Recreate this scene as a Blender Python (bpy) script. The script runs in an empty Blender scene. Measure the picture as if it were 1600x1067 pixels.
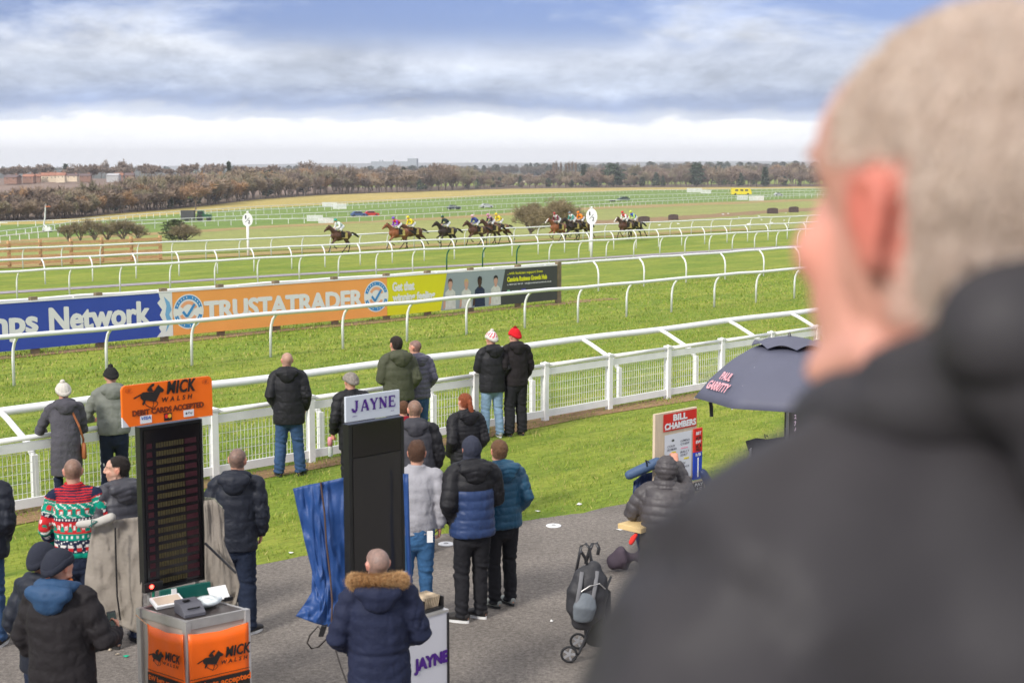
import bpy, bmesh, math, random
import numpy as np
from mathutils import Vector, Matrix, noise as mnoise
random.seed(7)
R = math.radians
SC = bpy.context.scene
COL = SC.collection
CP, SP = None, None
# ------------------------------------------------------------------ camera
F = 2222.0; PITCH = math.atan(271/F); CP, SP = math.cos(PITCH), math.sin(PITCH); HC = 4.4
cam_d = bpy.data.cameras.new('camera'); cam = bpy.data.objects.new('camera', cam_d); COL.objects.link(cam)
cam.location = (0, 0, HC); cam.rotation_euler = (math.pi/2 - PITCH, 0, 0)
cam_d.sensor_width = 36; cam_d.lens = F/1600*36; cam_d.clip_start = 0.05; cam_d.clip_end = 30000
cam_d.dof.use_dof = True; cam_d.dof.focus_distance = 22; cam_d.dof.aperture_fstop = 4.0
SC.camera = cam
# ------------------------------------------------------------------ view
SC.view_settings.view_transform = 'Standard'; SC.view_settings.look = 'None'
SC.view_settings.exposure = 1.1; SC.view_settings.gamma = 1
# ------------------------------------------------------------------ world: Nishita sky under broken cloud
SUN_EL, SUN_AZ = R(34), R(215)
world = bpy.data.worlds.new("World"); SC.world = world; world.use_nodes = True
def build_world():
    nt = world.node_tree; N = nt.nodes; L = nt.links; N.clear()
    out = N.new('ShaderNodeOutputWorld'); bg = N.new('ShaderNodeBackground'); bg.inputs[1].default_value = 0.1
    L.new(bg.outputs[0], out.inputs[0])
    sky = N.new('ShaderNodeTexSky'); sky.sky_type = 'NISHITA'; sky.sun_disc = False
    sky.sun_elevation = SUN_EL; sky.sun_rotation = SUN_AZ
    tc = N.new('ShaderNodeTexCoord'); sep = N.new('ShaderNodeSeparateXYZ'); L.new(tc.outputs['Generated'], sep.inputs[0])
    def noise(scale, detail, rough, sx, sz, off=(0, 0, 0)):
        mp = N.new('ShaderNodeMapping'); mp.inputs['Scale'].default_value = (sx, sx, sz); mp.inputs['Location'].default_value = off
        L.new(tc.outputs['Generated'], mp.inputs[0])
        n = N.new('ShaderNodeTexNoise'); n.inputs['Scale'].default_value = scale; n.inputs['Detail'].default_value = detail
        n.inputs['Roughness'].default_value = rough; n.inputs['Distortion'].default_value = 0.25
        L.new(mp.outputs[0], n.inputs[0]); return n.outputs[0]
    def m(op, a, b=None, c=None):
        n = N.new('ShaderNodeMath'); n.operation = op
        for i, v in enumerate((a, b, c)):
            if v is None: continue
            if isinstance(v, (int, float)): n.inputs[i].default_value = v
            else: L.new(v, n.inputs[i])
        return n.outputs[0]
    def ramp(f, stops, interp='EASE'):
        r = N.new('ShaderNodeValToRGB'); cr = r.color_ramp; cr.interpolation = interp
        while len(cr.elements) < len(stops): cr.elements.new(0.5)
        for e, (p, c) in zip(cr.elements, stops): e.position = p; e.color = (*c, 1)
        L.new(f, r.inputs[0]); return r.outputs[0]
    z = sep.outputs[2]
    nb = noise(3.8, 8, .6, 1, 2.6, (3.1, 0, .2))        # big forms
    ns = noise(9.0, 12, .68, 1, 2.6, (0, 7.7, 0))          # detail
    ny = m('MULTIPLY_ADD', nb, 0.036, -0.018)
    ny2 = m('MULTIPLY_ADD', ns, 0.030, -0.015)
    nf = noise(34.0, 10, .62, 1, 2.0, (2, 1.3, 0))
    zz = m('ADD', m('ADD', z, ny), m('ADD', ny2, m('MULTIPLY_ADD', nf, .010, -.005)))                   # ragged elevation
    e = m('MULTIPLY', zz, 4.0)                             # 0.117 (top of frame) -> 0.47
    band = ramp(e, [(0.0, (7.6, 7.8, 8.2)), (0.06, (7.4, 7.5, 7.7)), (0.118, (6.6, 6.7, 6.8)), (0.140, (3.6, 4.05, 4.9)),
                    (0.175, (1.55, 2.15, 3.5)), (0.235, (2.8, 3.25, 4.1)), (0.33, (3.8, 4.05, 4.5)), (0.46, (2.8, 3.25, 4.3)), (0.60, (5.6, 5.7, 5.9)), (1.0, (7.6, 7.5, 7.3))])
    # lighter and darker lumps in the deck
    lump = m('ADD', m('MULTIPLY_ADD', ns, 1.9, -0.28), m('MULTIPLY', nf, .65))
    mxm = N.new('ShaderNodeMixRGB'); mxm.blend_type = 'MULTIPLY'; mxm.inputs[0].default_value = 0.9
    L.new(band, mxm.inputs[1])
    cmb = N.new('ShaderNodeCombineXYZ'); [L.new(lump, cmb.inputs[i]) for i in range(3)]
    L.new(cmb.outputs[0], mxm.inputs[2])
    # only the deck (not the bright gap below it) is lumpy
    deck = m('SMOOTHSTEP', 0, 0, 0) if False else ramp(e, [(0.11, (0, 0, 0)), (0.17, (1, 1, 1))])
    mx1 = N.new('ShaderNodeMixRGB'); L.new(deck, mx1.inputs[0]); L.new(band, mx1.inputs[1]); L.new(mxm.outputs[0], mx1.inputs[2])
    # blue holes high up
    hole = ramp(m('ADD', m('MULTIPLY', nb, 1.0), m('MULTIPLY', z, 1.75)), [(0.545, (0, 0, 0)), (0.70, (1, 1, 1))])
    hm = m('MULTIPLY', hole, ramp(m('MULTIPLY', z, 2.0), [(0.12, (0, 0, 0)), (0.2, (1, 1, 1)), (0.5, (1, 1, 1)), (0.9, (.25, .25, .25))]))
    blue = N.new('ShaderNodeMixRGB'); blue.blend_type = 'MULTIPLY'; blue.inputs[0].default_value = 1
    L.new(sky.outputs[0], blue.inputs[1]); blue.inputs[2].default_value = (.26, .30, .52, 1)
    mx2 = N.new('ShaderNodeMixRGB'); L.new(hm, mx2.inputs[0]); L.new(mx1.outputs[0], mx2.inputs[1]); L.new(blue.outputs[0], mx2.inputs[2])
    L.new(mx2.outputs[0], bg.inputs[0])
build_world()
sun_d = bpy.data.lights.new('sun', 'SUN'); sun_d.energy = 1.7; sun_d.angle = R(10); sun_d.color = (1, .95, .88)
sun = bpy.data.objects.new('sun', sun_d); COL.objects.link(sun)
# sun direction: rotation 0 of the sky texture looks along +Y, turning clockwise
sd = Vector((math.sin(SUN_AZ)*math.cos(SUN_EL), math.cos(SUN_AZ)*math.cos(SUN_EL), math.sin(SUN_EL)))
sun.rotation_euler = sd.to_track_quat('Z', 'Y').to_euler()
# ------------------------------------------------------------------ track frame and terrain
TX, TY = 0.71156, 0.70262           # along the track (u); v is across it, away from the viewer
def W(u, v): return (u*TX - v*TY, u*TY + v*TX)
def UV(x, y): return (x*TX + y*TY, -x*TY + y*TX)
PV = [-200, 17, 30, 36, 39, 54.6, 65, 78.5, 84, 100, 210, 9000]
PZ = [0, 0, -.4, -.58, -.62, -.9, -1.2, -1.4, -1.62, -2.6, -9, -9]
def gz(x, y):
    u, v = UV(x, y)
    return float(np.interp(v, PV, PZ))
def gv(v): return float(np.interp(v, PV, PZ))
def ray(px, py):
    a = (px-800)/F; b = (533.5-py)/F
    return (a, CP+SP*b, -SP+CP*b)
def at(px, py):                      # the ground point seen at a place in the picture
    d = ray(px, py); lo, hi = 1.0, 6000.0
    f = lambda t: HC + d[2]*t - gz(d[0]*t, d[1]*t)
    t = 2.0
    while t < 8000 and f(t) > 0: t *= 1.01
    lo, hi = t/1.01, t
    for _ in range(30):
        m = (lo+hi)/2
        if f(m) > 0: lo = m
        else: hi = m
    return Vector((d[0]*hi, d[1]*hi, HC+d[2]*hi))
def atY(px, py, Y):
    d = ray(px, py); t = Y/d[1]; return Vector((d[0]*t, Y, HC+d[2]*t))
def u_at(px, v, z=None):
    z = gv(v) if z is None else z
    lo, hi = -30.0, 3000.0
    for _ in range(60):
        m = (lo+hi)/2; x, y = W(m, v)
        yc = y*CP - (z-HC)*SP
        if y < .1 or (800 + F*x/yc) < px: lo = m
        else: hi = m
    return hi
# ------------------------------------------------------------------ materials
MC = {}
def srgb(r, g, b): return tuple(((c/255)/12.92 if c/255 <= .04045 else ((c/255+.055)/1.055)**2.4) for c in (r, g, b))
def mat(name, col, rough=.7, var=.15, scale=8, bump=0., bscale=60, metal=0., attr=None, emit=None, spec=.4, sheen=0, stretch=None, detail=4, trans=0):
    if name in MC: return MC[name]
    m = bpy.data.materials.new(name); m.use_nodes = True; nt = m.node_tree; N = nt.nodes; L = nt.links
    p = N['Principled BSDF']; p.inputs['Roughness'].default_value = rough; p.inputs['Metallic'].default_value = metal
    p.inputs['Specular IOR Level'].default_value = spec
    if sheen: p.inputs['Sheen Weight'].default_value = sheen
    tc = N.new('ShaderNodeTexCoord'); src = tc.outputs['Object']
    if stretch:
        mp = N.new('ShaderNodeMapping'); mp.inputs['Scale'].default_value = stretch; L.new(src, mp.inputs[0]); src = mp.outputs[0]
    n = N.new('ShaderNodeTexNoise'); n.inputs['Scale'].default_value = scale; n.inputs['Detail'].default_value = detail; L.new(src, n.inputs[0])
    r = N.new('ShaderNodeMapRange'); r.inputs['From Min'].default_value = .25; r.inputs['From Max'].default_value = .75
    r.inputs['To Min'].default_value = 1-var; r.inputs['To Max'].default_value = 1+var; L.new(n.outputs[0], r.inputs[0])
    mx = N.new('ShaderNodeVectorMath'); mx.operation = 'SCALE'; L.new(r.outputs[0], mx.inputs['Scale'])
    if attr:
        a = N.new('ShaderNodeAttribute'); a.attribute_name = attr; L.new(a.outputs['Color'], mx.inputs[0])
    else: mx.inputs[0].default_value = col
    L.new(mx.outputs[0], p.inputs['Base Color'])
    if bump:
        n2 = N.new('ShaderNodeTexNoise'); n2.inputs['Scale'].default_value = bscale; n2.inputs['Detail'].default_value = 5; L.new(src, n2.inputs[0])
        b = N.new('ShaderNodeBump'); b.inputs['Strength'].default_value = min(1, bump); b.inputs['Distance'].default_value = .02*max(1, bump)
        L.new(n2.outputs[0], b.inputs['Height']); L.new(b.outputs[0], p.inputs['Normal'])
    if emit:
        p.inputs['Emission Color'].default_value = (*emit[0], 1); p.inputs['Emission Strength'].default_value = emit[1]
    if trans: p.inputs['Transmission Weight'].default_value = trans
    MC[name] = m; return m
# ------------------------------------------------------------------ mesh builder
def frame_for(t, ref):
    t = t.normalized(); s = ref - ref.dot(t)*t
    if s.length < 1e-4: s = Vector((0, 1, 0)) - Vector((0, 1, 0)).dot(t)*t
    if s.length < 1e-4: s = Vector((1, 0, 0))
    s.normalize(); return s, t.cross(s)
class MB:
    def __init__(s): s.v = []; s.f = []; s.mi = []; s.m = 0
    def add(s, vs, fs):
        o = len(s.v); s.v += [tuple(p) for p in vs]; s.f += [tuple(i+o for i in f) for f in fs]; s.mi += [s.m]*len(fs)
    def box(s, c, d, X=(1, 0, 0), Z=(0, 0, 1)):
        c = Vector(c); X = Vector(X).normalized(); Z = Vector(Z).normalized(); Y = Z.cross(X)
        vs = [c + X*(d[0]/2*a) + Y*(d[1]/2*b) + Z*(d[2]/2*e) for e in (-1, 1) for b in (-1, 1) for a in (-1, 1)]
        s.add(vs, [(0, 2, 3, 1), (4, 5, 7, 6), (0, 1, 5, 4), (2, 6, 7, 3), (0, 4, 6, 2), (1, 3, 7, 5)]); return s
    def tube(s, pts, rad, n=10, ref=(1, 0, 0), cap=True, round_=False):
        pts = [Vector(p) for p in pts]; k = len(pts); ref = Vector(ref)
        rad = [rad]*k if isinstance(rad, (int, float)) else list(rad)
        rad = [(r, r) if isinstance(r, (int, float)) else r for r in rad]
        if round_:
            a0 = (pts[0]-pts[1]).normalized(); a1 = (pts[-1]-pts[-2]).normalized(); r0, r1 = rad[0], rad[-1]
            pts = [pts[0]+a0*min(r0)*.85, pts[0]+a0*min(r0)*.5] + pts + [pts[-1]+a1*min(r1)*.5, pts[-1]+a1*min(r1)*.85]
            rad = [(r0[0]*.45, r0[1]*.45), (r0[0]*.82, r0[1]*.82)] + rad + [(r1[0]*.82, r1[1]*.82), (r1[0]*.45, r1[1]*.45)]
            k = len(pts)
        vs = []
        for i, p in enumerate(pts):
            t = pts[min(i+1, k-1)] - pts[max(i-1, 0)]
            a, b = frame_for(t, ref)
            for j in range(n):
                th = 2*math.pi*j/n; vs.append(p + a*(rad[i][0]*math.cos(th)) + b*(rad[i][1]*math.sin(th)))
        fs = [(i*n+j, i*n+(j+1) % n, (i+1)*n+(j+1) % n, (i+1)*n+j) for i in range(k-1) for j in range(n)]
        if cap: fs += [tuple(range(n-1, -1, -1)), tuple((k-1)*n+j for j in range(n))]
        s.add(vs, fs); return s
    def ell(s, c, r, rot=None, nu=16, nv=10):
        c = Vector(c); M = rot or Matrix.Identity(3); vs = [c + M @ Vector((0, 0, -r[2]))]
        for i in range(1, nv):
            ph = -math.pi/2 + math.pi*i/nv
            for j in range(nu):
                th = 2*math.pi*j/nu
                vs.append(c + M @ Vector((r[0]*math.cos(ph)*math.cos(th), r[1]*math.cos(ph)*math.sin(th), r[2]*math.sin(ph))))
        vs.append(c + M @ Vector((0, 0, r[2]))); fs = []
        for j in range(nu):
            fs.append((0, 1+(j+1) % nu, 1+j)); b = 1+(nv-2)*nu; fs.append((len(vs)-1, b+j, b+(j+1) % nu))
        for i in range(nv-2):
            for j in range(nu):
                a = 1+i*nu; fs.append((a+j, a+(j+1) % nu, a+nu+(j+1) % nu, a+nu+j))
        s.add(vs, fs); return s
    def prism(s, poly, O, A, B, N, d0, d1):     # 2-D outline in the plane (O; A, B) given thickness along N
        O, A, B, N = map(Vector, (O, A, B, N)); n = len(poly)
        ar = sum(poly[i][0]*poly[(i+1) % n][1]-poly[(i+1) % n][0]*poly[i][1] for i in range(n))
        flip = (ar < 0) ^ (A.cross(B).dot(N) < 0)
        vs = [O+A*p[0]+B*p[1]+N*d for d in (d0, d1) for p in poly]
        top = tuple(range(n, 2*n)); bot = tuple(range(n-1, -1, -1)); sd_ = [(i, (i+1) % n, n+(i+1) % n, n+i) for i in range(n)]
        fs = [top, bot]+sd_
        if flip: fs = [tuple(reversed(f)) for f in fs]
        s.add(vs, fs); return s
    def mesh(s, name, mats, smooth=True):
        me = bpy.data.meshes.new(name); me.from_pydata(s.v, [], s.f); me.update()
        for m in (mats if isinstance(mats, (list, tuple)) else [mats]): me.materials.append(m)
        if any(s.mi): me.polygons.foreach_set('material_index', s.mi)
        if smooth: me.shade_smooth() if hasattr(me, 'shade_smooth') else None
        return me
    def build(s, name, mats, parent=None, smooth=False, bevel=0):
        me = s.mesh(name, mats, smooth)
        if not smooth:
            me.polygons.foreach_set('use_smooth', [False]*len(me.polygons))
        o = bpy.data.objects.new(name, me); COL.objects.link(o)
        if parent: o.parent = parent
        if bevel:
            b = o.modifiers.new('bevel', 'BEVEL'); b.width = bevel; b.segments = 2; b.limit_method = 'ANGLE'
            me.polygons.foreach_set('use_smooth', [True]*len(me.polygons)); b.harden_normals = True
        return o
def tag(o, label=None, cat=None, group=None, kind=None):
    if label: o['label'] = label
    if cat: o['category'] = cat
    if group: o['group'] = group
    if kind: o['kind'] = kind
    return o
def thing(name, label, cat, loc=(0, 0, 0), rz=0, group=None):
    o = bpy.data.objects.new(name, None); COL.objects.link(o); o.empty_display_size = .1
    o.location = loc; o.rotation_euler = (0, 0, rz); return tag(o, label, cat, group)
def link(me, name, parent=None, loc=None):
    o = bpy.data.objects.new(name, me); COL.objects.link(o)
    if parent: o.parent = parent
    if loc is not None: o.location = loc
    return o
def np_mesh(name, V, Fc, mats, attr=None, smooth=False):   # triangles or quads given as numpy arrays
    me = bpy.data.meshes.new(name); nv = len(V); k = Fc.shape[1]; nf = len(Fc)
    me.vertices.add(nv); me.vertices.foreach_set('co', np.ascontiguousarray(V, dtype=np.float32).ravel())
    me.loops.add(nf*k); me.loops.foreach_set('vertex_index', np.ascontiguousarray(Fc, dtype=np.int32).ravel())
    me.polygons.add(nf); me.polygons.foreach_set('loop_start', np.arange(0, nf*k, k, dtype=np.int32))
    me.update(calc_edges=True)
    for m in (mats if isinstance(mats, (list, tuple)) else [mats]): me.materials.append(m)
    if attr is not None:
        ca = me.color_attributes.new('tint', 'FLOAT_COLOR', 'POINT'); a = np.ones((nv, 4), np.float32); a[:, :3] = attr
        ca.data.foreach_set('color', a.ravel())
    me.polygons.foreach_set('use_smooth', [smooth]*nf)
    return me
# ------------------------------------------------------------------ lettering, flat marks
class Plane2D:
    """a flat face: O lower left corner, A right, B up, N towards the reader (local to the parent)"""
    def __init__(s, O, A, B):
        s.O = Vector(O); s.A = Vector(A).normalized(); s.B = Vector(B).normalized(); s.N = s.A.cross(s.B)
def text_mesh(body, bold=0.0, shear=0, spacing=1.0):
    cu = bpy.data.curves.new('t', 'FONT'); cu.body = body; cu.size = 1; cu.offset = bold; cu.shear = shear; cu.space_character = spacing
    cu.resolution_u = 3; cu.fill_mode = 'FRONT'
    o = bpy.data.objects.new('t', cu); COL.objects.link(o)
    dg = bpy.context.evaluated_depsgraph_get(); me = bpy.data.meshes.new_from_object(o.evaluated_get(dg))
    bpy.data.objects.remove(o); bpy.data.curves.remove(cu)
    V = np.zeros(len(me.vertices)*3, np.float32); me.vertices.foreach_get('co', V); V = V.reshape(-1, 3)
    fs = [tuple(p.vertices) for p in me.polygons]; bpy.data.meshes.remove(me); return V, fs
def text(name, body, pl, x, y, w, h, m, parent, bold=.01, shear=0, off=.003, spacing=1.0, rot=0, build=True, mb=None, heavy=0):
    """body fitted in the box (x, y, w, h) of a plane"""
    V, fs = text_mesh(body, bold, shear, spacing); mn, mxx = V.min(0), V.max(0)
    P = (V-mn)/np.maximum(mxx-mn, 1e-6)
    b = mb or MB(); vs = []
    for q, (ex, ey) in enumerate(((0, 0), (-1, 0), (1, 0), (-.5, .7), (.5, -.7)) if heavy else ((0, 0),)):
        vs = [pl.O+pl.A*(x+p[0]*w+ex*heavy)+pl.B*(y+p[1]*h+ey*heavy)+pl.N*(off+q*.0004) for p in P]; b.add(vs, fs)
    return b.build(name, m, parent) if mb is None else None
def rects(b, pl, rs, off=.003, th=.0015):
    for (x, y, w, h) in rs:
        b.prism([(x, y), (x+w, y), (x+w, y+h), (x, y+h)], pl.O, pl.A, pl.B, pl.N, off-th, off)
    return b
def stroke(b, pl, pts, w, off, ox=0, oy=0, s=1, sy=None):
    sy = sy or s
    for (x0, y0), (x1, y1) in zip(pts[:-1], pts[1:]):
        dx, dy = x1-x0, y1-y0; l = math.hypot(dx, dy) or 1; nx, ny = -dy/l*w/2, dx/l*w/2
        q = [(x0+nx, y0+ny), (x0-nx, y0-ny), (x1-nx, y1-ny), (x1+nx, y1+ny)]
        b.add([pl.O+pl.A*(ox+p[0]*s)+pl.B*(oy+p[1]*sy)+pl.N*off for p in q], [(0, 1, 2, 3)])
def flat(b, pl, poly, off, ox=0, oy=0, s=1, sy=None):
    sy = sy or s
    vs = [pl.O+pl.A*(ox+p[0]*s)+pl.B*(oy+p[1]*sy)+pl.N*off for p in poly]
    from mathutils.geometry import tessellate_polygon
    tr = tessellate_polygon([[Vector((p[0], p[1], 0)) for p in poly]])
    b.add(vs, [tuple(t) for t in tr])
def disc(n, r, cx=0, cy=0, ry=None): return [(cx+r*math.cos(2*math.pi*i/n), cy+(ry or r)*math.sin(2*math.pi*i/n)) for i in range(n)]
def ring(b, pl, cx, cy, r0, r1, off, a0=0, a1=360, n=28, ky=1):
    vs = []; 
    for i in range(n+1):
        t = R(a0+(a1-a0)*i/n)
        for r in (r0, r1): vs.append(pl.O+pl.A*(cx+r*math.cos(t))+pl.B*(cy+r*ky*math.sin(t))+pl.N*off)
    b.add(vs, [(2*i, 2*i+1, 2*i+3, 2*i+2) for i in range(n)])
# ------------------------------------------------------------------ remeshing of joined volumes into one skin
def remesh(mb, voxel, smooth=3, name='m'):
    me = mb.mesh('tmp', [], False); o = bpy.data.objects.new('tmp', me)
    tmpc = REM; tmpc.collection.objects.link(o)
    r = o.modifiers.new('r', 'REMESH'); r.mode = 'VOXEL'; r.voxel_size = voxel; r.use_smooth_shade = True
    if smooth:
        q = o.modifiers.new('s', 'SMOOTH'); q.factor = .5; q.iterations = smooth
    vl = tmpc.view_layers[0]; vl.update(); dg = vl.depsgraph; dg.update()
    out = bpy.data.meshes.new_from_object(o.evaluated_get(dg)); out.name = name
    bpy.data.objects.remove(o); bpy.data.meshes.remove(me)
    out.polygons.foreach_set('use_smooth', [True]*len(out.polygons))
    return out
REM = bpy.data.scenes.new('workshop')
def co(me):
    V = np.zeros(len(me.vertices)*3, np.float32); me.vertices.foreach_get('co', V); return V.reshape(-1, 3)
def nrm(me):
    V = np.zeros(len(me.vertices)*3, np.float32); me.vertices.foreach_get('normal', V); return V.reshape(-1, 3)
def setco(me, V): me.vertices.foreach_set('co', np.ascontiguousarray(V, np.float32).ravel()); me.update()
def settint(me, C):
    ca = me.color_attributes.new('tint', 'FLOAT_COLOR', 'POINT'); a = np.ones((len(me.vertices), 4), np.float32); a[:, :3] = C
    ca.data.foreach_set('color', a.ravel())
# ================================================================== THE SETTING
def grass_mat(name, c1, c2, c3, patch=.25, bump=.6, streak=(.35, 1.6, 1), fine=9):
    m = bpy.data.materials.new(name); m.use_nodes = True; nt = m.node_tree; N = nt.nodes; L = nt.links
    p = N['Principled BSDF']; p.inputs['Roughness'].default_value = .85; p.inputs['Specular IOR Level'].default_value = .15
    tc = N.new('ShaderNodeTexCoord')
    def nz(scale, det, st, rot=-0.7791, rough=.6):
        mp = N.new('ShaderNodeMapping'); mp.vector_type = 'TEXTURE'; mp.inputs['Rotation'].default_value = (0, 0, -rot)
        mp.inputs['Scale'].default_value = tuple(1/x for x in st); L.new(tc.outputs['Object'], mp.inputs[0])
        n = N.new('ShaderNodeTexNoise'); n.inputs['Scale'].default_value = scale; n.inputs['Detail'].default_value = det
        n.inputs['Roughness'].default_value = rough; L.new(mp.outputs[0], n.inputs[0]); return n.outputs[0]
    def rng(f, a, b):
        r = N.new('ShaderNodeMapRange'); r.inputs['From Min'].default_value = a; r.inputs['From Max'].default_value = b; L.new(f, r.inputs[0]); return r.outputs[0]
    a = nz(patch, 6, (.5, 1.6, 1), -0.78); b = nz(fine, 8, (.45, 1.5, 1), -0.78, .75); c = nz(1.4, 5, streak, -0.78, .7)
    m1 = N.new('ShaderNodeMixRGB'); L.new(rng(a, .38, .62), m1.inputs[0]); m1.inputs[1].default_value = (*c1, 1); m1.inputs[2].default_value = (*c2, 1)
    m2 = N.new('ShaderNodeMixRGB'); L.new(rng(c, .45, .72), m2.inputs[0]); L.new(m1.outputs[0], m2.inputs[1]); m2.inputs[2].default_value = (*c3, 1)
    v = N.new('ShaderNodeMapRange'); v.inputs['From Min'].default_value = .3; v.inputs['From Max'].default_value = .7
    v.inputs['To Min'].default_value = .58; v.inputs['To Max'].default_value = 1.38; L.new(b, v.inputs[0])
    s = N.new('ShaderNodeVectorMath'); s.operation = 'SCALE'; L.new(m2.outputs[0], s.inputs[0]); L.new(v.outputs[0], s.inputs['Scale'])
    L.new(s.outputs[0], p.inputs['Base Color'])
    bp = N.new('ShaderNodeBump'); bp.inputs['Strength'].default_value = bump; bp.inputs['Distance'].default_value = .05
    L.new(b, bp.inputs['Height']); L.new(bp.outputs[0], p.inputs['Normal'])
    return m
M_TURF = grass_mat('turf', (.175, .245, .030), (.275, .305, .048), (.10, .165, .020))
M_FIELD = grass_mat('field_grass', (.27, .29, .085), (.31, .31, .10), (.20, .25, .06), patch=.02, streak=(.03, .2, 1), fine=1.2)
M_INFIELD = grass_mat('infield_grass', (.15, .23, .045), (.19, .27, .055), (.12, .19, .04), patch=.02, streak=(.03, .2, 1), fine=1.2)
M_GOLD = grass_mat('dry_meadow', (.42, .33, .10), (.47, .36, .12), (.33, .29, .09), patch=.01, streak=(.02, .1, 1), fine=.6)
M_TAN = grass_mat('dead_grass', (.34, .235, .10), (.40, .29, .13), (.22, .19, .06), patch=.12, fine=3)
M_EARTH = grass_mat('bare_earth', (.26, .16, .085), (.33, .21, .12), (.19, .17, .06), patch=.3, fine=8)
def ground():
    us = [-6000, -2000, -600, -200, -100, -60, -30, -10, 0, 10, 20, 30, 45, 60, 80, 100, 140, 200, 300, 500, 1000, 3000, 8000]
    vs = sorted(set(PV[1:-1] + [-6000, -500, -60, -20, 0, 8, 45, 60, 72, 90, 130, 165, 260, 400, 800, 2000, 8000]))
    V = [(*W(u, v), gv(v)) for v in vs for u in us]; n = len(us)
    F_ = [(j*n+i, j*n+i+1, (j+1)*n+i+1, (j+1)*n+i) for j in range(len(vs)-1) for i in range(n-1)]
    b = MB(); b.add(V, F_); o = b.build('racecourse_turf', M_TURF); tag(o, kind='structure')
ground()
def sheet(name, top, bot, m, dz, n=90, rows=4, wob=0, kind='structure', x0=None, x1=None):
    x0 = max(top[0][0], bot[0][0]) if x0 is None else x0; x1 = min(top[-1][0], bot[-1][0]) if x1 is None else x1
    tx, ty = zip(*top); bx, by = zip(*bot); V = []
    for i in range(n+1):
        x = x0+(x1-x0)*i/n; a, c = np.interp(x, tx, ty), np.interp(x, bx, by)
        if wob: a += wob*mnoise.noise((x*.05, 1, dz*100)); c += wob*mnoise.noise((x*.06, 5, dz*100))
        for j in range(rows+1):
            P = at(x, c+(a-c)*j/rows); P.z += dz; V.append(P)
    r = rows+1
    b = MB(); b.add(V, [(i*r+j, (i+1)*r+j, (i+1)*r+j+1, i*r+j+1) for i in range(n) for j in range(rows)])
    return tag(b.build(name, m), kind=kind)
WOOD = [(-300, 352), (0, 347), (110, 342), (180, 334), (250, 329), (320, 322), (400, 312), (500, 305), (600, 301), (700, 298), (800, 295), (1000, 293), (1250, 292), (1900, 290)]
R1 = [(-300, 356), (0, 352), (110, 349), (250, 337), (330, 331), (400, 326), (500, 321), (620, 314), (800, 305), (1000, 298), (1240, 295), (1900, 292.5)]
R4 = [(-300, 395), (0, 378), (100, 371), (300, 362), (420, 355), (620, 345), (820, 334), (940, 325), (1240, 314), (1900, 300)]
sheet('meadow', WOOD, R1, M_GOLD, .06)
sheet('infield', R1, R4, M_INFIELD, .05)
GL = [(-300, 419), (0, 407), (260, 399), (420, 392), (620, 384), (820, 375), (1030, 366), (1240, 358), (1900, 340)]
sheet('pasture', R4, GL, M_FIELD, .04, rows=14)
sheet('ploughed_strip', [(925, 345), (1050, 339), (1240, 326), (1900, 305)], [(925, 352), (1050, 345), (1240, 331), (1900, 312)], M_EARTH, .07, wob=1.5)
sheet('earth_bank', [(-300, 393), (300, 360), (420, 353), (620, 343.5), (820, 332), (940, 323), (1240, 312), (1900, 299)], [(-300, 397), (300, 364), (420, 356.5), (620, 346.5), (820, 336), (940, 327.5), (1240, 315.5), (1900, 301)], M_TAN, .065, wob=1)
def strip(name, v0, v1, m, dz, u0, u1, wob=0., n=160):
    V = []
    for i in range(n+1):
        u = u0+(u1-u0)*i/n
        for k, v in enumerate((v0, (v0+v1)/2, v1)):
            vv = v + (wob*mnoise.noise((u*.35, v, dz*50)) if k != 1 else 0)
            V.append((*W(u, vv), gv(vv)+dz))
    b = MB(); b.add(V, [(i*3+j, (i+1)*3+j, (i+1)*3+j+1, i*3+j+1) for i in range(n) for j in range(2)])
    return tag(b.build(name, m), kind='structure')
strip('rough_verge', 80.2, 95, M_TAN, .035, 20, 260, 1.2, 300)
# asphalt apron
M_ASPH = mat('asphalt', (.178, .158, .140), .9, .22, .9, .55, 95, spec=.25, detail=8)
def asphalt_mat():
    nt = M_ASPH.node_tree; N = nt.nodes; L = nt.links; p = N['Principled BSDF']
    tc = [n for n in N if n.type == 'TEX_COORD'][0]; src = p.inputs['Base Color'].links[0].from_socket
    n = N.new('ShaderNodeTexVoronoi'); n.inputs['Scale'].default_value = 55; L.new(tc.outputs['Object'], n.inputs[0])
    r = N.new('ShaderNodeMapRange'); r.inputs['From Min'].default_value = 0; r.inputs['From Max'].default_value = .75; r.inputs['To Min'].default_value = .72; r.inputs['To Max'].default_value = 1.22
    L.new(n.outputs['Distance'], r.inputs[0]); s = N.new('ShaderNodeVectorMath'); s.operation = 'SCALE'; L.new(src, s.inputs[0]); L.new(r.outputs[0], s.inputs['Scale'])
    n3 = N.new('ShaderNodeTexNoise'); n3.inputs['Scale'].default_value = 22; n3.inputs['Detail'].default_value = 6; L.new(tc.outputs['Object'], n3.inputs[0])
    r3 = N.new('ShaderNodeMapRange'); r3.inputs['From Min'].default_value = .3; r3.inputs['From Max'].default_value = .7; r3.inputs['To Min'].default_value = .72; r3.inputs['To Max'].default_value = 1.28
    L.new(n3.outputs[0], r3.inputs[0]); s3 = N.new('ShaderNodeVectorMath'); s3.operation = 'SCALE'; L.new(s.outputs[0], s3.inputs[0]); L.new(r3.outputs[0], s3.inputs['Scale'])
    L.new(s3.outputs[0], p.inputs['Base Color'])
asphalt_mat()
EDGE = [(-500, 1020), (40, 943), (395, 884), (480, 868), (700, 834), (860, 809), (980, 787), (1300, 735), (1900, 640)]
EP = [at(x, y) for x, y in EDGE]
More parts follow.
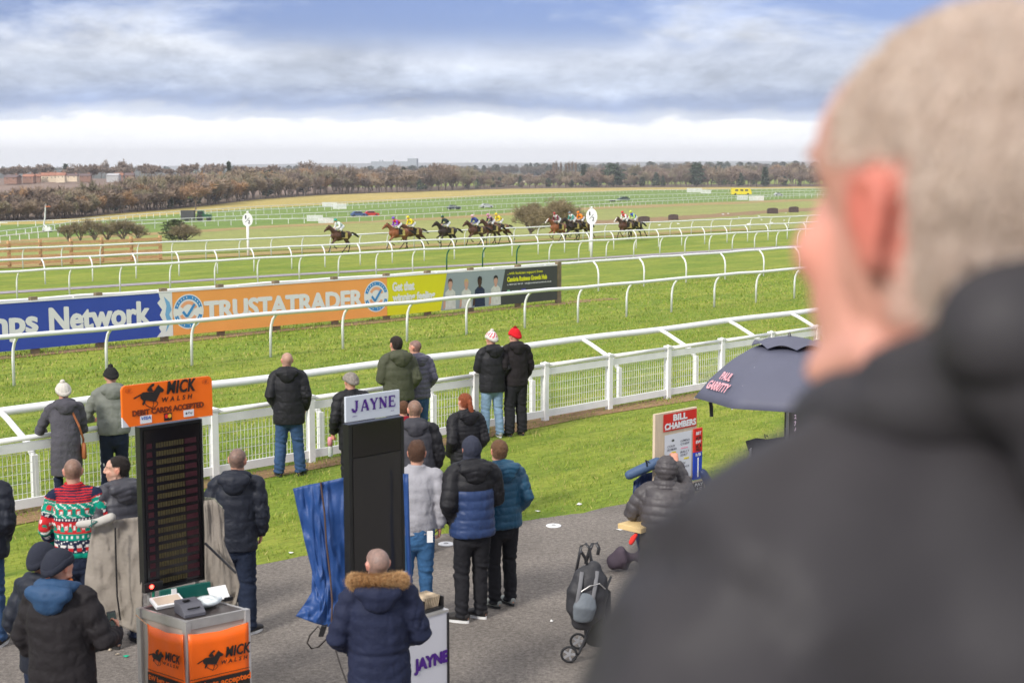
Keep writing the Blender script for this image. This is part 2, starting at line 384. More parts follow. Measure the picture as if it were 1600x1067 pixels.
def edge_y(x):                      # world y of the asphalt's edge at world x
    return float(np.interp(x, [p.x for p in EP], [p.y for p in EP]))
def asphalt():
    V = []; n = 260; xs = [EP[0].x+(EP[-1].x-EP[0].x)*i/n for i in range(n+1)]
    for x in xs:
        y = edge_y(x) + .10*mnoise.noise((x*1.7, 0, 0)) + .06*mnoise.noise((x*6, 3, 0))
        V += [(x, -12, .006), (x, y, .006)]
    b = MB(); b.add(V, [(2*i, 2*i+2, 2*i+3, 2*i+1) for i in range(n)]); tag(b.build('asphalt', M_ASPH), kind='structure')
asphalt()
def path():
    pts = [(-200, 470), (0, 458), (450, 430), (900, 405.5), (1100, 393.5), (1250, 384.5), (1500, 372)]
    P = [at(*p) for p in pts]; V = []
    for i in range(121):
        t = i/120*(len(P)-1); k = min(int(t), len(P)-2); q = P[k].lerp(P[k+1], t-k)
        for s in (-.85, .85):
            x, y = q.x-TY*s, q.y+TX*s; V.append((x, y, gz(x, y)+.02))
    b = MB(); b.add(V, [(2*i, 2*i+2, 2*i+3, 2*i+1) for i in range(120)])
    tag(b.build('path', mat('path_gravel', (.30, .27, .29), .95, .2, 3, .3, 40)), kind='structure')
path()
strip('worn_ground', 35.55, 36.35, M_EARTH, .012, 5, 41, .25)
strip('fence_line_soil', 16.7, 17.3, M_EARTH, .010, 4, 34, .32, 260)
# grass blades: one uncountable cover on the lawn and the nearer track
def blades():
    rng = np.random.default_rng(5); VV = []; CC = []
    def patch(n, u0, u1, v0, v1, h, w, lawn):
        u = rng.uniform(u0, u1, n); v = rng.uniform(v0, v1, n); x = u*TX-v*TY; y = u*TY+v*TX
        ok = (np.abs(x/y) < .40) & (y > 9)
        if lawn: ok &= y > np.interp(x, [p.x for p in EP], [p.y for p in EP]) - .03
        # clumps: keep more blades where a coarse noise is high
        k = np.sin(x*3.1+np.sin(y*2.3)*1.7)*np.sin(y*2.7+np.sin(x*1.9)*2.1)
        ok &= rng.uniform(-1.1, 1, n) < k+.35
        x, y, v, k = x[ok], y[ok], v[ok], k[ok]; n = len(x); z = np.interp(v, PV, PZ)
        a = rng.uniform(0, 6.283, n); hh = h*rng.uniform(.5, 1.3, n)*(1+.25*k); ww = w*rng.uniform(.6, 1.3, n)
        dx, dy = np.cos(a)*ww/2, np.sin(a)*ww/2; lx, ly = rng.normal(0, .5, n)*hh, rng.normal(0, .5, n)*hh
        V = np.stack([np.stack([x-dx, y-dy, z-.005], 1), np.stack([x+dx, y+dy, z-.005], 1), np.stack([x+lx, y+ly, z+hh], 1)], 1)
        t = rng.uniform(0, 1, (n, 1)); t2 = (rng.uniform(0, 1, (n, 1)) < .12)
        C = (1-t)*np.array([.10, .20, .020]) + t*np.array([.33, .38, .058]); C = np.where(t2, np.array([.42, .36, .13]), C)
        VV.append(V.reshape(-1, 3)); CC.append(np.repeat(C, 3, 0))
    patch(230000, 0, 34, 4, 17, .045, .011, True)
    patch(180000, 3, 50, 17, 30, .05, .02, False)
    patch(90000, 8, 75, 30, 42, .06, .035, False)
    V = np.concatenate(VV); C = np.concatenate(CC); Fc = np.arange(len(V)).reshape(-1, 3)
    me = np_mesh('grass', V, Fc, mat('grass_blade', (0, 0, 0), .7, .1, 2, attr='tint', spec=.2), C)
    tag(link(me, 'grass'), 'short green turf grass with yellowish tips', 'grass', kind='stuff')
blades()
# ------------------------------------------------------------------ running rails
M_WHITE = mat('white_plastic', (.80, .80, .80), .35, .05, 3, .05, 30)
M_GREENP = mat('green_post', (.01, .11, .08), .4, .1, 3)
def post_mesh(h, arm, r, name='post'):
    """upright that bends over near its top towards +Y by arm; the rail sits on its end"""
    pts = [(0, 0, -.05), (0, 0, h*.55), (0, arm*.10, h*.72), (0, arm*.35, h*.86), (0, arm*.72, h*.95), (0, arm, h)]
    return MB().tube(pts, r, 8).mesh(name, M_WHITE)
RAILSAG = {}
def running_rail(label, v, us, sgn, h, arm, u0, u1, group, r=.055, pr=.032, green=(), zf=None):
    zf = zf or (lambda u: gv(v)); x, y = W(us[0], v)
    t = thing('running_rail', label, 'rail', (x, y, zf(us[0])), 0, group)
    O = Vector((x, y, zf(us[0]))); vr = v+sgn*arm
    pts = [Vector((*W(u, vr), zf(u)+h+.012*math.sin(u*1.9)+.008*math.sin(u*.7)))-O for u in np.linspace(u0, u1, max(8, int((u1-u0)/1.3)))]
    MB().tube(pts, r, 10, ref=(0, 0, 1)).build('rail', M_WHITE, t, smooth=True)
    pm = post_mesh(h, arm, pr); ang = math.atan2(TY, TX) + (0 if sgn > 0 else math.pi)
    gm = None
    for i, u in enumerate(us):
        me = pm
        if i in green:
            gm = gm or post_mesh(h, arm, pr); gm.materials.clear() if i == green[0] else None
            if i == green[0]: gm.materials.append(M_GREENP)
            me = gm
        o = link(me, 'post', t, Vector((*W(u, v), zf(u)))-O); o.rotation_euler = (R(random.uniform(-.8, .8)), R(random.uniform(-.8, .8)), ang)
        if i in green: o['label'] = 'dark green curved post'
    return t
def us_from(xs, v): return [u_at(x, v) for x in xs]
def extend(us, lo, hi):
    us = list(us); d0 = us[1]-us[0]; d1 = us[-1]-us[-2]
    while us[0]-d0 > lo: us.insert(0, us[0]-d0)
    while us[-1]+d1 < hi: us.append(us[-1]+d1)
    return us
G1 = 'curved white running rails along the track'
cx = [22, 167, 300, 423, 536, 636, 729, 820, 903, 979, 1049, 1116, 1181, 1241]
running_rail('white running rail in front of the advertising hoardings, its posts curving towards the crowd', 30, extend(us_from(cx, 30), 8, 62), -1, 1.14, .30, 8, 62, G1, .055, .036)
dx = [935, 1006, 1072, 1133, 1193]
ud = extend(us_from(dx, 39), 15, 82)
running_rail('white running rail that shows beyond the right end of the dark hoarding', 39, ud, 1, 1.2, .32, 14, 82, G1, .055, .036)
ex = [27, 109, 188, 266, 336, 403, 468, 529, 588, 645, 698, 754, 807, 858, 904, 947, 990, 1031, 1070, 1108, 1144, 1179, 1213]
ue = us_from(ex, 54.6); ue2 = extend(ue, 16, 125); k = min(range(len(ue2)), key=lambda i: abs(ue2[i]-ue[10]))
running_rail('white running rail beyond the grey path with three dark green posts in it', 54.6, ue2, -1, 1.2, .32, 14, 125, G1, .055, .036, green=(k, k+1, k+2))
fx = [71, 145, 213, 280, 340, 397, 456, 508, 563, 613, 663, 710, 756, 800, 841, 882, 921, 959, 994, 1029, 1065, 1101, 1136, 1168, 1200, 1230]
running_rail('white running rail just in front of the galloping horses, posts curving away from the crowd', 65, extend(us_from(fx, 65), 20, 150), 1, 1.22, .32, 18, 150, G1, .055, .036)
gx = [36, 97, 157, 215, 269, 322, 374, 424, 472, 516, 562, 605, 647, 687, 726, 765, 803, 840, 876, 911, 945, 980, 1014, 1047, 1080, 1111, 1141, 1172, 1203, 1232]
running_rail('farthest white running rail, behind the galloping horses', 78.4, extend(us_from(gx, 78.4), 24, 190), -1, 1.2, .32, 22, 190, G1, .055, .036)
# crowd-side rail on long cranked arms
def crank_rail():
    v0, v1, h0, h = 17.75, 18.75, .62, 1.12
    u = [u_at(56, v0)+i*2.37 for i in range(-2, 14)]
    x, y = W(u[0], v0); O = Vector((x, y, gv(v0)))
    t = thing('running_rail', 'thick white running rail nearest the crowd, carried over the track on slanting arms', 'rail', O, 0, G1)
    MB().tube([Vector((*W(q, v1), gv(v1)+h+.01*math.sin(q*1.3)))-O for q in np.linspace(u[0]-1, u[-1]+1, 40)], .065, 12, ref=(0, 0, 1)).build('rail', M_WHITE, t, smooth=True)
    ang = math.atan2(TY, TX)
    pm = MB().box((0, 0, h0/2-.05), (.09, .07, h0+.12)).mesh('post', M_WHITE, False)
    am = MB().tube([(0, 0, h0-.04), (0, .16, h0+.14), (0, v1-v0-.25, h-.10), (0, v1-v0, h-.02)], [.045, .045, .042, .04], 8).mesh('arm', M_WHITE)
    for q in u:
        for nm, me in (('post', pm), ('arm', am)):
            o = link(me, nm, t, Vector((*W(q, v0), gv(v0)))-O); o.rotation_euler = (0, 0, ang)
crank_rail()
# white mesh fence
M_PAINT = mat('white_paint', (.80, .80, .79), .5, .06, 5, .1, 40)
M_WIRE = mat('white_mesh_wire', (.78, .78, .76), .5, .05, 5)
def mesh_fence():
    v = 17.1; ub = [12.63-1.69*i for i in range(5, 0, -1)] + [12.63+1.69*i for i in range(14)]
    O = Vector((*W(ub[0], v), 0)); t = thing('mesh_fence', 'white spectator fence of square posts, flat rails and square wire mesh', 'fence', O, math.atan2(TY, TX))
    L = ub[-1]-ub[0]
    pb = MB().box((0, 0, .47), (.10, .10, 1.06)); pb.box((0, 0, 1.01), (.125, .125, .035)); pb.tube([(0, 0, 1.025), (0, 0, 1.045)], [.045, .02], 4)
    pm = pb.mesh('post', M_PAINT, False)
    for u in ub: link(pm, 'post', t, (u-ub[0], 0, 0))
    for a, b_ in zip(ub[:-1], ub[1:]):
        c = (a+b_)/2-ub[0]; w = b_-a-.104
        MB().tube([(c-w/2, 0, .975), (c+w/2, 0, .975)], .036, 10, ref=(0, 0, 1)).build('handrail', M_PAINT, t, smooth=True)
        MB().box((c, 0, .865), (w, .045, .115)).build('top_board', M_PAINT, t)
        MB().box((c, 0, .13), (w, .045, .12)).build('bottom_board', M_PAINT, t)
        m = MB()
        for i in range(int(w/.062)): m.box((c-w/2+.03+i*.062, 0, .50), (.005, .005, .62))
        for k in range(5): m.box((c, .006, .26+k*.13), (w, .0045, .006))
        m.build('wire_mesh', M_WIRE, t)
mesh_fence()
# ------------------------------------------------------------------ timber fence beyond the track
M_TIMBER = mat('raw_timber', (.60, .38, .19), .8, .2, 5, .3, 30, stretch=(1, 1, 4))
def timber_fence():
    v = 82.5; us = us_from([-83, -34, 15, 64, 112, 160, 206, 251], v); O = Vector((*W(us[0], v), gv(v)))
    t = thing('timber_fence', 'new orange brown timber post and rail fence beyond the track on the left', 'fence', O, math.atan2(TY, TX))
    for u in us: MB().box((u-us[0], 0, .78), (.17, .17, 1.62)).build('post', M_TIMBER, t)
    for z in (.22, .60, .98, 1.36):
        b = MB()
        for a, c in zip(us[:-1], us[1:]): b.box(((a+c)/2-us[0], -.11, z+random.uniform(-.03, .03)), (c-a+.1, .05, .19))
        b.build('board_rail', M_TIMBER, t)
timber_fence()
# ------------------------------------------------------------------ trees
def tree_arrays(seed, h, spread, n0=5, lev=4, tw=.06, twn=4, twl=1.2, upright=.35, trunk=.22, base=.25):
    rnd = random.Random(seed); V = []; Fq = []; TV = []
    def seg(p, q, r0, r1):
        d = (q-p); s, w = frame_for(d, Vector((1, 0, 0))); o = len(V)
        for c, r in ((p, r0), (q, r1)):
            for k in range(4): V.append(c+s*(r*math.cos(k*math.pi/2))+w*(r*math.sin(k*math.pi/2)))
        for k in range(4): Fq.append((o+k, o+(k+1) % 4, o+4+(k+1) % 4, o+4+k))
    def twig(p, d):
        l = twl*rnd.uniform(.5, 1.2); s = Vector((rnd.uniform(-1, 1), rnd.uniform(-1, 1), rnd.uniform(-1, 1))).cross(d).normalized()*tw/2
        e = p+d*l; TV.extend([p-s, p+s, e+s*.4, e-s*.4])
    def grow(p, d, l, r, k):
        q = p+d*l*.5+Vector((rnd.gauss(0, .06), rnd.gauss(0, .06), 0))*l; e = q+(d+Vector((rnd.gauss(0, .22), rnd.gauss(0, .22), rnd.gauss(0, .12)))).normalized()*l*.5
        if k > 0: seg(p, q, r, r*.8); seg(q, e, r*.8, r*.6)
        if k <= 1:
            for _ in range(twn*2):
                f = rnd.random(); pp = p.lerp(e, f)
                twig(pp, (d*.5+Vector((rnd.gauss(0, .7), rnd.gauss(0, .7), rnd.gauss(.2, .5)))).normalized())
        if k == 0: return
        for i in range(rnd.choice((3, 3, 4)) if k > 1 else 3):
            dd = (d*(.6+upright)+Vector((rnd.gauss(0, spread), rnd.gauss(0, spread), rnd.gauss(.05, spread*.5)))).normalized()
            if dd.z < -.1: dd.z *= -.5
            st = q.lerp(e, rnd.random()) if i else e
            grow(st, dd.normalized(), l*rnd.uniform(.62, .82), r*.55, k-1)
    tl = h*base; top = Vector((rnd.gauss(0, .02)*h, rnd.gauss(0, .02)*h, tl)); r = h*trunk*.1
    seg(Vector((0, 0, -.3)), top, r, r*.75)
    for i in range(n0):
        a = 2*math.pi*i/n0+rnd.uniform(-.4, .4); sp = spread*rnd.uniform(.5, 1.2)
        d = Vector((math.cos(a)*sp, math.sin(a)*sp, upright*rnd.uniform(.4, 1.4)+.35)).normalized()
        grow(top*rnd.uniform(.75, 1), d, h*.27, r*.5, lev-1)
    V = np.array([tuple(v) for v in V], np.float32); TV = np.array([tuple(v) for v in TV], np.float32)
    s = h/max(TV[:, 2].max(), .1); V = V*s; TV = TV*s
    return V, np.array(Fq, np.int32), TV
def conifer_arrays(seed, h, w, n=900, leaf=.35, shape='cone'):
    rng = np.random.default_rng(seed); z = rng.uniform(0.06, 1, n)**(.8)
    rad = (1-z)**.8*w*rng.uniform(.35, 1.1, n) if shape == 'cone' else np.sqrt(np.clip(1-(2*z-1)**2, 0, 1))*w*rng.uniform(.4, 1.08, n)
    rad *= 1+.25*np.sin(z*37); a = rng.uniform(0, 6.283, n)
    c = np.stack([np.cos(a)*rad, np.sin(a)*rad, z*h], 1)
    d = rng.normal(size=(n, 2, 3))*leaf; d[:, :, 2] *= .6
    Q = np.stack([c-d[:, 0], c-d[:, 1]*.5, c+d[:, 0]*.8, c+d[:, 1]*.6], 1).reshape(-1, 3)
    return Q.astype(np.float32)
M_BARK = mat('bark', (.17, .13, .105), .9, .2, 2)
M_TWIG = mat('bare_twigs', (.25, .19, .145), .9, .2, .3, attr=None)
M_TWIG2 = mat('reddish_twigs', (.33, .21, .13), .9, .2, .3)
M_TWIGG = mat('greenish_twigs', (.25, .20, .11), .9, .2, .3)
M_EVER = mat('evergreen_leaves', (.045, .075, .04), .85, .3, .8)
M_IVY = mat('ivy_leaves', (.075, .10, .035), .85, .3, 2)
def tree_thing(name, label, cat, loc, arrs, tm, h=None, group=None, bark=None):
    V, Fq, TV = arrs; t = thing(name, label, cat, loc, 0, group)
    link(np_mesh('trunk', V, Fq, bark or M_BARK), 'trunk', t)
    link(np_mesh('crown', TV, np.arange(len(TV), dtype=np.int32).reshape(-1, 4), tm), 'crown', t); return t
def px_tree(name, label, px, yb, top, wpx, tm, seed, kind='bare', dY=0, group=None, twf=1., **kw):
    P = at(px, yb)
    if dY: P = Vector((P.x*(P.y+dY)/P.y, P.y+dY, 0)); P.z = gz(P.x, P.y)
    zt = atY(px, top, P.y).z; h = zt-P.z; m_px = P.y/F
    if kind == 'bare':
        V, Fq, TV = tree_arrays(seed, h, kw.pop('spread', .62), tw=.9*m_px*twf, twl=h*.11, **kw)
        half = np.percentile(np.abs(TV[:, 0]), 96); s = wpx*m_px/2/half; V[:, :2] *= s; TV[:, :2] *= s
        return tree_thing(name, label, 'tree', P, (V, Fq, TV), tm, group=group)
    Q = conifer_arrays(seed, h, wpx*m_px/2, 1100, 2.2*m_px, kind); t = thing(name, label, 'tree', P, 0, group)
    link(np_mesh('crown', Q, np.arange(len(Q), dtype=np.int32).reshape(-1, 4), tm), 'crown', t)
    MB().tube([(0, 0, -.2), (0, 0, h*.6)], [h*.02, h*.008], 6).build('trunk', M_BARK, t); return t
sheet('woodland_floor', [(x, y-min(14, (y-283)*.45)) for x, y in WOOD], [(x, y+.4) for x, y in WOOD], mat('leaf_litter', (.13, .09, .06), .95, .3, .1), .12, wob=.4)
# far-off wood: one mass of many bare trees
def wood():
    rng = np.random.default_rng(11); var = [tree_arrays(100+i, 10, .5, n0=5, lev=3, tw=.20, twn=11, twl=1.3, upright=.9, base=.12) for i in range(6)]
    ever = [conifer_arrays(50+i, 10, 2.4, 420, .55, 'cone' if i % 2 else 'round') for i in range(4)]
    tops = [(-300, 296), (0, 296), (60, 293), (120, 289), (170, 284), (220, 276), (260, 272), (300, 270), (400, 265), (450, 262), (530, 260), (600, 268), (650, 262), (700, 258), (735, 260), (760, 267), (840, 270), (930, 262), (960, 263), (1000, 260), (1100, 259), (1250, 258), (1500, 258), (1900, 258)]
    TVs = []; TCs = []; BVs = []; BFs = []; bo = 0
    cols = [np.array([.27, .20, .15]), np.array([.22, .165, .13]), np.array([.31, .24, .165]), np.array([.25, .215, .135])]
    for row in range(5):
        n = 150 if row < 4 else 110
        for i in range(n):
            px = -120+1850*(i+rng.uniform(0, 1))/n; base = np.interp(px, *zip(*WOOD))-(.2+row*1.1)*rng.uniform(.6, 1.4)
            P = at(px, max(base, 285)); top = np.interp(px, *zip(*tops))+rng.normal(0, 3.0)+(0 if row > 2 else (3-row)*(2.5+.09*(345-290 if px < 300 else 12)))
            h = max(3., atY(px, top, P.y).z-P.z); s = h/10; a = rng.uniform(0, 6.28); ca, sa = math.cos(a), math.sin(a)
            # keep crowns from becoming needle thin: width follows height, capped by the picture's density
            sw = s*rng.uniform(.8, 1.25)
            if rng.random() < (.13 if px > 800 else .07):
                Q = ever[rng.integers(4)]*np.array([sw, sw, s*rng.uniform(.6, .95)]); TVs.append(Q+np.array(P)); TCs.append(np.tile(np.array([.05, .075, .05])*rng.uniform(.8, 1.3), (len(Q), 1))); continue
            V, Fq, TV = var[rng.integers(6)]; M = np.array([[ca, -sa, 0], [sa, ca, 0], [0, 0, 1]]).T
            S = np.array([sw, sw, s]); TVs.append((TV@M)*S+np.array(P)); c = cols[rng.integers(4)]*rng.uniform(.75, 1.2)
            if rng.random() < (.14 if px < 600 else .03): c = np.array([.38, .24, .13])*rng.uniform(.8, 1.15)
            TCs.append(np.tile(c, (len(TV), 1)))
            BVs.append((V@M)*S+np.array(P)); BFs.append(Fq+bo); bo += len(V)
    for i in range(330):      # the wooded crest behind
        px = rng.uniform(560, 1750) if i % 4 else rng.uniform(-150, 560); Y = rng.uniform(1750, 2150); P = atY(px, 262, Y); P.z = -9
        top = np.interp(px, [-150, 400, 640, 760, 860, 1000, 1250, 1750], [262, 260, 260, 259, 257, 254.5, 254, 254])+rng.normal(0, 1.0); h = atY(px, top, Y).z-P.z; s = h/10
        if rng.random() < .55: Q = ever[rng.integers(4)]*np.array([s*1.3, s*1.3, s]); c = np.array([.06, .085, .06])
        else: Q = var[rng.integers(6)][2]*np.array([s*1.2, s*1.2, s]); c = np.array([.17, .14, .11])
        TVs.append(Q+np.array(P)); TCs.append(np.tile(c*rng.uniform(.8, 1.2), (len(Q), 1)))
    TV = np.concatenate(TVs); TC = np.concatenate(TCs); me = np_mesh('woodland', TV, np.arange(len(TV), dtype=np.int32).reshape(-1, 4), mat('wood_crowns', (0, 0, 0), .9, .1, .1, attr='tint'), TC)
    tag(link(me, 'woodland'), 'long brown belt of leafless winter woodland beyond the racecourse', 'woodland', kind='stuff')
    o = link(np_mesh('woodland_trunks', np.concatenate(BVs), np.concatenate(BFs), M_BARK), 'woodland_trunks'); tag(o, 'grey brown trunks within the distant woodland belt', 'woodland', kind='stuff')
wood()
GT = 'single trees standing out of the distant woodland'
px_tree('bare_tree', 'broad domed leafless tree in front of the long grey factory building', 620, 301, 254, 52, M_TWIG, 3, n0=7, lev=4, twn=3, spread=.75, base=.2, group=GT)
px_tree('bare_tree', 'leafless tree with a pale feathery crown right of the factory tower', 690, 299, 253, 46, M_TWIG, 8, n0=6, lev=4, twn=3, base=.25, group=GT)
px_tree('bare_tree', 'leafless tree with thin white-lit twigs above the brown wood, left of the factory', 492, 303, 249, 50, M_TWIG, 12, n0=6, lev=4, twn=2, base=.4, group=GT)
px_tree('bare_tree', 'rounded leafless tree between the pale-twigged tree and the factory', 540, 303, 255, 34, M_TWIG, 23, n0=6, lev=4, twn=4, base=.2, group=GT)
px_tree('bare_tree', 'solitary leafless tree with a dark trunk at the meadow edge behind the green tractor', 306, 331, 281, 40, M_TWIG2, 15, n0=5, lev=4, twn=3, spread=.6, base=.33, group=GT)
px_tree('bare_tree', 'largest round leafless tree on the skyline above the red roofed houses', 194, 300, 247, 30, M_TWIG, 31, n0=7, lev=4, twn=4, spread=.7, dY=150, base=.35, group=GT)
px_tree('bare_tree', 'slender leafless tree on the skyline left of the largest round one', 166, 300, 248, 14, M_TWIG, 33, n0=4, lev=4, twn=3, dY=150, base=.5, group=GT)
px_tree('bare_tree', 'low wide leafless tree on the skyline right of the dark conifer', 128, 300, 254, 30, M_TWIG, 35, n0=6, lev=4, twn=3, spread=.8, dY=150, base=.4, group=GT)
px_tree('conifer', 'dark pointed conifer rising above the red roofed houses', 104, 300, 257, 9, M_EVER, 37, 'cone', dY=150, group=GT)
px_tree('conifer', 'dark evergreen tree standing low inside the brown wood on the left', 246, 322, 287, 15, M_EVER, 39, 'cone', group=GT)
px_tree('conifer', 'dark conifer on the skyline left of the pale feathery trees', 359, 318, 254, 12, M_EVER, 41, 'cone', dY=60, group=GT)
for i, (x, tp) in enumerate([(865, 252), (870, 250), (876, 252), (884, 252), (889, 250.5), (894, 250), (899, 252)]):
    px_tree('poplar', 'tall thin leafless poplar in the skyline row right of the white arched building', x, 294, tp, 4, M_TWIG, 60+i, n0=3, lev=3, twn=4, upright=1.8, spread=.25, dY=80, group='row of thin poplars on the skyline')
for i, (x, tp, w) in enumerate([(912, 258, 15), (958, 257, 30), (1088, 256, 22), (1195, 262, 12), (925, 275, 30)]):
    px_tree('evergreen_tree', ['dark evergreen beside the row of thin poplars', 'widest blue-green evergreen clump right of the poplars', 'round evergreen clump on the skyline above the parked yellow vehicle', 'narrow evergreen in the wood near the man\'s cheek', 'low dark evergreen mass at the foot of the wood, right of the arched building'][i], x, 293, tp, w, M_EVER, 80+i, 'cone' if i in (0, 3) else 'round', dY=20, group=GT)
GB = 'leafless hawthorns on the infield'
px_tree('hawthorn', 'large tangled leafless hawthorn left of the half-furlong marker', 876, 368, 303, 78, M_TWIGG, 5, n0=10, lev=5, twn=3, spread=.75, base=.04, upright=.5, trunk=.4, group=GB, twf=.5)
px_tree('hawthorn', 'smaller leafless hawthorn left of the large tangled one', 830, 366, 312, 52, M_TWIGG, 9, n0=10, lev=5, twn=2, spread=.75, base=.04, upright=.5, trunk=.4, group=GB, twf=.5)
for i, (x, w, tp, lb) in enumerate([(106, 30, 347, 'sparse low hawthorn nearest the white boom lift'), (126, 34, 341, 'tangled leafless hawthorn second from the boom lift'), (148, 36, 339, 'tallest of the leafless hawthorns right of the boom lift'),
        (170, 32, 343, 'thin leafless hawthorn in the middle of the left-hand row'), (193, 36, 338, 'upright leafless hawthorn second from the right of the left-hand row'), (216, 32, 345, 'low leafless hawthorn at the right end of the left-hand row')]):
    px_tree('hawthorn', lb, x, 377.5, tp, w, M_TWIGG, 190+i, n0=9, lev=4, twn=2, spread=.62, base=.02, upright=1.0, trunk=.3, group=GB, twf=.55)
px_tree('ivy_bush', 'dark ivy-clad bush at the right end of the timber fence', 274, 377, 344, 40, M_IVY, 22, 'round', group=GB)
px_tree('hawthorn', 'sparse brown leafless thicket around the ivy-clad bush', 290, 378, 346, 40, M_TWIGG, 24, n0=12, lev=4, twn=3, spread=.8, base=.02, upright=.8, trunk=.3, group=GB, twf=.5)
# ------------------------------------------------------------------ far ridge, houses, factory, hills
def mound(name, cx, cy, sx, sy, hgt, m, rough=0., kind='structure', label=None, cat=None, z0=-9.4, nx=60, ny=20, ext=2.4):
    V = []
    for j in range(ny+1):
        for i in range(nx+1):
            x = cx+sx*ext*(2*i/nx-1); y = cy+sy*ext*(2*j/ny-1)
            e = math.exp(-(((x-cx)/sx)**4+((y-cy)/sy)**2)); V.append((x, y, z0+hgt*e*(1+rough*mnoise.noise((x*.004, y*.004, 3)))+rough*6*mnoise.noise((x*.02, y*.01, 1))*e))
    b = MB(); b.add(V, [(j*(nx+1)+i, j*(nx+1)+i+1, (j+1)*(nx+1)+i+1, (j+1)*(nx+1)+i) for j in range(ny) for i in range(nx)])
    o = b.build(name, m, smooth=True); return tag(o, label, cat, kind=kind)
M_PLOUGH = mat('ploughed_field', (.20, .14, .11), .95, .15, .02)
mound('hill', -330, 860, 210, 110, 7.5, M_PLOUGH)
M_FARW = mat('far_woods', (.06, .065, .055), .95, .5, .02, 1, .1, detail=8)
mound('far_wooded_hill', 700, 2400, 1300, 350, 14.2, M_FARW, .12, 'structure')
mound('far_wooded_hill', -1000, 1900, 700, 250, 12.5, M_FARW, .12, 'structure')
M_HILL = mat('far_hill', (.10, .11, .10), .95, .3, .002)
mound('distant_hills', 900, 8600, 3300, 900, 46, M_HILL, .12)
mound('distant_hills', 3000, 11000, 3500, 900, 66, M_HILL, .12)
M_BRICK = mat('red_brick', (.26, .15, .11), .9, .2, 1); M_ROOF = mat('red_roof_tiles', (.33, .15, .10), .85, .2, 1); M_ROOFD = mat('slate_roof', (.14, .10, .10), .85, .2, 1)
M_RENDER = mat('cream_render', (.62, .52, .38), .85, .1, 1); M_GLASSD = mat('dark_window', (.03, .035, .045), .2, .1, 1)
def house(px, py, wpx, hpx, Y, wall, roof, label, rz=0., gable=.45):
    P = atY(px, py, Y); m = Y/F; w = wpx*m*.85; h = hpx*m*.72; d = w*.6; t = thing('house', label, 'house', P, rz, 'houses on the far ridge')
    hw = h*(1-gable); b = MB().box((0, 0, hw/2-1.0), (w, d, hw+2.0)); b.build('wall', wall, t)
    r = MB(); o = .3; r.add([(-w/2-o, -d/2-o, hw), (w/2+o, -d/2-o, hw), (w/2+o, d/2+o, hw), (-w/2-o, d/2+o, hw), (-w/2-o, 0, h), (w/2+o, 0, h)], [(0, 1, 5, 4), (2, 3, 4, 5), (0, 4, 3), (1, 2, 5), (3, 2, 1, 0)])
    ro = r.build('roof', roof, t); MB().box((w*.3, 0, h), (.9, .7, 1.6)).build('chimney', M_BRICK, ro)
    for i in range(max(2, int(w/3.5))):
        x = -w/2+w*(i+.5)/max(2, int(w/3.5)); MB().box((x, -d/2-.02, hw*.55), (w*.10, .06, hw*.3)).build('window', M_GLASSD, t)
    return t
hs = [(20, 282, 26, 12, M_BRICK, M_ROOFD, 'low brick house at the far left of the ridge'), (46, 281, 20, 12, M_BRICK, M_ROOF, 'brick house with an orange roof, second from the left on the ridge'),
      (60, 280, 8, 11, M_BRICK, M_ROOF, 'narrow brick house left of the cream fronted houses'), (72, 281, 16, 15, M_RENDER, M_ROOF, 'cream gabled house with a bright red roof, left of the conifer'),
      (84, 281, 12, 16, M_RENDER, M_ROOF, 'second cream house with a red roof beside the gabled one'), (96, 280, 16, 14, M_RENDER, M_ROOF, 'long cream house under the dark conifer'),
      (114, 279, 22, 10, M_RENDER, M_ROOFD, 'cream bungalow with a brown roof right of the conifer'), (134, 279, 20, 10, M_BRICK, M_ROOFD, 'dark roofed low house in the middle of the ridge'),
      (186, 279, 14, 12, M_BRICK, M_ROOF, 'red house under the largest round skyline tree'), (203, 279, 16, 12, M_BRICK, M_ROOFD, 'brick house with a dull red roof at the right end of the ridge')]
for i, (x, y, w, h, wl, rf, lb) in enumerate(hs): house(x, y, w, h, 800+random.uniform(-15, 15), wl, rf, lb, random.uniform(-.25, .25))
M_FACT2 = mat('weathered_white_roof', (.42, .41, .42), .7, .1, .1); M_PALE = mat('pale_cladding', (.62, .62, .66), .6, .05, .1)
def shed():
    P = atY(178, 282, 700); t = thing('greenhouse', 'long low pale blue-white shed in front of the ridge houses', 'shed', P, .1); m = 700/F
    MB().box((0, 0, .8), (18*m, 8, 3.2)).build('wall', M_FACT2, t)
    b = MB(); b.add([(-9*m, -4.3, 2.4), (9*m, -4.3, 2.4), (9*m, 4.3, 2.4), (-9*m, 4.3, 2.4), (-9*m, 0, 3.4), (9*m, 0, 3.4)], [(0, 1, 5, 4), (2, 3, 4, 5), (0, 4, 3), (1, 2, 5)]); b.build('roof', M_FACT2, t)
shed()
def ridge_trees():
    rng = np.random.default_rng(3)
    for i in range(34):
        px = rng.uniform(-30, 440); Y = 880+rng.uniform(-20, 80); P = atY(px, 276, Y); P.z -= 2
        h = (276-rng.uniform(254, 263))*Y/F+2; a = tree_arrays(300+i, h, .7, n0=5, lev=3, tw=.45, twn=9, twl=h*.12, base=.3)
        RT.append((a[0]+np.array(P), a[1], a[2]+np.array(P)))
RT = []
ridge_trees()
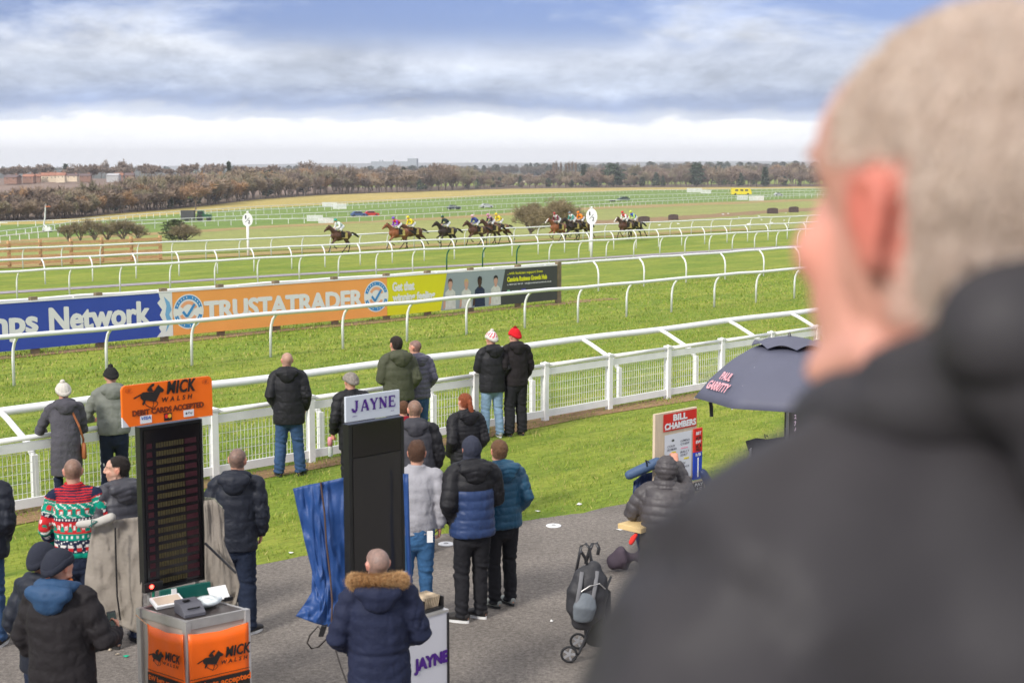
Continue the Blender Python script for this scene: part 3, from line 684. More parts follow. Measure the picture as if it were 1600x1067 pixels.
def join_trees():
    V = []; Fq = []; TV = []; o = 0
    for a in RT: V.append(a[0]); Fq.append(a[1]+o); o += len(a[0]); TV.append(a[2])
    T = np.concatenate(TV); link_ = tag(link(np_mesh('hedgerow', T, np.arange(len(T), dtype=np.int32).reshape(-1, 4), M_TWIG), 'hedgerow'), 'thin line of leafless trees along the skyline ridge', 'trees', kind='stuff')
    tag(link(np_mesh('hedgerow_trunks', np.concatenate(V), np.concatenate(Fq), M_BARK), 'hedgerow_trunks'), 'dark trunks of the skyline tree line', 'trees', kind='stuff')
join_trees()
M_FACT = mat('grey_cladding', (.33, .36, .38), .6, .05, .02)
def factory():
    Y = 2300; m = Y/F; P = atY(617, 262, Y); P.z = -9; t = thing('factory', 'long windowless grey factory on the skyline with a taller block at its right end', 'factory', P)
    zt = atY(600, 252.5, Y).z+9; z2 = atY(645, 248, Y).z+9
    MB().box((-7*m, 0, zt/2), (56*m, 40, zt)).build('hall', M_FACT, t); MB().box((28*m, 0, z2/2), (14*m, 42, z2)).build('tower', M_FACT, t)
    for x in (-23, -19, -2): MB().box((x*m, 0, zt+1.2), (2*m, 3, 3)).build('vent', M_FACT, t)
factory()
def arched():
    Y = 1280; m = Y/F; P = atY(798, 286, Y); P.z = -9; t = thing('warehouse', 'white arched roof warehouse half hidden in the wood', 'warehouse', P); z = atY(800, 281, Y).z+9; zt = atY(800, 274, Y).z+9
    MB().box((0, 0, z/2), (60*m, 30, z)).build('wall', M_RENDER, t)
    b = MB(); n = 12; pr = [(30*m*math.cos(math.pi*i/n), z+(zt-z)*math.sin(math.pi*i/n)) for i in range(n+1)]
    b.prism(pr, (0, 15.2, 0), (1, 0, 0), (0, 0, 1), (0, -1, 0), 0, 30.4); b.build('roof', M_FACT2, t)
arched()
# infield rails, thin with distance
def far_rail(pts, label, hpx=1., post=9, arm=0):
    P = [at(x, y) for x, y in pts]; O = P[0].copy(); b = MB(); h = 1.25
    q = []
    for a, c in zip(P[:-1], P[1:]):
        n = max(1, int((c-a).length/12))
        for i in range(n): q.append(a.lerp(c, i/n))
    q.append(P[-1]); b.tube([p-O+Vector((0, 0, h)) for p in q], .085, 6, ref=(0, 0, 1))
    L = 0
    for a, c in zip(q[:-1], q[1:]):
        n = max(1, round((c-a).length/4.2))
        for i in range(n): p = a.lerp(c, i/n)-O; b.box((p.x, p.y, h/2), (.11, .11, h))
    o = b.build('running_rail', M_WHITE); o.location = O; tag(o, label, 'rail', 'thin white rails crossing the infield'); return o
far_rail([(x, y+3) for x, y in R1], 'thin white infield rail along the foot of the golden meadow')
far_rail([(300, 341), (400, 335), (460, 332), (620, 323), (800, 315), (1240, 302), (1700, 296)], 'thin white infield rail, second below the golden meadow')
far_rail([(180, 355), (300, 349), (400, 344), (560, 337), (800, 324), (1240, 307), (1700, 300)], 'thin white infield rail passing the red and blue cars')
far_rail([(180, 361), (300, 355), (400, 351), (500, 349), (620, 344), (810, 333), (1000, 321), (1240, 310), (1700, 301)], 'thin white infield rail lowest of the four, above the olive pasture')
far_rail([(-20, 374), (40, 367), (110, 356), (200, 351)], 'short white infield rail slanting up towards the boom lift')
far_rail([(0, 380), (60, 373), (120, 367), (200, 361)], 'short white infield rail in front of the boom lift base')
far_rail([(-80, 358), (12, 357)], 'stub of white rail at the far left edge')
M_WHP = mat('white_panel', (.72, .72, .70), .5, .05, 1)
def wing(px, py, wpx, hpx, label, rz=.2):
    P = at(px, py); m = P.y/F; w, h = wpx*m, hpx*m; t = thing('hurdle_wing', label, 'hurdle', P, rz, 'white jump wings on the infield')
    b = MB()
    for i in range(5): b.box((0, 0, h*(.12+.19*i)), (w, .05, h*.15))
    b.build('slats', M_WHP, t)
    for x in (-w/2, 0, w/2): MB().box((x, .06, h/2), (.12, .12, h)).build('post', M_WHITE, t)
for a in [(492, 346, 24, 10, 'tall white jump wing just left of the leading jockey'), (509, 349, 22, 8, 'lower white jump wing directly behind the leading jockey'), (515, 324, 22, 8, 'white jump wing up by the golden meadow, left piece'),
          (531, 327, 20, 9, 'white jump wing up by the golden meadow, right piece'), (1085, 301, 24, 7, 'white jump wing far right, left piece'), (1103, 303, 16, 6, 'white jump wing far right, right piece'), (1160, 313, 17, 8, 'white jump wing below the yellow vehicle'), (1182, 314, 24, 8, 'white jump wing right of the yellow vehicle')]: wing(*a)
M_TYRE = mat('rubber', (.02, .02, .02), .8, .1, 5)
def car(px, py, col, name, label, rz, L=4.3, Wd=1.8, H=1.45, cat='car'):
    P = at(px, py); t = thing(name, label, cat, P, rz, 'vehicles parked on the infield')
    pr = [(-.5, .18), (.5, .18), (.5, .50), (.44, .60), (.27, .64), (.14, .98), (-.26, 1.0), (-.40, .66), (-.5, .60)]
    cm = mat('paint_'+name+str(px), col, .3, .03, 1, spec=.6)
    MB().prism([(x*L, z*H) for x, z in pr], (0, Wd/2, 0), (1, 0, 0), (0, 0, 1), (0, -1, 0), 0, Wd).build('body', cm, t)
    for sy in (-1, 1):
        MB().prism([(x*L, z*H) for x, z in [(.235, .66), (.13, .93), (-.24, .94), (-.36, .68)]], (0, sy*(Wd/2+.01), 0), (1, 0, 0), (0, 0, 1), (0, -sy, 0), 0, .04).build('side_window', M_GLASSD, t)
        for sx in (-.31, .31): MB().tube([(sx*L, sy*(Wd/2-.14), .33), (sx*L, sy*(Wd/2+.03), .33)], .33, 14, ref=(0, 0, 1)).build('wheel', M_TYRE, t)
ang = math.atan2(TY, TX)*.4
for a in [(580, 338, (.55, .03, .03), 'parked_car', 'red car on the infield, right of the blue one', ang), (560, 338.5, (.06, .10, .25), 'parked_car', 'blue car on the infield, left of the red one', ang), (709, 327.5, (.05, .06, .09), 'parked_car', 'dark estate car on the infield, left of the silver car', ang),
          (760, 325, (.5, .5, .53), 'parked_car', 'silver car on the infield, right of the dark estate', ang), (1216, 306, (.45, .45, .48), 'parked_car', 'silver grey car at the far right of the infield', ang)]: car(*a)
car(974, 314, (.03, .06, .05), 'pickup_truck', 'dark pickup truck towing a flat trailer on the infield', ang+math.pi, 5, 1.9, 1.7, 'pickup')
def trailer():
    P = at(957, 315.5); t = thing('flat_trailer', 'low flat trailer behind the dark pickup', 'trailer', P, ang); MB().box((0, 0, .7), (6, 2, .25)).build('bed', M_WHP, t); MB().box((3.4, 0, .6), (1.4, .12, .12)).build('drawbar', M_TYRE, t)
    for x in (-.5, .5): MB().tube([(x, -1.1, .35), (x, 1.1, .35)], .35, 12, ref=(0, 0, 1)).build('wheel', M_TYRE, t)
trailer()
def yellow():
    P = at(1158, 305); t = thing('yellow_van', 'bright yellow van with dark windows on the far right of the infield', 'van', P, ang*.3); ym = mat('yellow_paint', (.75, .60, .02), .4, .05, 1)
    MB().prism([(-5, .4), (5, .4), (5, 1.6), (4.2, 3.3), (-5, 3.4)], (0, 1.2, 0), (1, 0, 0), (0, 0, 1), (0, -1, 0), 0, 2.4).build('body', ym, t)
    for x in (-2.6, 0, 2.4): MB().box((x, -1.22, 2.4), (1.5, .06, .8)).build('window', M_GLASSD, t)
    for x in (-3.2, 3.2): MB().tube([(x, -1.25, .5), (x, 1.25, .5)], .5, 12, ref=(0, 0, 1)).build('wheel', M_TYRE, t)
yellow()
def tractor():
    P = at(306, 345.5); t = thing('tractor', 'green tractor with a dark box trailer parked on the infield', 'tractor', P, .1); g = mat('tractor_green', (.02, .10, .04), .4, .1, 1); dk = mat('dark_box', (.06, .06, .065), .7, .2, 1)
    MB().box((-1.9, 0, 1.5), (3.4, 2.2, 2.4)).build('box_trailer', dk, t)
    MB().prism([(.4, .8), (4, .8), (4, 1.6), (2.2, 1.7), (2.0, 2.6), (.5, 2.6)], (0, .9, 0), (1, 0, 0), (0, 0, 1), (0, -1, 0), 0, 1.8).build('body', g, t)
    MB().box((1.25, -.92, 2.1), (1.2, .05, .7)).build('window', M_GLASSD, t)
    for x, r in ((1.1, .85), (3.3, .55), (-2.2, .5)): MB().tube([(x, -1.2, r), (x, 1.2, r)], r, 14, ref=(0, 0, 1)).build('wheel', M_TYRE, t)
tractor()
def boom_lift():
    P = at(74, 363); m = P.y/F; t = thing('boom_lift', 'tall white boom lift with an orange railed platform on the left of the infield', 'boom lift', P, 0)
    b = MB().box((0, 0, 1.6*m*3), (13*m, 8*m, 6*m)); b.build('base', M_WHP, t)
    for x in (-5, 5): MB().tube([(x*m, -4*m, 1.5*m), (x*m, 4*m, 1.5*m)], 1.7*m, 12, ref=(0, 0, 1)).build('wheel', M_TYRE, t)
    MB().tube([(2*m, 0, 5*m), (-5*m, 0, 12*m), (-3*m, 0, 22*m), (-1*m, 0, 44*m)], [1.5*m, 1.4*m, 1.1*m, .9*m], 4).build('mast', M_WHP, t)
    om = mat('orange_guard', (.6, .16, .05), .5, .1, 1); p = MB().box((2.5*m, 0, 40*m), (8*m, 3*m, 1.2*m)); p.build('platform', om, t)
    g = MB()
    for x in (-1, 2.5, 6): g.box((x*m, -1.4*m, 42.5*m), (.4*m, .3*m, 4.5*m))
    g.box((2.5*m, -1.4*m, 44.6*m), (8*m, .3*m, .5*m)); g.build('guard_rail', M_TYRE, t)
boom_lift()
M_BALE = mat('dark_brush', (.075, .05, .045), .95, .3, 2, .5, 4)
for px, py, w, h, lb in [(1006, 348, 18, 10, 'dark brush hurdle nearest the half-furlong marker'), (1052, 344, 15, 9, 'dark brush hurdle second from the left'), (1207, 334, 16, 9, 'dark brush hurdle near the right end of the ploughed strip'), (1240, 332, 14, 9, 'dark brush hurdle half hidden by the man in front')]:
    P = at(px, py); m = P.y/F; o = MB().prism([(-w*m/2, 0), (w*m/2, 0), (w*m*.46, h*m*.9), (w*m*.2, h*m), (-w*m*.3, h*m*.95), (-w*m*.48, h*m*.8)], (0, 1, 0), (1, 0, 0), (0, 0, 1), (0, -1, 0), 0, 2).build('brush_hurdle', M_BALE); o.location = P; tag(o, lb, 'hurdle', 'dark brush hurdles on the pasture')
def gulls():
    rnd = random.Random(4); b = MB(); b.ell((0, 0, .16), (.14, .3, .13), None, 8, 6); b.ell((0, .28, .3), (.07, .1, .07), None, 8, 6); b.tube([(0, .36, .29), (0, .46, .27)], [.02, .008], 5); b.tube([(0, -.25, .17), (0, -.5, .2)], [(.09, .03), (.04, .01)], 6)
    me = b.mesh('gull', mat('white_feathers', (.75, .75, .75), .8, .05, 3))
    for x, y in [(1130, 336), (1138, 335), (1155, 341), (1186, 339), (1190, 345), (1206, 350), (1225, 346), (1170, 352), (1030, 353), (1060, 351), (1228, 334)]:
        o = link(me, 'gull'); o.location = at(x, y); o.rotation_euler = (0, 0, rnd.uniform(0, 6)); tag(o, 'white gull standing on the green pasture right of the marker post', 'gull', 'white gulls on the pasture')
gulls()
# ================================================================== PEOPLE
def seg_param(P, A, B):
    AB = B-A; t = np.clip(((P-A)@AB)/(AB@AB+1e-9), 0, 1); C = A+t[:, None]*AB; return np.linalg.norm(P-C, axis=1), t
def nz(P, s, seed=0):
    return np.array([mnoise.noise((p[0]*s+seed, p[1]*s, p[2]*s)) for p in P], np.float32)
SKIN = (.56, .30, .21)
M_SKIN = mat('skin', SKIN, .5, .06, 25, .15, 180, attr='tint', spec=.4)
def cloth(name, col, rough=.8, bump=.25, bs=35, var=.12, spec=.25, sheen=.0, attr=None, scale=6):
    return mat('cloth_'+name, col, rough, var, scale, bump, bs, spec=spec, sheen=sheen, attr=attr)
def head_volumes(mb, c, M, big=1.0, es=1.0):
    """skull, face, jaw, nose, lips, ears; c = head centre, M = head rotation (local +Y is the face)"""
    def P(x, y, z): return c + M @ Vector((x*big, y*big, z*big))
    def E(x, y, z, a, b, d, rx=0, nu=16): mb.ell(P(x, y, z), (a*big, b*big, d*big), M @ Matrix.Rotation(rx, 3, 'X'), nu, 12)
    E(0, -.018, .028, .0775, .098, .088); E(0, -.012, -.01, .071, .085, .088); E(0, .040, -.035, .056, .050, .082)
    E(0, .024, .040, .069, .066, .062); E(0, .060, -.088, .030, .027, .024); E(0, .03, -.065, .054, .055, .045); E(0, .078, .035, .048, .015, .012)
    for s in (-1, 1):
        E(s*.034, .066, -.022, .022, .022, .022)
        mb.tube([P(s*.052, .0, -.075), P(s*.030, .066, -.095)], .016*big, 8)
        mb.ell(P(s*.079, -.008, -.008), (.009*big*es, .019*big*es, .032*big*es), M @ Matrix.Rotation(R(-12), 3, 'X') @ Matrix.Rotation(s*R(22), 3, 'Z'), 12, 10)
        mb.tube([P(s*.079, -.008+.014*es, -.012*es), P(s*(.079+.008*es), -.008+.014*es, .016*es), P(s*(.079+.011*es), -.008-.006*es, .027*es), P(s*(.079+.013*es), -.008-.023*es, .010*es), P(s*(.079+.007*es), -.008-.016*es, -.014*es), P(s*.080, -.006, -.036*es)], .0052*big*es, 6)
        mb.ell(P(s*.011, .102, -.027), (.0085*big,)*3, None, 8, 6)
    mb.tube([P(0, .088, .030), P(0, .101, .006), P(0, .111, -.019), P(0, .097, -.030)], [.008*big, .010*big, .0125*big, .008*big], 8)
    E(0, .088, -.054, .024, .010, .0065); E(0, .085, -.066, .021, .010, .007)
def head_paint(me, c, M, C, opt, big=1.0):
    V = co(me); Q = (V-np.array(c))@np.array(M)/big; x, y, z = Q.T
    def blob(px_, py_, pz_, r, col, k=1.):
        d = np.sqrt((np.abs(x)-px_)**2+(y-py_)**2+(z-pz_)**2); w = np.clip(1-(d/r)**2, 0, 1)[:, None]*k; C[:] = C*(1-w)+np.array(col)*w
    sk = np.array(opt['skin'])
    blob(.045, .07, -.03, .04, sk*np.array([1.12, .85, .82]), .6)
    blob(.012, .10, -.056, .016, sk*np.array([1.0, .62, .62]), .9)
    blob(.085, -.01, 0, .045, sk*np.array(opt.get('earc', (1.2, .72, .66))), opt.get('ear', .7)); blob(0, .115, -.022, .025, sk*np.array([1.1, .8, .78]), .5)
    for a in (.022, .034, .044): blob(a, .085, .034, .0085, np.array(opt['hairc'])*.7, .85)
    blob(.033, .090, .016, .0085, (.38, .33, .30), .8); blob(.033, .094, .016, .006, (.03, .02, .015), 1)
    # cropped hair: a shadow of stubble over the scalp
    if opt.get('stubble'):
        hz = .03-.55*np.clip(y, -.2, .2)*0; top = (z > (.045+.35*np.clip(y-.03, 0, .1)*2))|((y < -.012) & (z > -.058))
        top &= (z > -.075) & ((y+z*.45) < .088) & (np.abs(x) < .2)
        top &= ~((np.abs(x) > .070) & (np.hypot(y+.008, z+.006) < .042))
        w = np.where(top, opt['stubble'], 0)[:, None]*(1+.25*nz(V, 60)[:, None]); C[:] = C*(1-w)+np.array(opt['hairc'])*w
    if opt.get('beard'):
        w = np.where((z < -.045) & (z > -.12) & (y > -.01), opt['beard'], 0)[:, None]; C[:] = C*(1-w)+np.array(opt['hairc'])*w
    # sockets
    d = np.sqrt((np.abs(x)-.033)**2+(y-.085)**2+(z-.018)**2); w = np.clip(1-(d/.02)**2, 0, 1)
    V -= (np.array(M)@np.array([0, 1, 0]))[None]*(w*.007*big)[:, None]; setco(me, V)
def hand_volumes(mb, wrist, d, nrm_, side, curl=.5, k=1.0, spread=.0):
    """palm, four unequal fingers and a thumb; d along the hand, nrm_ out of the palm, curl 0 (flat) .. 1 (closed)"""
    d = d.normalized(); n = (nrm_-nrm_.dot(d)*d).normalized(); a = d.cross(n)*side   # a: towards the thumb side
    pc = wrist+d*.050*k
    mb.tube([wrist-d*.03*k, wrist, wrist+d*.03*k, wrist+d*.075*k, wrist+d*.092*k], [(.026*k, .020*k), (.027*k, .019*k), (.037*k, .017*k), (.041*k, .0145*k), (.038*k, .011*k)], 10, ref=a)
    for i, (o, l) in enumerate(((.031, .070), (.0105, .079), (-.0105, .073), (-.030, .057))):
        p = wrist+d*.082*k+a*o*k; dd = (d+a*o*spread*8).normalized(); pts = [p-dd*.02*k, p]; ang = 0
        for j, f in enumerate((.46, .30, .24)):
            ang += curl*(1.15 if j == 0 else 1.35)*(1+.06*i); q = dd*math.cos(ang)+n*math.sin(ang); pts.append(pts[-1]+q*l*f*k)
        mb.tube(pts, [.0092*k, .0092*k, .0086*k, .0078*k, .0066*k], 7, round_=True)
    t0 = wrist+d*.022*k+a*.026*k; t1 = t0+(d*.6+a*.65+n*.25).normalized()*.036*k; t2 = t1+(d*.85+a*.15+n*(.35+.5*curl)).normalized()*.030*k; t3 = t2+(d*.8-a*.25*curl+n*(.3+.6*curl)).normalized()*.025*k
    mb.tube([t0, t1, t2, t3], [.015*k, .0115*k, .0098*k, .008*k], 7, round_=True)
UPP = {'l': [(-.255, -.02, 1.19), (-.25, .06, .965)], 'r': [(.255, -.02, 1.19), (.25, .06, .965)]}
POCK = {'l': [(-.252, -.085, 1.185), (-.185, .085, 1.00)], 'r': [(.252, -.085, 1.185), (.185, .085, 1.00)]}
def V3(p): return Vector(p)
class Fig: pass
def skeleton(o):
    s = Fig(); lean = R(o.get('lean', 0)); side = R(o.get('side', 0)); bend = o.get('bend', 0.0)
    s.up = Vector((math.sin(side), math.sin(lean), math.cos(lean)*math.cos(side))).normalized()
    s.tw = R(o.get('twist', 0)); s.X = Vector((math.cos(s.tw), math.sin(s.tw), 0))
    s.pel = Vector((0, o.get('py', 0), .95-o.get('crouch', 0))); s.neck = s.pel+s.up*.555
    s.chest = s.pel+s.up*.38
    sw = o.get('sw', .185); dr = .06+o.get('drop', 0); s.sh = {'l': s.neck-s.up*dr-s.X*sw, 'r': s.neck-s.up*dr+s.X*sw}
    hy, hp, hr = R(o.get('hyaw', 0)), R(o.get('hpitch', 0)), R(o.get('hroll', 0))
    s.HM = Matrix.Rotation(hy, 3, 'Z') @ Matrix.Rotation(-hp, 3, 'X') @ Matrix.Rotation(hr, 3, 'Y')
    hu = (s.up*.6+s.HM @ Vector((0, 0, 1))*.6).normalized(); s.hc = s.neck+hu*.155+s.HM @ Vector((0, .02, 0))
    arms = dict(POCK if o.get('arms') is None else {}); arms.update(o.get('arms') or {})
    for k in 'lr':
        if k not in arms: arms[k] = UPP[k]
    s.el = {k: V3(arms[k][0]) for k in 'lr'}; s.wr = {k: V3(arms[k][1]) for k in 'lr'}; s.arms = arms
    f = o.get('feet', ((-.12, 0), (.12, .02))); s.ft = {'l': Vector((f[0][0], f[0][1], 0)), 'r': Vector((f[1][0], f[1][1], 0))}
    s.fa = o.get('fa', (8, -8)); s.hip = {'l': s.pel+Vector((-.09, 0, -.04)), 'r': s.pel+Vector((.09, 0, -.04))}
    kb = o.get('knee', (.02, .02)); s.kn = {}
    for i, k in enumerate('lr'):
        m_ = (s.hip[k]+s.ft[k]+Vector((0, 0, .08)))/2; m_.z = s.hip[k].z*.53; s.kn[k] = m_+Vector((0, kb[i], 0))
    return s
def person(label, loc, rz, h, o, group=None, cat='person'):
    """one thing: a continuous body, with its clothes, hair, hat and shoes as parts"""
    rp = random.Random(label); o.setdefault('side', rp.uniform(-2.2, 2.2)); o.setdefault('hyaw', rp.uniform(-16, 22)); o.setdefault('hroll', rp.uniform(-5, 5)); o.setdefault('lean', rp.uniform(-2, 4)); o.setdefault('twist', rp.uniform(-6, 6))
    if o.get('arms') is None and o.get('posevar', True):
        q = rp.random(); A = {k: [tuple(p) for p in POCK[k]] for k in 'lr'}; kk = rp.choice('lr'); sg = -1 if kk == 'l' else 1
        if q < .45: A[kk] = [(sg*.262, -.03, 1.17), (sg*.225, .10, .95)]
        elif q < .7: A[kk] = [(sg*.25, .02, 1.18), (sg*.10, .26, 1.12)]
        A['l' if kk == 'r' else 'r'] = [(-sg*.25, -.085+rp.uniform(-.02, .03), 1.185), (-sg*.185, .085, 1.0)]; o['arms'] = A; o['pocketed'] = True
    s = skeleton(o); sc = h/1.78; vb = o.get('vox', .011)/1.0
    t = thing('person', label, cat, loc, rz, group); t.scale = (sc, sc, sc)
    skin = np.array(o.get('skin', SKIN)); o['skin'] = skin; o.setdefault('hairc', (.06, .04, .03)); wgt = o.get('bulk', 1.0)
    # body ---------------------------------------------------------------
    b = MB(); U = s.up
    b.tube([s.pel-Vector((0, 0, .08)), s.pel, s.pel+U*.14, s.pel+U*.30, s.pel+U*.44, s.pel+U*.51], [(.15, .10), (.16, .105), (.135*wgt, .10*wgt), (.15, .11), (.16, .095), (.09, .07)], 18, ref=s.X)
    b.tube([s.sh['l'], s.sh['r']], .055, 12, ref=U, round_=True)
    b.tube([s.neck-U*.05, s.neck+U*.03, s.hc-s.HM @ Vector((0, .025, .03))], [.066, .056, .056], 12)
    for k in 'lr':
        sg = -1 if k == 'l' else 1
        b.tube([s.hip[k]+Vector((0, 0, .03)), s.hip[k]-Vector((0, 0, .08)), s.kn[k], s.kn[k].lerp(s.ft[k]+Vector((0, 0, .08)), .35), s.ft[k]+Vector((0, -.01, .08))], [.08, .083, .054, .054, .036], 12)
        fa = R(s.fa[0 if k == 'l' else 1]); fd = Vector((math.sin(-fa), math.cos(fa), 0)); p = s.ft[k]
        b.tube([p-fd*.05+Vector((0, 0, .05)), p+fd*.03+Vector((0, 0, .05)), p+fd*.13+Vector((0, 0, .035))], [(.032, .03), (.038, .035), (.04, .02)], 10, ref=(1, 0, 0), round_=True)
        b.tube([s.sh[k], s.sh[k].lerp(s.el[k], .35), s.el[k], s.el[k].lerp(s.wr[k], .4), s.wr[k]], [.052, .048, .038, .038, .025], 10)
        b.tube([s.sh[k]-s.X*sg*.04, s.sh[k]], .055, 10, ref=U, round_=True)
        hd = s.arms[k][2] if len(s.arms[k]) > 2 else None
        dd = V3(hd[0]) if hd else (s.wr[k]-s.el[k]).normalized(); nn = V3(hd[1]) if hd else Vector((-sg, 0, .2))
        hand_volumes(b, s.wr[k], dd, nn, sg, hd[2] if hd else .45)
    head_volumes(b, s.hc, s.HM, o.get('big', 1.0), o.get('es', 1.0))
    me = remesh(b, vb, 2, 'body'); C = np.tile(skin, (len(me.vertices), 1)).astype(np.float64)
    V = co(me)
    for k in 'lr':      # ruddier hands
        d = np.linalg.norm(V-np.array(s.wr[k]), axis=1); w = np.clip(1.2-d/.2, 0, .5)[:, None]; C = C*(1-w)+skin*np.array([1.12, .8, .75])*w
    head_paint(me, s.hc, s.HM, C, o, o.get('big', 1.0)); settint(me, C); me.materials.append(M_SKIN); link(me, 'body', t)
    # clothing -----------------------------------------------------------
    tp = o.get('trousers')
    if tp:
        b = MB(); r1, r2, r3 = tp.get('r', (.098, .078, .070))
        b.tube([s.pel-Vector((0, 0, .13)), s.pel-Vector((0, 0, .02)), s.pel+Vector((0, 0, .07))], [(.165*wgt, .125*wgt), (.178*wgt, .132*wgt), (.165*wgt, .12*wgt)], 16, ref=(1, 0, 0), round_=True)
        for k in 'lr':
            an = s.ft[k]+Vector((0, -.012, .055)); b.tube([s.hip[k]+Vector((0, 0, .02)), s.hip[k]-Vector((0, .005, .12)), s.kn[k], s.kn[k].lerp(an, .5)+Vector((0, -.012, 0)), an], [r1*wgt, r1*.97*wgt, r2, (r2+r3)/2, r3], 14)
        me = remesh(b, .012, 2, 'trousers'); V = co(me); Nn = nrm(me); d = .007*nz(V*np.array([1, 1, 2.2]), 9, 3)+.004*nz(V*np.array([1, 1, 1.6]), 22, 1); rg = nz(V*np.array([1, 1, 1.4])+V[:, [1, 0, 0]]*.5, 9, 17); d -= .009*np.clip(.14-np.abs(rg), 0, .14)/.14*np.clip(nz(V, 5, 3)+.35, 0, 1)
        for k in 'lr':   # stacked folds at the ankle and behind the knee
            z = V[:, 2]; d += .004*np.sin(z*95+V[:, 0]*30)*np.clip((.26-z)/.2, 0, 1)+.003*np.sin(z*80+V[:, 0]*20)*np.exp(-((z-.50)/.07)**2)
        setco(me, V+Nn*d[:, None]); me.materials.append(tp['m']); link(me, 'trousers', t)
    for k in 'lr':
        fa = R(s.fa[0 if k == 'l' else 1]); fd = Vector((-math.sin(fa), math.cos(fa), 0)); rt = Vector((fd.y, -fd.x, 0)); p = s.ft[k]
        sm, so = o.get('shoes', (M_SHOE, M_SOLE))
        b = MB(); b.tube([p-fd*.075+Vector((0, 0, .055)), p-fd*.04+Vector((0, 0, .065)), p+fd*.03+Vector((0, 0, .062)), p+fd*.10+Vector((0, 0, .045)), p+fd*.165+Vector((0, 0, .036)), p+fd*.19+Vector((0, 0, .03))],
                         [(.030, .032), (.041, .048), (.045, .045), (.05, .036), (.044, .026), (.02, .014)], 14, ref=rt)
        b.tube([p+Vector((0, -.0, .05)), p+Vector((0, -.012, .13))], [.05, .045], 12, ref=rt)
        sh = b.build('shoe', sm, t, smooth=True)
        b = MB(); n = 14; out = []
        for i in range(n*2):
            a = math.pi*i/n; y = -.055+.115*(1-math.cos(a)) if 0 else .057+.137*-math.cos(a); x = .048*math.sin(a)*(1.0 if y > .05 else .86)
            out.append((x, y))
        b.prism(out, p, rt, fd, (0, 0, 1), .002, .026); b.build('sole', so, sh)
    j = o.get('jacket')
    if j: jacket(t, s, o, j)
    hat(t, s, o)
    return t, s
M_SHOE = cloth('black_leather', (.025, .022, .02), .5, .1, 60, spec=.4); M_SOLE = mat('dark_sole', (.03, .03, .03), .8); M_SOLEW = mat('white_sole', (.7, .7, .68), .6)
M_SHOEG = cloth('grey_trainer', (.30, .32, .30), .7, .2, 60)
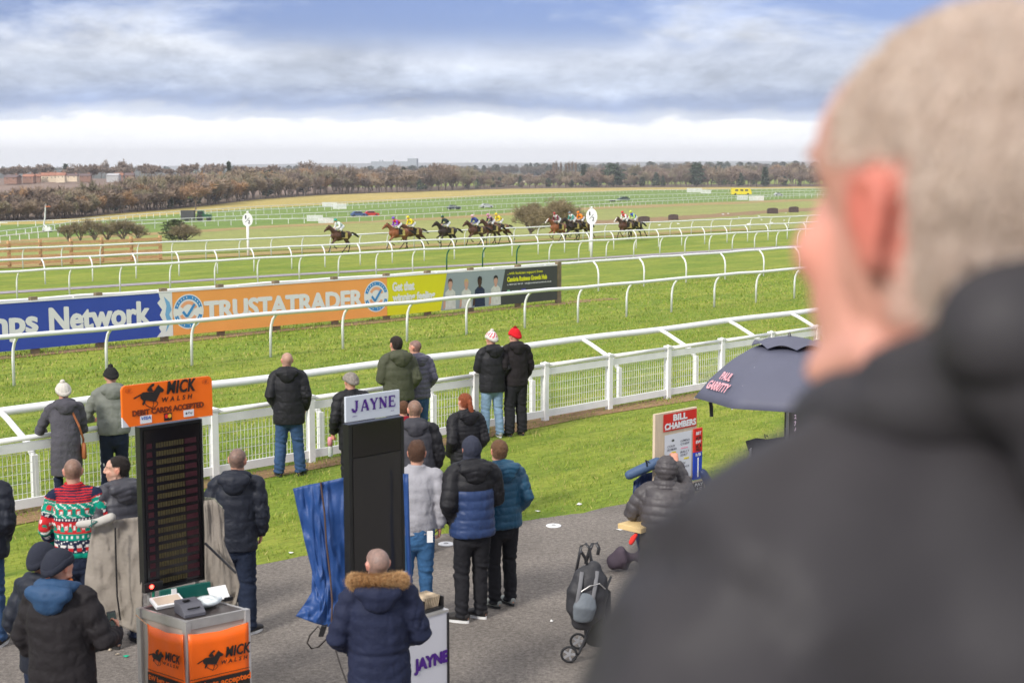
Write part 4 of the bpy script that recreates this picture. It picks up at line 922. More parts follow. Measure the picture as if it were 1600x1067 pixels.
def jacket(t, s, o, j):
    U = s.up; hem = j.get('hem', .84); w = o.get('bulk', 1.0)*j.get('w', 1.0); puff = j.get('puff', 0); sp = j.get('sp', .085); th = j.get('th', .0)
    L = (s.pel.z-hem)
    hemc = s.pel-Vector((0, 0, L))
    rings = [(hemc, .195, .150), (hemc.lerp(s.pel, .5), .200, .155), (s.pel+U*.04, .195, .150), (s.pel+U*.16, .188, .150), (s.pel+U*.30, .198, .155), (s.pel+U*.42, .200, .143), (s.pel+U*.50, .165, .115), (s.pel+U*.545, .10, .085)]
    fl = j.get('flare', 1.0)
    b = MB(); b.tube([r[0] for r in rings], [((r[1]+th)*w*(fl if i < 2 else 1), (r[2]+th)*w*(fl if i < 2 else 1)) for i, r in enumerate(rings)], 22, ref=s.X)
    ar = j.get('ar', .072)+th
    b.tube([s.sh['l']+U*.005, s.neck-U*.03, s.sh['r']+U*.005], [ar*.95, ar*1.15, ar*.95], 12, ref=U, round_=True)
    for k in 'lr':
        e, q = s.el[k], s.wr[k]; end = e.lerp(q, j.get('cuff', 1.0))
        b.tube([s.sh[k], s.sh[k].lerp(e, .3), s.sh[k].lerp(e, .75), e, e.lerp(q, .35), e.lerp(q, .75), end], [ar*1.0, ar*1.03, ar*.92, ar*.90, ar*.86, ar*.74, ar*.60], 14, round_=False)
        if len(s.arms[k]) <= 2 and (o.get('arms') is None or o.get('pocketed')) and abs(q.x) > .15 and q.z > .97: b.ell(q, (.07, .055, .07), None, 12, 8)
    if j.get('collar', True): b.tube([s.neck-U*.05, s.neck+U*.02, s.neck+U*.055], [(.115, .10), (.088, .084), (.084, .08)], 16, ref=s.X)
    me = remesh(b, j.get('vox', .012), 3, 'jacket'); V = co(me); Nn = nrm(me)
    segs = [(np.array(s.pel-Vector((0, 0, L)))*1.0, np.array(s.neck))] ; dA = []
    for k in 'lr': segs += [(np.array(s.sh[k]), np.array(s.el[k])), (np.array(s.el[k]), np.array(s.wr[k]))]
    D = []; T = []
    for i, (a, c) in enumerate(segs):
        d, tt = seg_param(V, a, c); D.append(d/(2.1 if i == 0 else 1)); T.append(tt*np.linalg.norm(c-a)+(.30 if i in (2, 4) else 0))
    D = np.array(D); T = np.array(T); ix = D.argmin(0); tt = T[ix, np.arange(len(V))]
    disp = .008*nz(V*np.array([1, 1, .7]), 6, 5)+.004*nz(V*np.array([1.3, 1.3, 1]), 16, 9)
    rg = nz(V*np.array([1.6, 1.6, .55]), 9, 21); disp -= .010*np.clip(.16-np.abs(rg), 0, .16)/.16*np.clip(nz(V, 4, 31)+.25, 0, 1)
    rg = nz(V*np.array([.6, .6, 1.9])+V[:, [1, 0, 0]]*.6, 11, 41); disp -= .007*np.clip(.13-np.abs(rg), 0, .13)/.13*np.clip(nz(V, 5, 51)+.3, 0, 1)
    if puff:
        ph = np.abs(np.sin(np.pi*(tt+.01*nz(V, 5, 2))/sp)); disp += puff*(ph**.45-.75)
    else:
        disp += .0045*np.sin(tt*60+3*nz(V, 6, 4))*np.where(ix > 0, 1, .35)   # sleeve folds
        disp += .006*np.clip(nz(V*np.array([1, 1, .45]), 14, 7), -.2, 1)
    if j.get('furrow'):
        rg = nz(V*np.array([1, 1, .22]), 8, 61); disp -= j['furrow']*np.clip(.22-np.abs(rg), 0, .22)/.22*np.clip(nz(V, 3, 71)+.5, 0, 1); disp += j['furrow']*.8*nz(V*np.array([1, 1, .3]), 5, 81)
    if j.get('cinch'): disp -= .012*np.exp(-((V[:, 2]-j['cinch'])/.02)**2)*np.where(ix == 0, 1, 0)
    setco(me, V+Nn*disp[:, None].astype(np.float32))
    ms = j['m'] if isinstance(j['m'], (list, tuple)) else [j['m']]
    for m_ in ms: me.materials.append(m_)
    if j.get('split'):      # second colour where the function says so
        fn = j['split']; cen = np.zeros(len(me.polygons)*3, np.float32); me.polygons.foreach_get('center', cen); cen = cen.reshape(-1, 3)
        vi = np.array([p.vertices[0] for p in me.polygons]); me.polygons.foreach_set('material_index', fn(cen, ix[vi], s).astype(np.int32))
    if j.get('paint'): settint(me, j['paint'](V, ix, s, tt))
    jo = link(me, j.get('name', 'jacket'), t)
    hd = j.get('hood')
    if hd:
        b = MB(); bk = -(s.HM @ Vector((0, 1, 0))); bk.z = 0; bk = (bk.normalized()*.3-Vector((math.sin(s.tw)*-1, math.cos(s.tw), 0))*.7).normalized()
        if hd == 'up':
            b.ell(s.hc+s.HM @ Vector((0, -.022, .018)), (.112, .122, .135), s.HM, 18, 14)
            b.tube([s.neck-U*.03, s.neck+U*.06, s.hc+s.HM @ Vector((0, -.03, -.06))], [(.14, .12), (.115, .11), (.108, .11)], 16, ref=s.X)
            if True:
                pass
        else:
            k = j.get('hs', 1.0); hl = U*j.get('hlift', 0)
            n = 14; pts = []; rr = []
            for i in range(n):
                a = -2.35+4.7*i/(n-1); back = math.cos(a)
                pts.append(s.neck+s.X*math.sin(a)*.105*k - Vector((-math.sin(s.tw), math.cos(s.tw), 0))*(back*.085*k+.005)+U*(.012+.028*back)+hl); rr.append((.036*k+.014*max(0, back)*k))
            b.tube(pts, rr, 10, ref=(0, 0, 1), round_=True)
            bc = s.neck - Vector((-math.sin(s.tw), math.cos(s.tw), 0))*.125*k+hl*.6+U*j.get('hback', 0)*.45
            b.tube([bc+s.X*-.105*k+U*.0, bc-U*.03-Vector((0, .02, 0)), bc+s.X*.105*k+U*.0], [(.05*k, .045*k), (.085*k, .055*k), (.05*k, .045*k)], 12, ref=U, round_=True)
            b.ell(bc-U*.06-Vector((0, .012, 0)), (.10*k, .05*k, .075*k), None, 14, 10)
        me = remesh(b, j.get('hvox', .010), 4, 'hood'); V = co(me); Nn = nrm(me)
        d = .006*nz(V, 14, 3)+.003*nz(V, 30, 1)
        if puff: d += puff*.8*(np.abs(np.sin(np.pi*((V-np.array(s.neck))@np.array(U) + (0 if hd == 'up' else .3*np.abs((V-np.array(s.neck))@np.array(s.X))))/(sp*.62)))**.5-.7)
        if hd == 'up' and j.get('vquilt'): 
            Q = (V-np.array(s.hc))@np.array(s.HM); d += .004*(np.abs(np.sin(np.arctan2(Q[:, 0], Q[:, 2])*9))**.5-.7)
        setco(me, V+Nn*d[:, None].astype(np.float32)); me.materials.append(j.get('hm', ms[0])); link(me, 'hood', jo)
    return jo
M_HATS = {}
def cap_mesh(s, z0, rx, ry, rz, zc=.03, tilt=0.0, yc=-.014, n=28, rows=12, f=None, low=-.04):
    """dome over the skull, open below; lower edge dips to the nape"""
    V = []; 
    for i in range(rows+1):
        ph = (math.pi/2)*(1-i/rows)*.985+(0 if i else .0)
        for j in range(n):
            a = 2*math.pi*j/n; y = math.sin(a); zz = math.sin(ph); r = math.cos(ph)
            edge = z0+low*max(0, -y)**1.2
            z = edge+(rz+zc-edge)*zz if True else 0
            rr = 1 if i < rows else 1
            p = Vector((rx*r*math.cos(a), yc+ry*r*y, z)); k = 1+(f(a, ph) if f else 0); p.x *= k; p.y = yc+(p.y-yc)*k; V.append(s.hc+s.HM @ p)
    Fc = [(i*n+j, (i+1)*n+j, (i+1)*n+(j+1) % n, i*n+(j+1) % n) for i in range(rows) for j in range(n)]+[tuple(range(n))]
    return V, Fc
def hair_strands(ho, n, c, l0=.008, l1=.018, w=.0008):
    me = ho.data; V = co(me); Nn = nrm(me); rng = np.random.default_rng(9); i = rng.integers(0, len(V), n); P = V[i]
    D = Nn[i]*.45+np.array([0, .1, -.7])+rng.normal(0, .3, (n, 3)); D /= np.linalg.norm(D, axis=1)[:, None]; l = rng.uniform(l0, l1, n)
    S = np.cross(D, rng.normal(size=(n, 3))); S /= np.linalg.norm(S, axis=1)[:, None]; Q = np.stack([P-S*w, P+S*w, P+D*l[:, None]], 1).reshape(-1, 3)
    k = rng.uniform(.45, 1.9, (n, 1)); link(np_mesh('strands', Q, np.arange(n*3).reshape(-1, 3), mat('hair_strand', (0, 0, 0), .55, .05, 5, attr='tint'), np.repeat(k*np.array(c), 3, 0)), 'strands', ho)
def hair_shell(t, s, o, style):
    b = MB(); g = o.get('hairt', .006); bg = o.get('big', 1.0); g += .09*(bg-1)
    def P(x, y, z): return s.hc+s.HM @ Vector((x, y, z))
    b.ell(P(0, -.022, .034), (.0775+g, .096+g, .088+g), s.HM, 20, 14); b.ell(P(0, -.040, -.012), (.070+g*.8, .062+g*.7, .060+g), s.HM, 18, 12)
    if style == 'long':
        b.tube([P(0, -.085, .05), P(0, -.135, .02), P(.005, -.155, -.06), P(.02, -.15, -.16), P(.045, -.13, -.27)], [.022, .028, .032, .028, .012], 10)
        b.ell(P(0, -.115, .035), (.026, .02, .026), None, 10, 8)
    if style == 'top': b.ell(P(0, .02, .095), (.062, .075, .032), s.HM, 16, 10)
    me = remesh(b, .0065, 2, 'hair'); V = co(me); Q = (V-np.array(s.hc))@np.array(s.HM)
    # cut the hairline: face and ears stay bare
    keep = (Q[:, 1] < .062+.28*(Q[:, 2]-.06)) & ((Q[:, 2] > .030) | (Q[:, 1] < -.030)) & ((Q[:, 2] > -.066) | (Q[:, 1] < -.10))
    keep &= ~((np.abs(Q[:, 0]) > .062) & (Q[:, 1] > -.030) & (Q[:, 2] < .034) & (Q[:, 1] < .05))
    bm = bmesh.new(); bm.from_mesh(me); bm.verts.ensure_lookup_table(); bmesh.ops.delete(bm, geom=[v for v in bm.verts if not keep[v.index]], context='VERTS'); bm.to_mesh(me); bm.free()
    V = co(me); Nn = nrm(me); setco(me, V+Nn*(.0035*nz(V*np.array([1, 1, .5]), 90, 2)+.003*nz(V, 35, 8))[:, None].astype(np.float32))
    me.materials.append(mat('hair_'+'_'.join('%.2f' % c for c in o['hairc']), o['hairc'], .6, .35, 130, .8, 220, stretch=(1, 1, .35), spec=.3)); ho_ = link(me, 'hair', t)
    if not o.get('nostrand'): hair_strands(ho_, 4200 if style != 'long' else 7000, o['hairc'])
def hat(t, s, o):
    h = o.get('hat')
    if o.get('hair'): hair_shell(t, s, o, o['hair'])
    if not h: return
    big = h.get('k', 1.0); rib = h.get('rib', .012); nr = h.get('nr', 22)
    V, Fc = cap_mesh(s, h.get('z0', .022), .090*big, .110*big, h.get('rz', .108), n=66, rows=16, f=lambda a, ph: rib*math.cos(a*nr)*math.cos(ph)+.006*math.sin(ph*14), low=-.055)
    b = MB(); b.add(V, Fc); ho = b.build('hat', h['m'], t, smooth=True); so = ho.modifiers.new('thick', 'SOLIDIFY'); so.thickness = .008; so.offset = 1
    if h.get('tint'):
        Vc = co(ho.data); Q = (Vc-np.array(s.hc))@np.array(s.HM); settint(ho.data, h['tint'](Q))
    if h.get('brim', True):
        b = MB(); pts = []
        for j in range(33):
            a = 2*math.pi*j/32; y = math.sin(a); pts.append(s.hc+s.HM @ Vector((.0895*big*math.cos(a), -.014+.1095*big*y, h.get('z0', .022)+.012-.055*max(0, -y)**1.2)))
        b.tube(pts, [(.010, .024)]*33, 8, ref=s.HM @ Vector((0, 0, 1)) if False else (0, 0, .001), cap=False) if False else None
        n = 64; Vb = []
        for kk, (dz, g) in enumerate(((-.004, .004), (-.002, .013), (.024, .016), (.046, .013), (.050, .003))):
            for j in range(n):
                a = 2*math.pi*j/n; y = math.sin(a); e = h.get('z0', .022)-.055*max(0, -y)**1.2; w = 1-.25*max(0, dz)/.05*.15
                Vb.append(s.hc+s.HM @ Vector(((.088*big+g)*w*math.cos(a), -.014+(.108*big+g)*w*y, e+dz)))
        b = MB(); b.add(Vb, [(i*n+j, i*n+(j+1) % n, (i+1)*n+(j+1) % n, (i+1)*n+j) for i in range(4) for j in range(n)]); b.build('brim', h.get('bm', h['m']), ho, smooth=True)
    if h.get('pom'):
        b = MB(); c = s.hc+s.HM @ Vector((0, -.02, .150+h.get('pz', 0)+(h.get('rz', .108)-.108))); rr = random.Random(3)
        b.ell(c, (.034, .034, .032), None, 20, 14); me = b.mesh('bobble', h.get('pm', h['m'])); Vc = co(me); c_ = np.array(c); D = Vc-c_
        setco(me, c_+D*(1+.22*nz(Vc, 120, 1))[:, None]); link(me, 'bobble', ho)
# ------------------------------------------------------------------ cloth kinds
C_BLACK = cloth('black_nylon', (.012, .012, .0145), .6, .2, 30, spec=.28); C_CHAR = cloth('charcoal', (.045, .045, .054), .7, .25, 30); C_NAVY = cloth('navy', (.013, .016, .026), .6, .2, 30, spec=.3)
C_JEAN = cloth('blue_denim', (.035, .075, .16), .9, .35, 60, .25, scale=4); C_JEAND = cloth('dark_denim', (.014, .021, .042), .9, .3, 60, .2); C_JEANL = cloth('light_denim', (.20, .30, .42), .9, .35, 60, .25, scale=4); C_JEANM = cloth('mid_denim', (.04, .115, .24), .9, .35, 60, .3, scale=4)
C_OLIVE = cloth('olive', (.065, .07, .042), .7, .3, 25); C_GREYG = cloth('grey_green', (.17, .18, .155), .85, .3, 30); C_SLATE = cloth('slate_wool', (.075, .072, .085), .9, .5, 50); C_PLUM = cloth('plum_grey', (.085, .080, .115), .5, .2, 30, spec=.4)
C_GREY = cloth('light_grey_knit', (.34, .335, .36), .95, .3, 80); C_BLUE = cloth('royal_navy_puffer', (.022, .045, .125), .45, .15, 30, spec=.45); C_TEAL = cloth('teal_puffer', (.012, .07, .13), .5, .15, 30, spec=.4); C_BTROU = cloth('black_trousers', (.014, .014, .017), .8, .25, 40)
C_PARKA = cloth('navy_parka', (.015, .020, .048), .75, .25, 35); C_BLUEH = cloth('petrol_hood', (.025, .065, .14), .6, .25, 30); C_SMOKE = cloth('smoky_brown', (.065, .058, .060), .5, .2, 25, spec=.4)
C_RED = cloth('red_coat', (.30, .015, .03), .8, .3, 30); K_WHITE = cloth('cream_knit', (.62, .58, .52), .95, .6, 120); K_BLACK = cloth('black_knit', (.02, .02, .02), .95, .5, 120); K_RED = cloth('red_knit', (.62, .012, .02), .9, .6, 120); K_NAVY = cloth('navy_knit', (.025, .028, .042), .9, .5, 120); K_GREY = cloth('grey_knit', (.26, .23, .20), .95, .8, 90, .35, scale=30)
C_FACE = cloth('dark_fabric_grey', (.045, .045, .055), .5, .2, 20, spec=.4)
def gpos(px, py): P = at(px, py); return P
def stand(px, py): P = at(px, py); P.z = gz(P.x, P.y)+.004; return P
def from_head(px, ytop, h):          # where somebody of height h stands whose head top shows at the pixel, feet hidden
    d = ray(px, ytop); t = (h-HC)/d[2]; return Vector((d[0]*t, d[1]*t, .006))
def split_blue(c, ix, s):            # black yoke and sleeves, blue body
    return (ix == 0) & (c[:, 2] < s.neck.z-.20)
GC = 'spectators watching the race'
def crowd():
    # at the rail, left to right
    t, s = person('woman in slate grey knee-length coat and cream bobble hat leaning on the white fence', stand(106, 797), R(22), 1.66,
        dict(lean=16, py=-.08, hyaw=8, hpitch=-4, arms={'l': [(-.33, .13, 1.10), (-.24, .36, 1.06), ((-.1, .6, .75), (.9, .1, .1), .6)], 'r': [(.26, .12, 1.10), (.12, .34, 1.02)]}, vox=.0085,
             trousers=dict(m=C_JEAND, r=(.085, .065, .055)), jacket=dict(m=C_SLATE, hem=.52, name='coat', hood='down', hs=1.1, flare=1.06, th=.004), hat=dict(m=K_WHITE, pom=True, rib=.03, nr=12, k=1.06, rz=.11), hairc=(.15, .1, .06)), GC)
    cup(t, s, 'l'); bag(t, s)
    person('man in a grey-green hooded bomber jacket and black bobble hat leaning on the fence', stand(181, 778), R(20), 1.76,
        dict(lean=14, py=-.06, arms={'l': [(-.34, .10, 1.12), (-.26, .34, 1.04)], 'r': [(.34, .10, 1.12), (.24, .34, 1.04)]}, bulk=1.08, hpitch=8, trousers=dict(m=C_JEAND), jacket=dict(m=C_GREYG, hem=.90, hood='down', hs=1.15, th=.012, flare=.94), hat=dict(m=K_BLACK, pom=True, pm=K_BLACK)), GC)
    person('bald man in long black padded coat and blue jeans standing at the fence', stand(453, 744), R(4), 1.79,
        dict(bulk=1.06, feet=((-.15, 0), (.15, .06)), fa=(20, -20), stubble=.35, hairc=(.20, .14, .11), skin=(.52, .29, .21), trousers=dict(m=C_JEAN, r=(.10, .085, .078)), jacket=dict(m=C_BLACK, hem=.76, hood='down', hs=1.12, puff=.006, sp=.16, th=.014)), GC)
    t, s = person('person in black coat and mottled grey knitted hat holding a pink topped bottle', from_head(551, 584, 1.70), R(25), 1.70,
        dict(arms={'l': [(-.27, -.02, 1.17), (-.26, .10, .94), ((0, .25, -.95), (.9, .3, 0), .8)], 'r': UPP['r']}, vox=.009, trousers=dict(m=C_BTROU), jacket=dict(m=C_BLACK, hem=.72, hood=None, th=.01), hat=dict(m=K_GREY, rib=.03, nr=14, k=1.1, rz=.10), hairc=(.3, .25, .2)), GC)
    bottle(t, s)
    person('man in a puffy olive green parka in front of the plum grey jacket', from_head(622, 526, 1.88), R(28), 1.88,
        dict(hairc=(.035, .025, .02), hair='short', hyaw=10, bulk=1.05, trousers=dict(m=C_JEAND), jacket=dict(m=C_OLIVE, hem=.86, hood='down', hs=1.2, puff=.007, sp=.15, th=.022)), GC)
    person('balding man in a plum grey quilted jacket behind the olive parka', from_head(652, 532, 1.76), R(30), 1.76,
        dict(hairc=(.09, .06, .06), stubble=.75, hyaw=30, trousers=dict(m=C_JEAN), jacket=dict(m=C_PLUM, hem=.86, hood='down', puff=.010, sp=.075, th=.014)), GC)
    person('person in black padded coat, light jeans and white and red bobble hat', stand(769, 684), R(22), 1.74,
        dict(hyaw=15, bulk=1.06, feet=((-.13, 0), (.13, -.02)), hairc=(.1, .07, .05), trousers=dict(m=C_JEANL), shoes=(M_SHOEG, M_SOLEW), jacket=dict(m=C_BLACK, hem=.78, hood='down', hs=1.1, puff=.006, sp=.15, th=.014),
             hat=dict(m=cloth('patterned_knit', (0, 0, 0), .95, .5, 120, attr='tint'), bm=K_WHITE, pom=True, pm=K_WHITE, tint=lambda Q: np.where((np.sin(np.arctan2(Q[:, 0], Q[:, 1])*12+Q[:, 2]*90) > .0)[:, None] & (Q[:, 2] > .035)[:, None] & (Q[:, 2] < .115)[:, None], np.array([.6, .05, .08]), np.array([.75, .72, .7])), k=1.05)), GC)
    person('person dressed all in black with a bright red bobble hat at the fence', stand(806, 681), R(24), 1.78,
        dict(hyaw=20, trousers=dict(m=C_BTROU, r=(.11, .095, .085)), jacket=dict(m=cloth('black_softshell', (.016, .013, .0145), .8, .3, 30), hem=.84, hood='down', th=.006), hat=dict(m=K_RED, pom=True, pm=cloth('dark_red_knit', (.22, .01, .01), .95, .5, 100), k=1.0, pz=-.01)), GC)
    # middle group
    person('young person with brown hair and red coat, mostly hidden behind the white sign', from_head(628, 628, 1.45), R(20), 1.45,
        dict(hairc=(.13, .06, .03), hair='top', trousers=dict(m=C_JEAND), jacket=dict(m=C_RED, hem=.8, th=.006)), GC)
    person('man in charcoal hooded top with black sleeves behind the light grey jumper', from_head(651, 626, 1.78), R(10), 1.78,
        dict(hairc=(.13, .085, .06), stubble=.8, bulk=1.08, trousers=dict(m=C_BTROU), jacket=dict(m=[C_BLACK, C_CHAR], split=lambda c, ix, s: ix == 0, hem=.84, hood='down', hm=C_CHAR, th=.004)), GC)
    person('woman with a long auburn ponytail in a black quilted jacket', from_head(727, 616, 1.66), R(30), 1.66,
        dict(hairc=(.28, .075, .03), hair='long', hyaw=5, trousers=dict(m=C_BTROU), jacket=dict(m=C_BLACK, hem=.80, hood='down', puff=.008, sp=.055, th=.012)), GC)
    t, s = person('man in light grey jumper and blue jeans, a paper in his back pocket', from_head(648, 691, 1.80), R(6), 1.80,
        dict(hairc=(.10, .05, .03), hair='top', vox=.009, arms={'l': [(-.25, .0, 1.17), (-.17, .16, 1.0)], 'r': [(.25, -.03, 1.17), (.235, .03, .94)]}, feet=((-.10, 0), (.10, .02)), trousers=dict(m=C_JEANM, r=(.098, .070, .052)), jacket=dict(m=C_GREY, name='jumper', hem=.90, th=-.002, flare=.95, ar=.074, cinch=.93)), GC)
    MB().box((.13, -.155, .90), (.055, .012, .11), X=(.98, .1, 0)).build('folded_paper', mat('paper', (.75, .74, .72), .8), t)
    person('young person with a navy hood up in a black and blue quilted jacket', stand(738, 972), R(16), 1.83,
        dict(hpitch=-3, hyaw=0, hroll=0, lean=0, side=0, twist=0, feet=((-.10, .02), (.10, .10)), fa=(48, 38), trousers=dict(m=C_BTROU, r=(.095, .078, .062)), shoes=(M_SHOE, M_SOLEW), jacket=dict(m=[C_BLACK, C_BLUE], split=split_blue, hem=.84, puff=.010, sp=.092, th=.022, hood='down', hs=1.1),
             hat=None), GC)
    t2, s2 = t, s
    person('boy with short brown hair in a teal quilted jacket and black trousers', stand(785, 948), R(24), 1.70,
        dict(hairc=(.16, .085, .045), hair='short', hairt=.009, fa=(25, 5), feet=((-.09, 0), (.10, .03)), trousers=dict(m=C_BTROU, r=(.092, .075, .068)), shoes=(M_SHOEG, M_SOLE), jacket=dict(m=C_TEAL, hem=.86, puff=.010, sp=.08, th=.018, hood='down', hs=1.15)), GC)
    # left group
    person('man in dark navy waterproof jacket and jeans right of the orange topped odds board', stand(372, 992), R(5), 1.80,
        dict(hairc=(.12, .085, .07), stubble=.85, hyaw=-10, feet=((-.09, 0), (.10, .0)), fa=(-10, -35), arms={'l': [(-.27, .0, 1.17), (-.16, .2, 1.12)], 'r': [(.26, -.04, 1.16), (.23, .06, .95)]}, trousers=dict(m=C_JEAND, r=(.10, .085, .08)), shoes=(M_SHOE, M_SOLEW), jacket=dict(m=C_NAVY, hem=.82, hood='down', hs=1.05, th=.004)), GC)
    def jumper(V, ix, s, tt):
        r, g, wv, nv = np.array([.55, .025, .03]), np.array([.0, .25, .17]), np.array([.72, .70, .66]), np.array([.015, .02, .05])
        z = np.where(ix == 0, V[:, 2], 1.42-tt); a = np.where(ix == 0, V[:, 0]*1.0, V[:, 1]); C = np.zeros((len(V), 3))
        cells = ((a/.072) % 1)-.5
        for i in range(len(V)):
            q = z[i]; x = cells[i]*.072
            if q > 1.40: c = nv if (int(q*90) % 2) else r
            elif q > 1.275:
                c = g; dz = q-1.33
                if abs(dz) < .024: c = wv if (abs(x) < .012 and dz < .004) else (r if (abs(x) < .017 and abs(dz) < .022) else g)
                elif (int(q*110)+int(a[i]*70)) % 5 == 0: c = wv
            elif q > 1.24: c = wv if abs(((a[i]/.028) % 1)-.5) < .25 and 1.247 < q < 1.268 else nv
            elif q > 1.13:
                c = r; dz = q-1.185
                if abs(dz) < .04 and abs(x) < .020*(1-(dz+.04)/.085)+.004: c = g if dz < .015 else wv
                elif abs(abs(x)-.03) < .004 and abs(dz) < .018: c = wv
            elif q > 1.07: c = g if abs(((a[i]/.045) % 1)-.5) > .17 or abs(q-1.10) > .016 else wv
            elif q > .95:
                c = nv; dz = q-1.0
                if abs(dz) < .03 and abs(x) < .02: c = wv if dz > 0 else r
                elif (int(q*80)+int(a[i]*80)*3) % 7 == 0: c = wv
            else: c = g
            C[i] = c
        return C
    person('man with cropped hair in a green and red patterned Christmas jumper and dark jeans', from_head(117, 717, 1.80), R(8), 1.80,
        dict(hairc=(.13, .08, .055), stubble=.8, skin=(.50, .28, .21), bulk=1.05, feet=((-.11, 0), (.11, .02)), arms={'l': [(-.275, -.03, 1.17), (-.245, .12, .98)], 'r': [(.275, -.03, 1.17), (.22, .14, 1.0)]}, trousers=dict(m=C_JEAND),
             jacket=dict(m=cloth('festive_knit', (0, 0, 0), .95, .5, 110, attr='tint', var=.08), name='jumper', hem=.90, vox=.0085, paint=jumper, th=-.002, ar=.074, flare=.97)), GC)
    person('dark haired man in a grey quilted jacket seen in profile, looking to the left', from_head(188, 714, 1.78), R(42), 1.78,
        dict(hairc=(.022, .016, .014), hair='short', hairt=.006, hyaw=62, hroll=0, vox=.007, skin=(.55, .33, .24), beard=.3, bulk=1.08, trousers=dict(m=C_JEAND), jacket=dict(m=C_FACE, hem=.84, puff=.009, sp=.085, th=.016, hood='down', hs=1.15)), GC)
    person('person in a black jacket and blue jeans cut off by the left edge', stand(-22, 1012), R(10), 1.82,
        dict(hairc=(.06, .04, .03), hair='short', bulk=1.1, trousers=dict(m=C_JEAN), shoes=(M_SHOE, M_SOLEW), jacket=dict(m=C_NAVY, hem=.84, th=.02)), GC)
    person('person in navy woollen hat and navy jacket mostly hidden behind the blue hooded man', from_head(64, 852, 1.74), R(-30), 1.74,
        dict(hpitch=-8, trousers=dict(m=C_JEAND), jacket=dict(m=C_NAVY, hem=.84, hood='down', th=.01), hat=dict(m=K_NAVY, rz=.105)), GC)
    t, s = person('man in a black jacket with a blue padded hood and dark beanie, holding a phone', from_head(90, 860, 1.76), R(-14), 1.76,
        dict(hpitch=-8, bulk=1.16, vox=.0085, hyaw=-18, arms={'l': [(-.30, -.02, 1.15), (-.26, .10, .92)], 'r': [(.33, .02, 1.14), (.27, .30, 1.10), ((-.35, .55, .55), (-.6, -.3, .3), .7)]},
             trousers=dict(m=C_JEAND), jacket=dict(m=cloth('black_softshell2', (.017, .0145, .016), .75, .3, 25), hem=.78, hood='down', hm=C_BLUEH, hs=1.2, th=.014), hat=dict(m=K_NAVY, k=1.04, rz=.095, brim=True)), GC)
    phone(t, s); MB().tube([s.neck+Vector((.088*math.cos(a), .082*math.sin(a)-.005, .055-.012*math.sin(a))) for a in np.linspace(0, 6.2832, 25)], .013, 8, ref=(0, 0, 1)).build('orange_collar', cloth('orange_fleece', (.62, .17, .03), .9, .3, 60), t, smooth=True)
    # bookmaker with the fur hood
    t, s = person('man in a navy parka with a tan fur-trimmed hood at the white lectern', from_head(590, 856, 1.78), R(4), 1.78,
        dict(hairc=(.17, .12, .10), stubble=.8, hyaw=22, hpitch=-6, bulk=1.03, skin=(.56, .33, .26), arms={'l': [(-.285, -.04, 1.15), (-.20, .16, 1.02)], 'r': [(.295, .0, 1.16), (.20, .20, 1.06)]}, trousers=dict(m=C_BTROU), jacket=dict(m=C_PARKA, hem=.72, name='parka', th=.018, hood='down', hs=1.15, cinch=1.05)))
    fur_ruff(t, s)
    MB().box((-.20, .0, 1.02), (.05, .012, .03)).build('jacket_tag', C_BTROU, t)
    # person writing on the board
    t, s = person('person in smoky brown quilted coat, hood up, reaching to write on the whiteboard', from_head(1036, 735, 1.62), R(-14), 1.72,
        dict(lean=12, hpitch=-12, vox=.0085, bulk=1.04, arms={'l': [(-.32, .10, 1.22), (-.16, .26, 1.12)], 'r': [(.20, .27, 1.44), (.07, .40, 1.67), ((-.25, .35, .9), (-.3, .9, -.1), .7)]},
             trousers=dict(m=C_BTROU), jacket=dict(m=C_SMOKE, hem=.55, name='coat', puff=.012, sp=.085, th=.02, hood='up', vquilt=True)))
def cup(t, s, k):
    p = s.wr[k]+Vector((.0, .06, .07)); c = MB().tube([p-Vector((0, 0, .04)), p+Vector((0, 0, .055))], [.032, .042], 20, ref=(1, 0, 0)).build('paper_cup', mat('paper_white', (.75, .74, .72), .7), None)
    place_local(c, t); tag(c, 'white paper cup in the hand of the woman at the fence', 'cup')
    b = MB().tube([p-Vector((0, 0, .012)), p+Vector((0, 0, .022))], [.0365, .0395], 20, ref=(1, 0, 0)); b.build('sleeve', mat('cardboard', (.35, .20, .11), .9), c)
def place_local(o, t):
    """leave an object top-level but put it where a person's local frame has it"""
    o.location = t.location; o.rotation_euler = t.rotation_euler; o.scale = t.scale
def bag(t, s):
    m = mat('tan_leather', (.30, .10, .035), .6, .15, 5); n = s.neck
    pts = [n+Vector((.03, -.09, .03)), n+Vector((.09, -.17, -.10)), n+Vector((.17, -.21, -.30)), n+Vector((.22, -.16, -.48)), n+Vector((.225, -.08, -.62))]
    b = MB(); b.tube(pts, [(.014, .004)]*5, 8, ref=(1, 0, 0)); o = thing('shoulder_bag', 'tan leather shoulder bag on a strap over the slate coat', 'bag'); place_local(o, t)
    b.build('strap', m, o); b = MB(); b.tube([s.pel+Vector((.235, -.05, -.19)), s.pel+Vector((.235, -.05, -.02))], [(.10, .035), (.11, .03)], 12, ref=(0, 1, 0), round_=True); b.build('pouch', m, o, smooth=True)
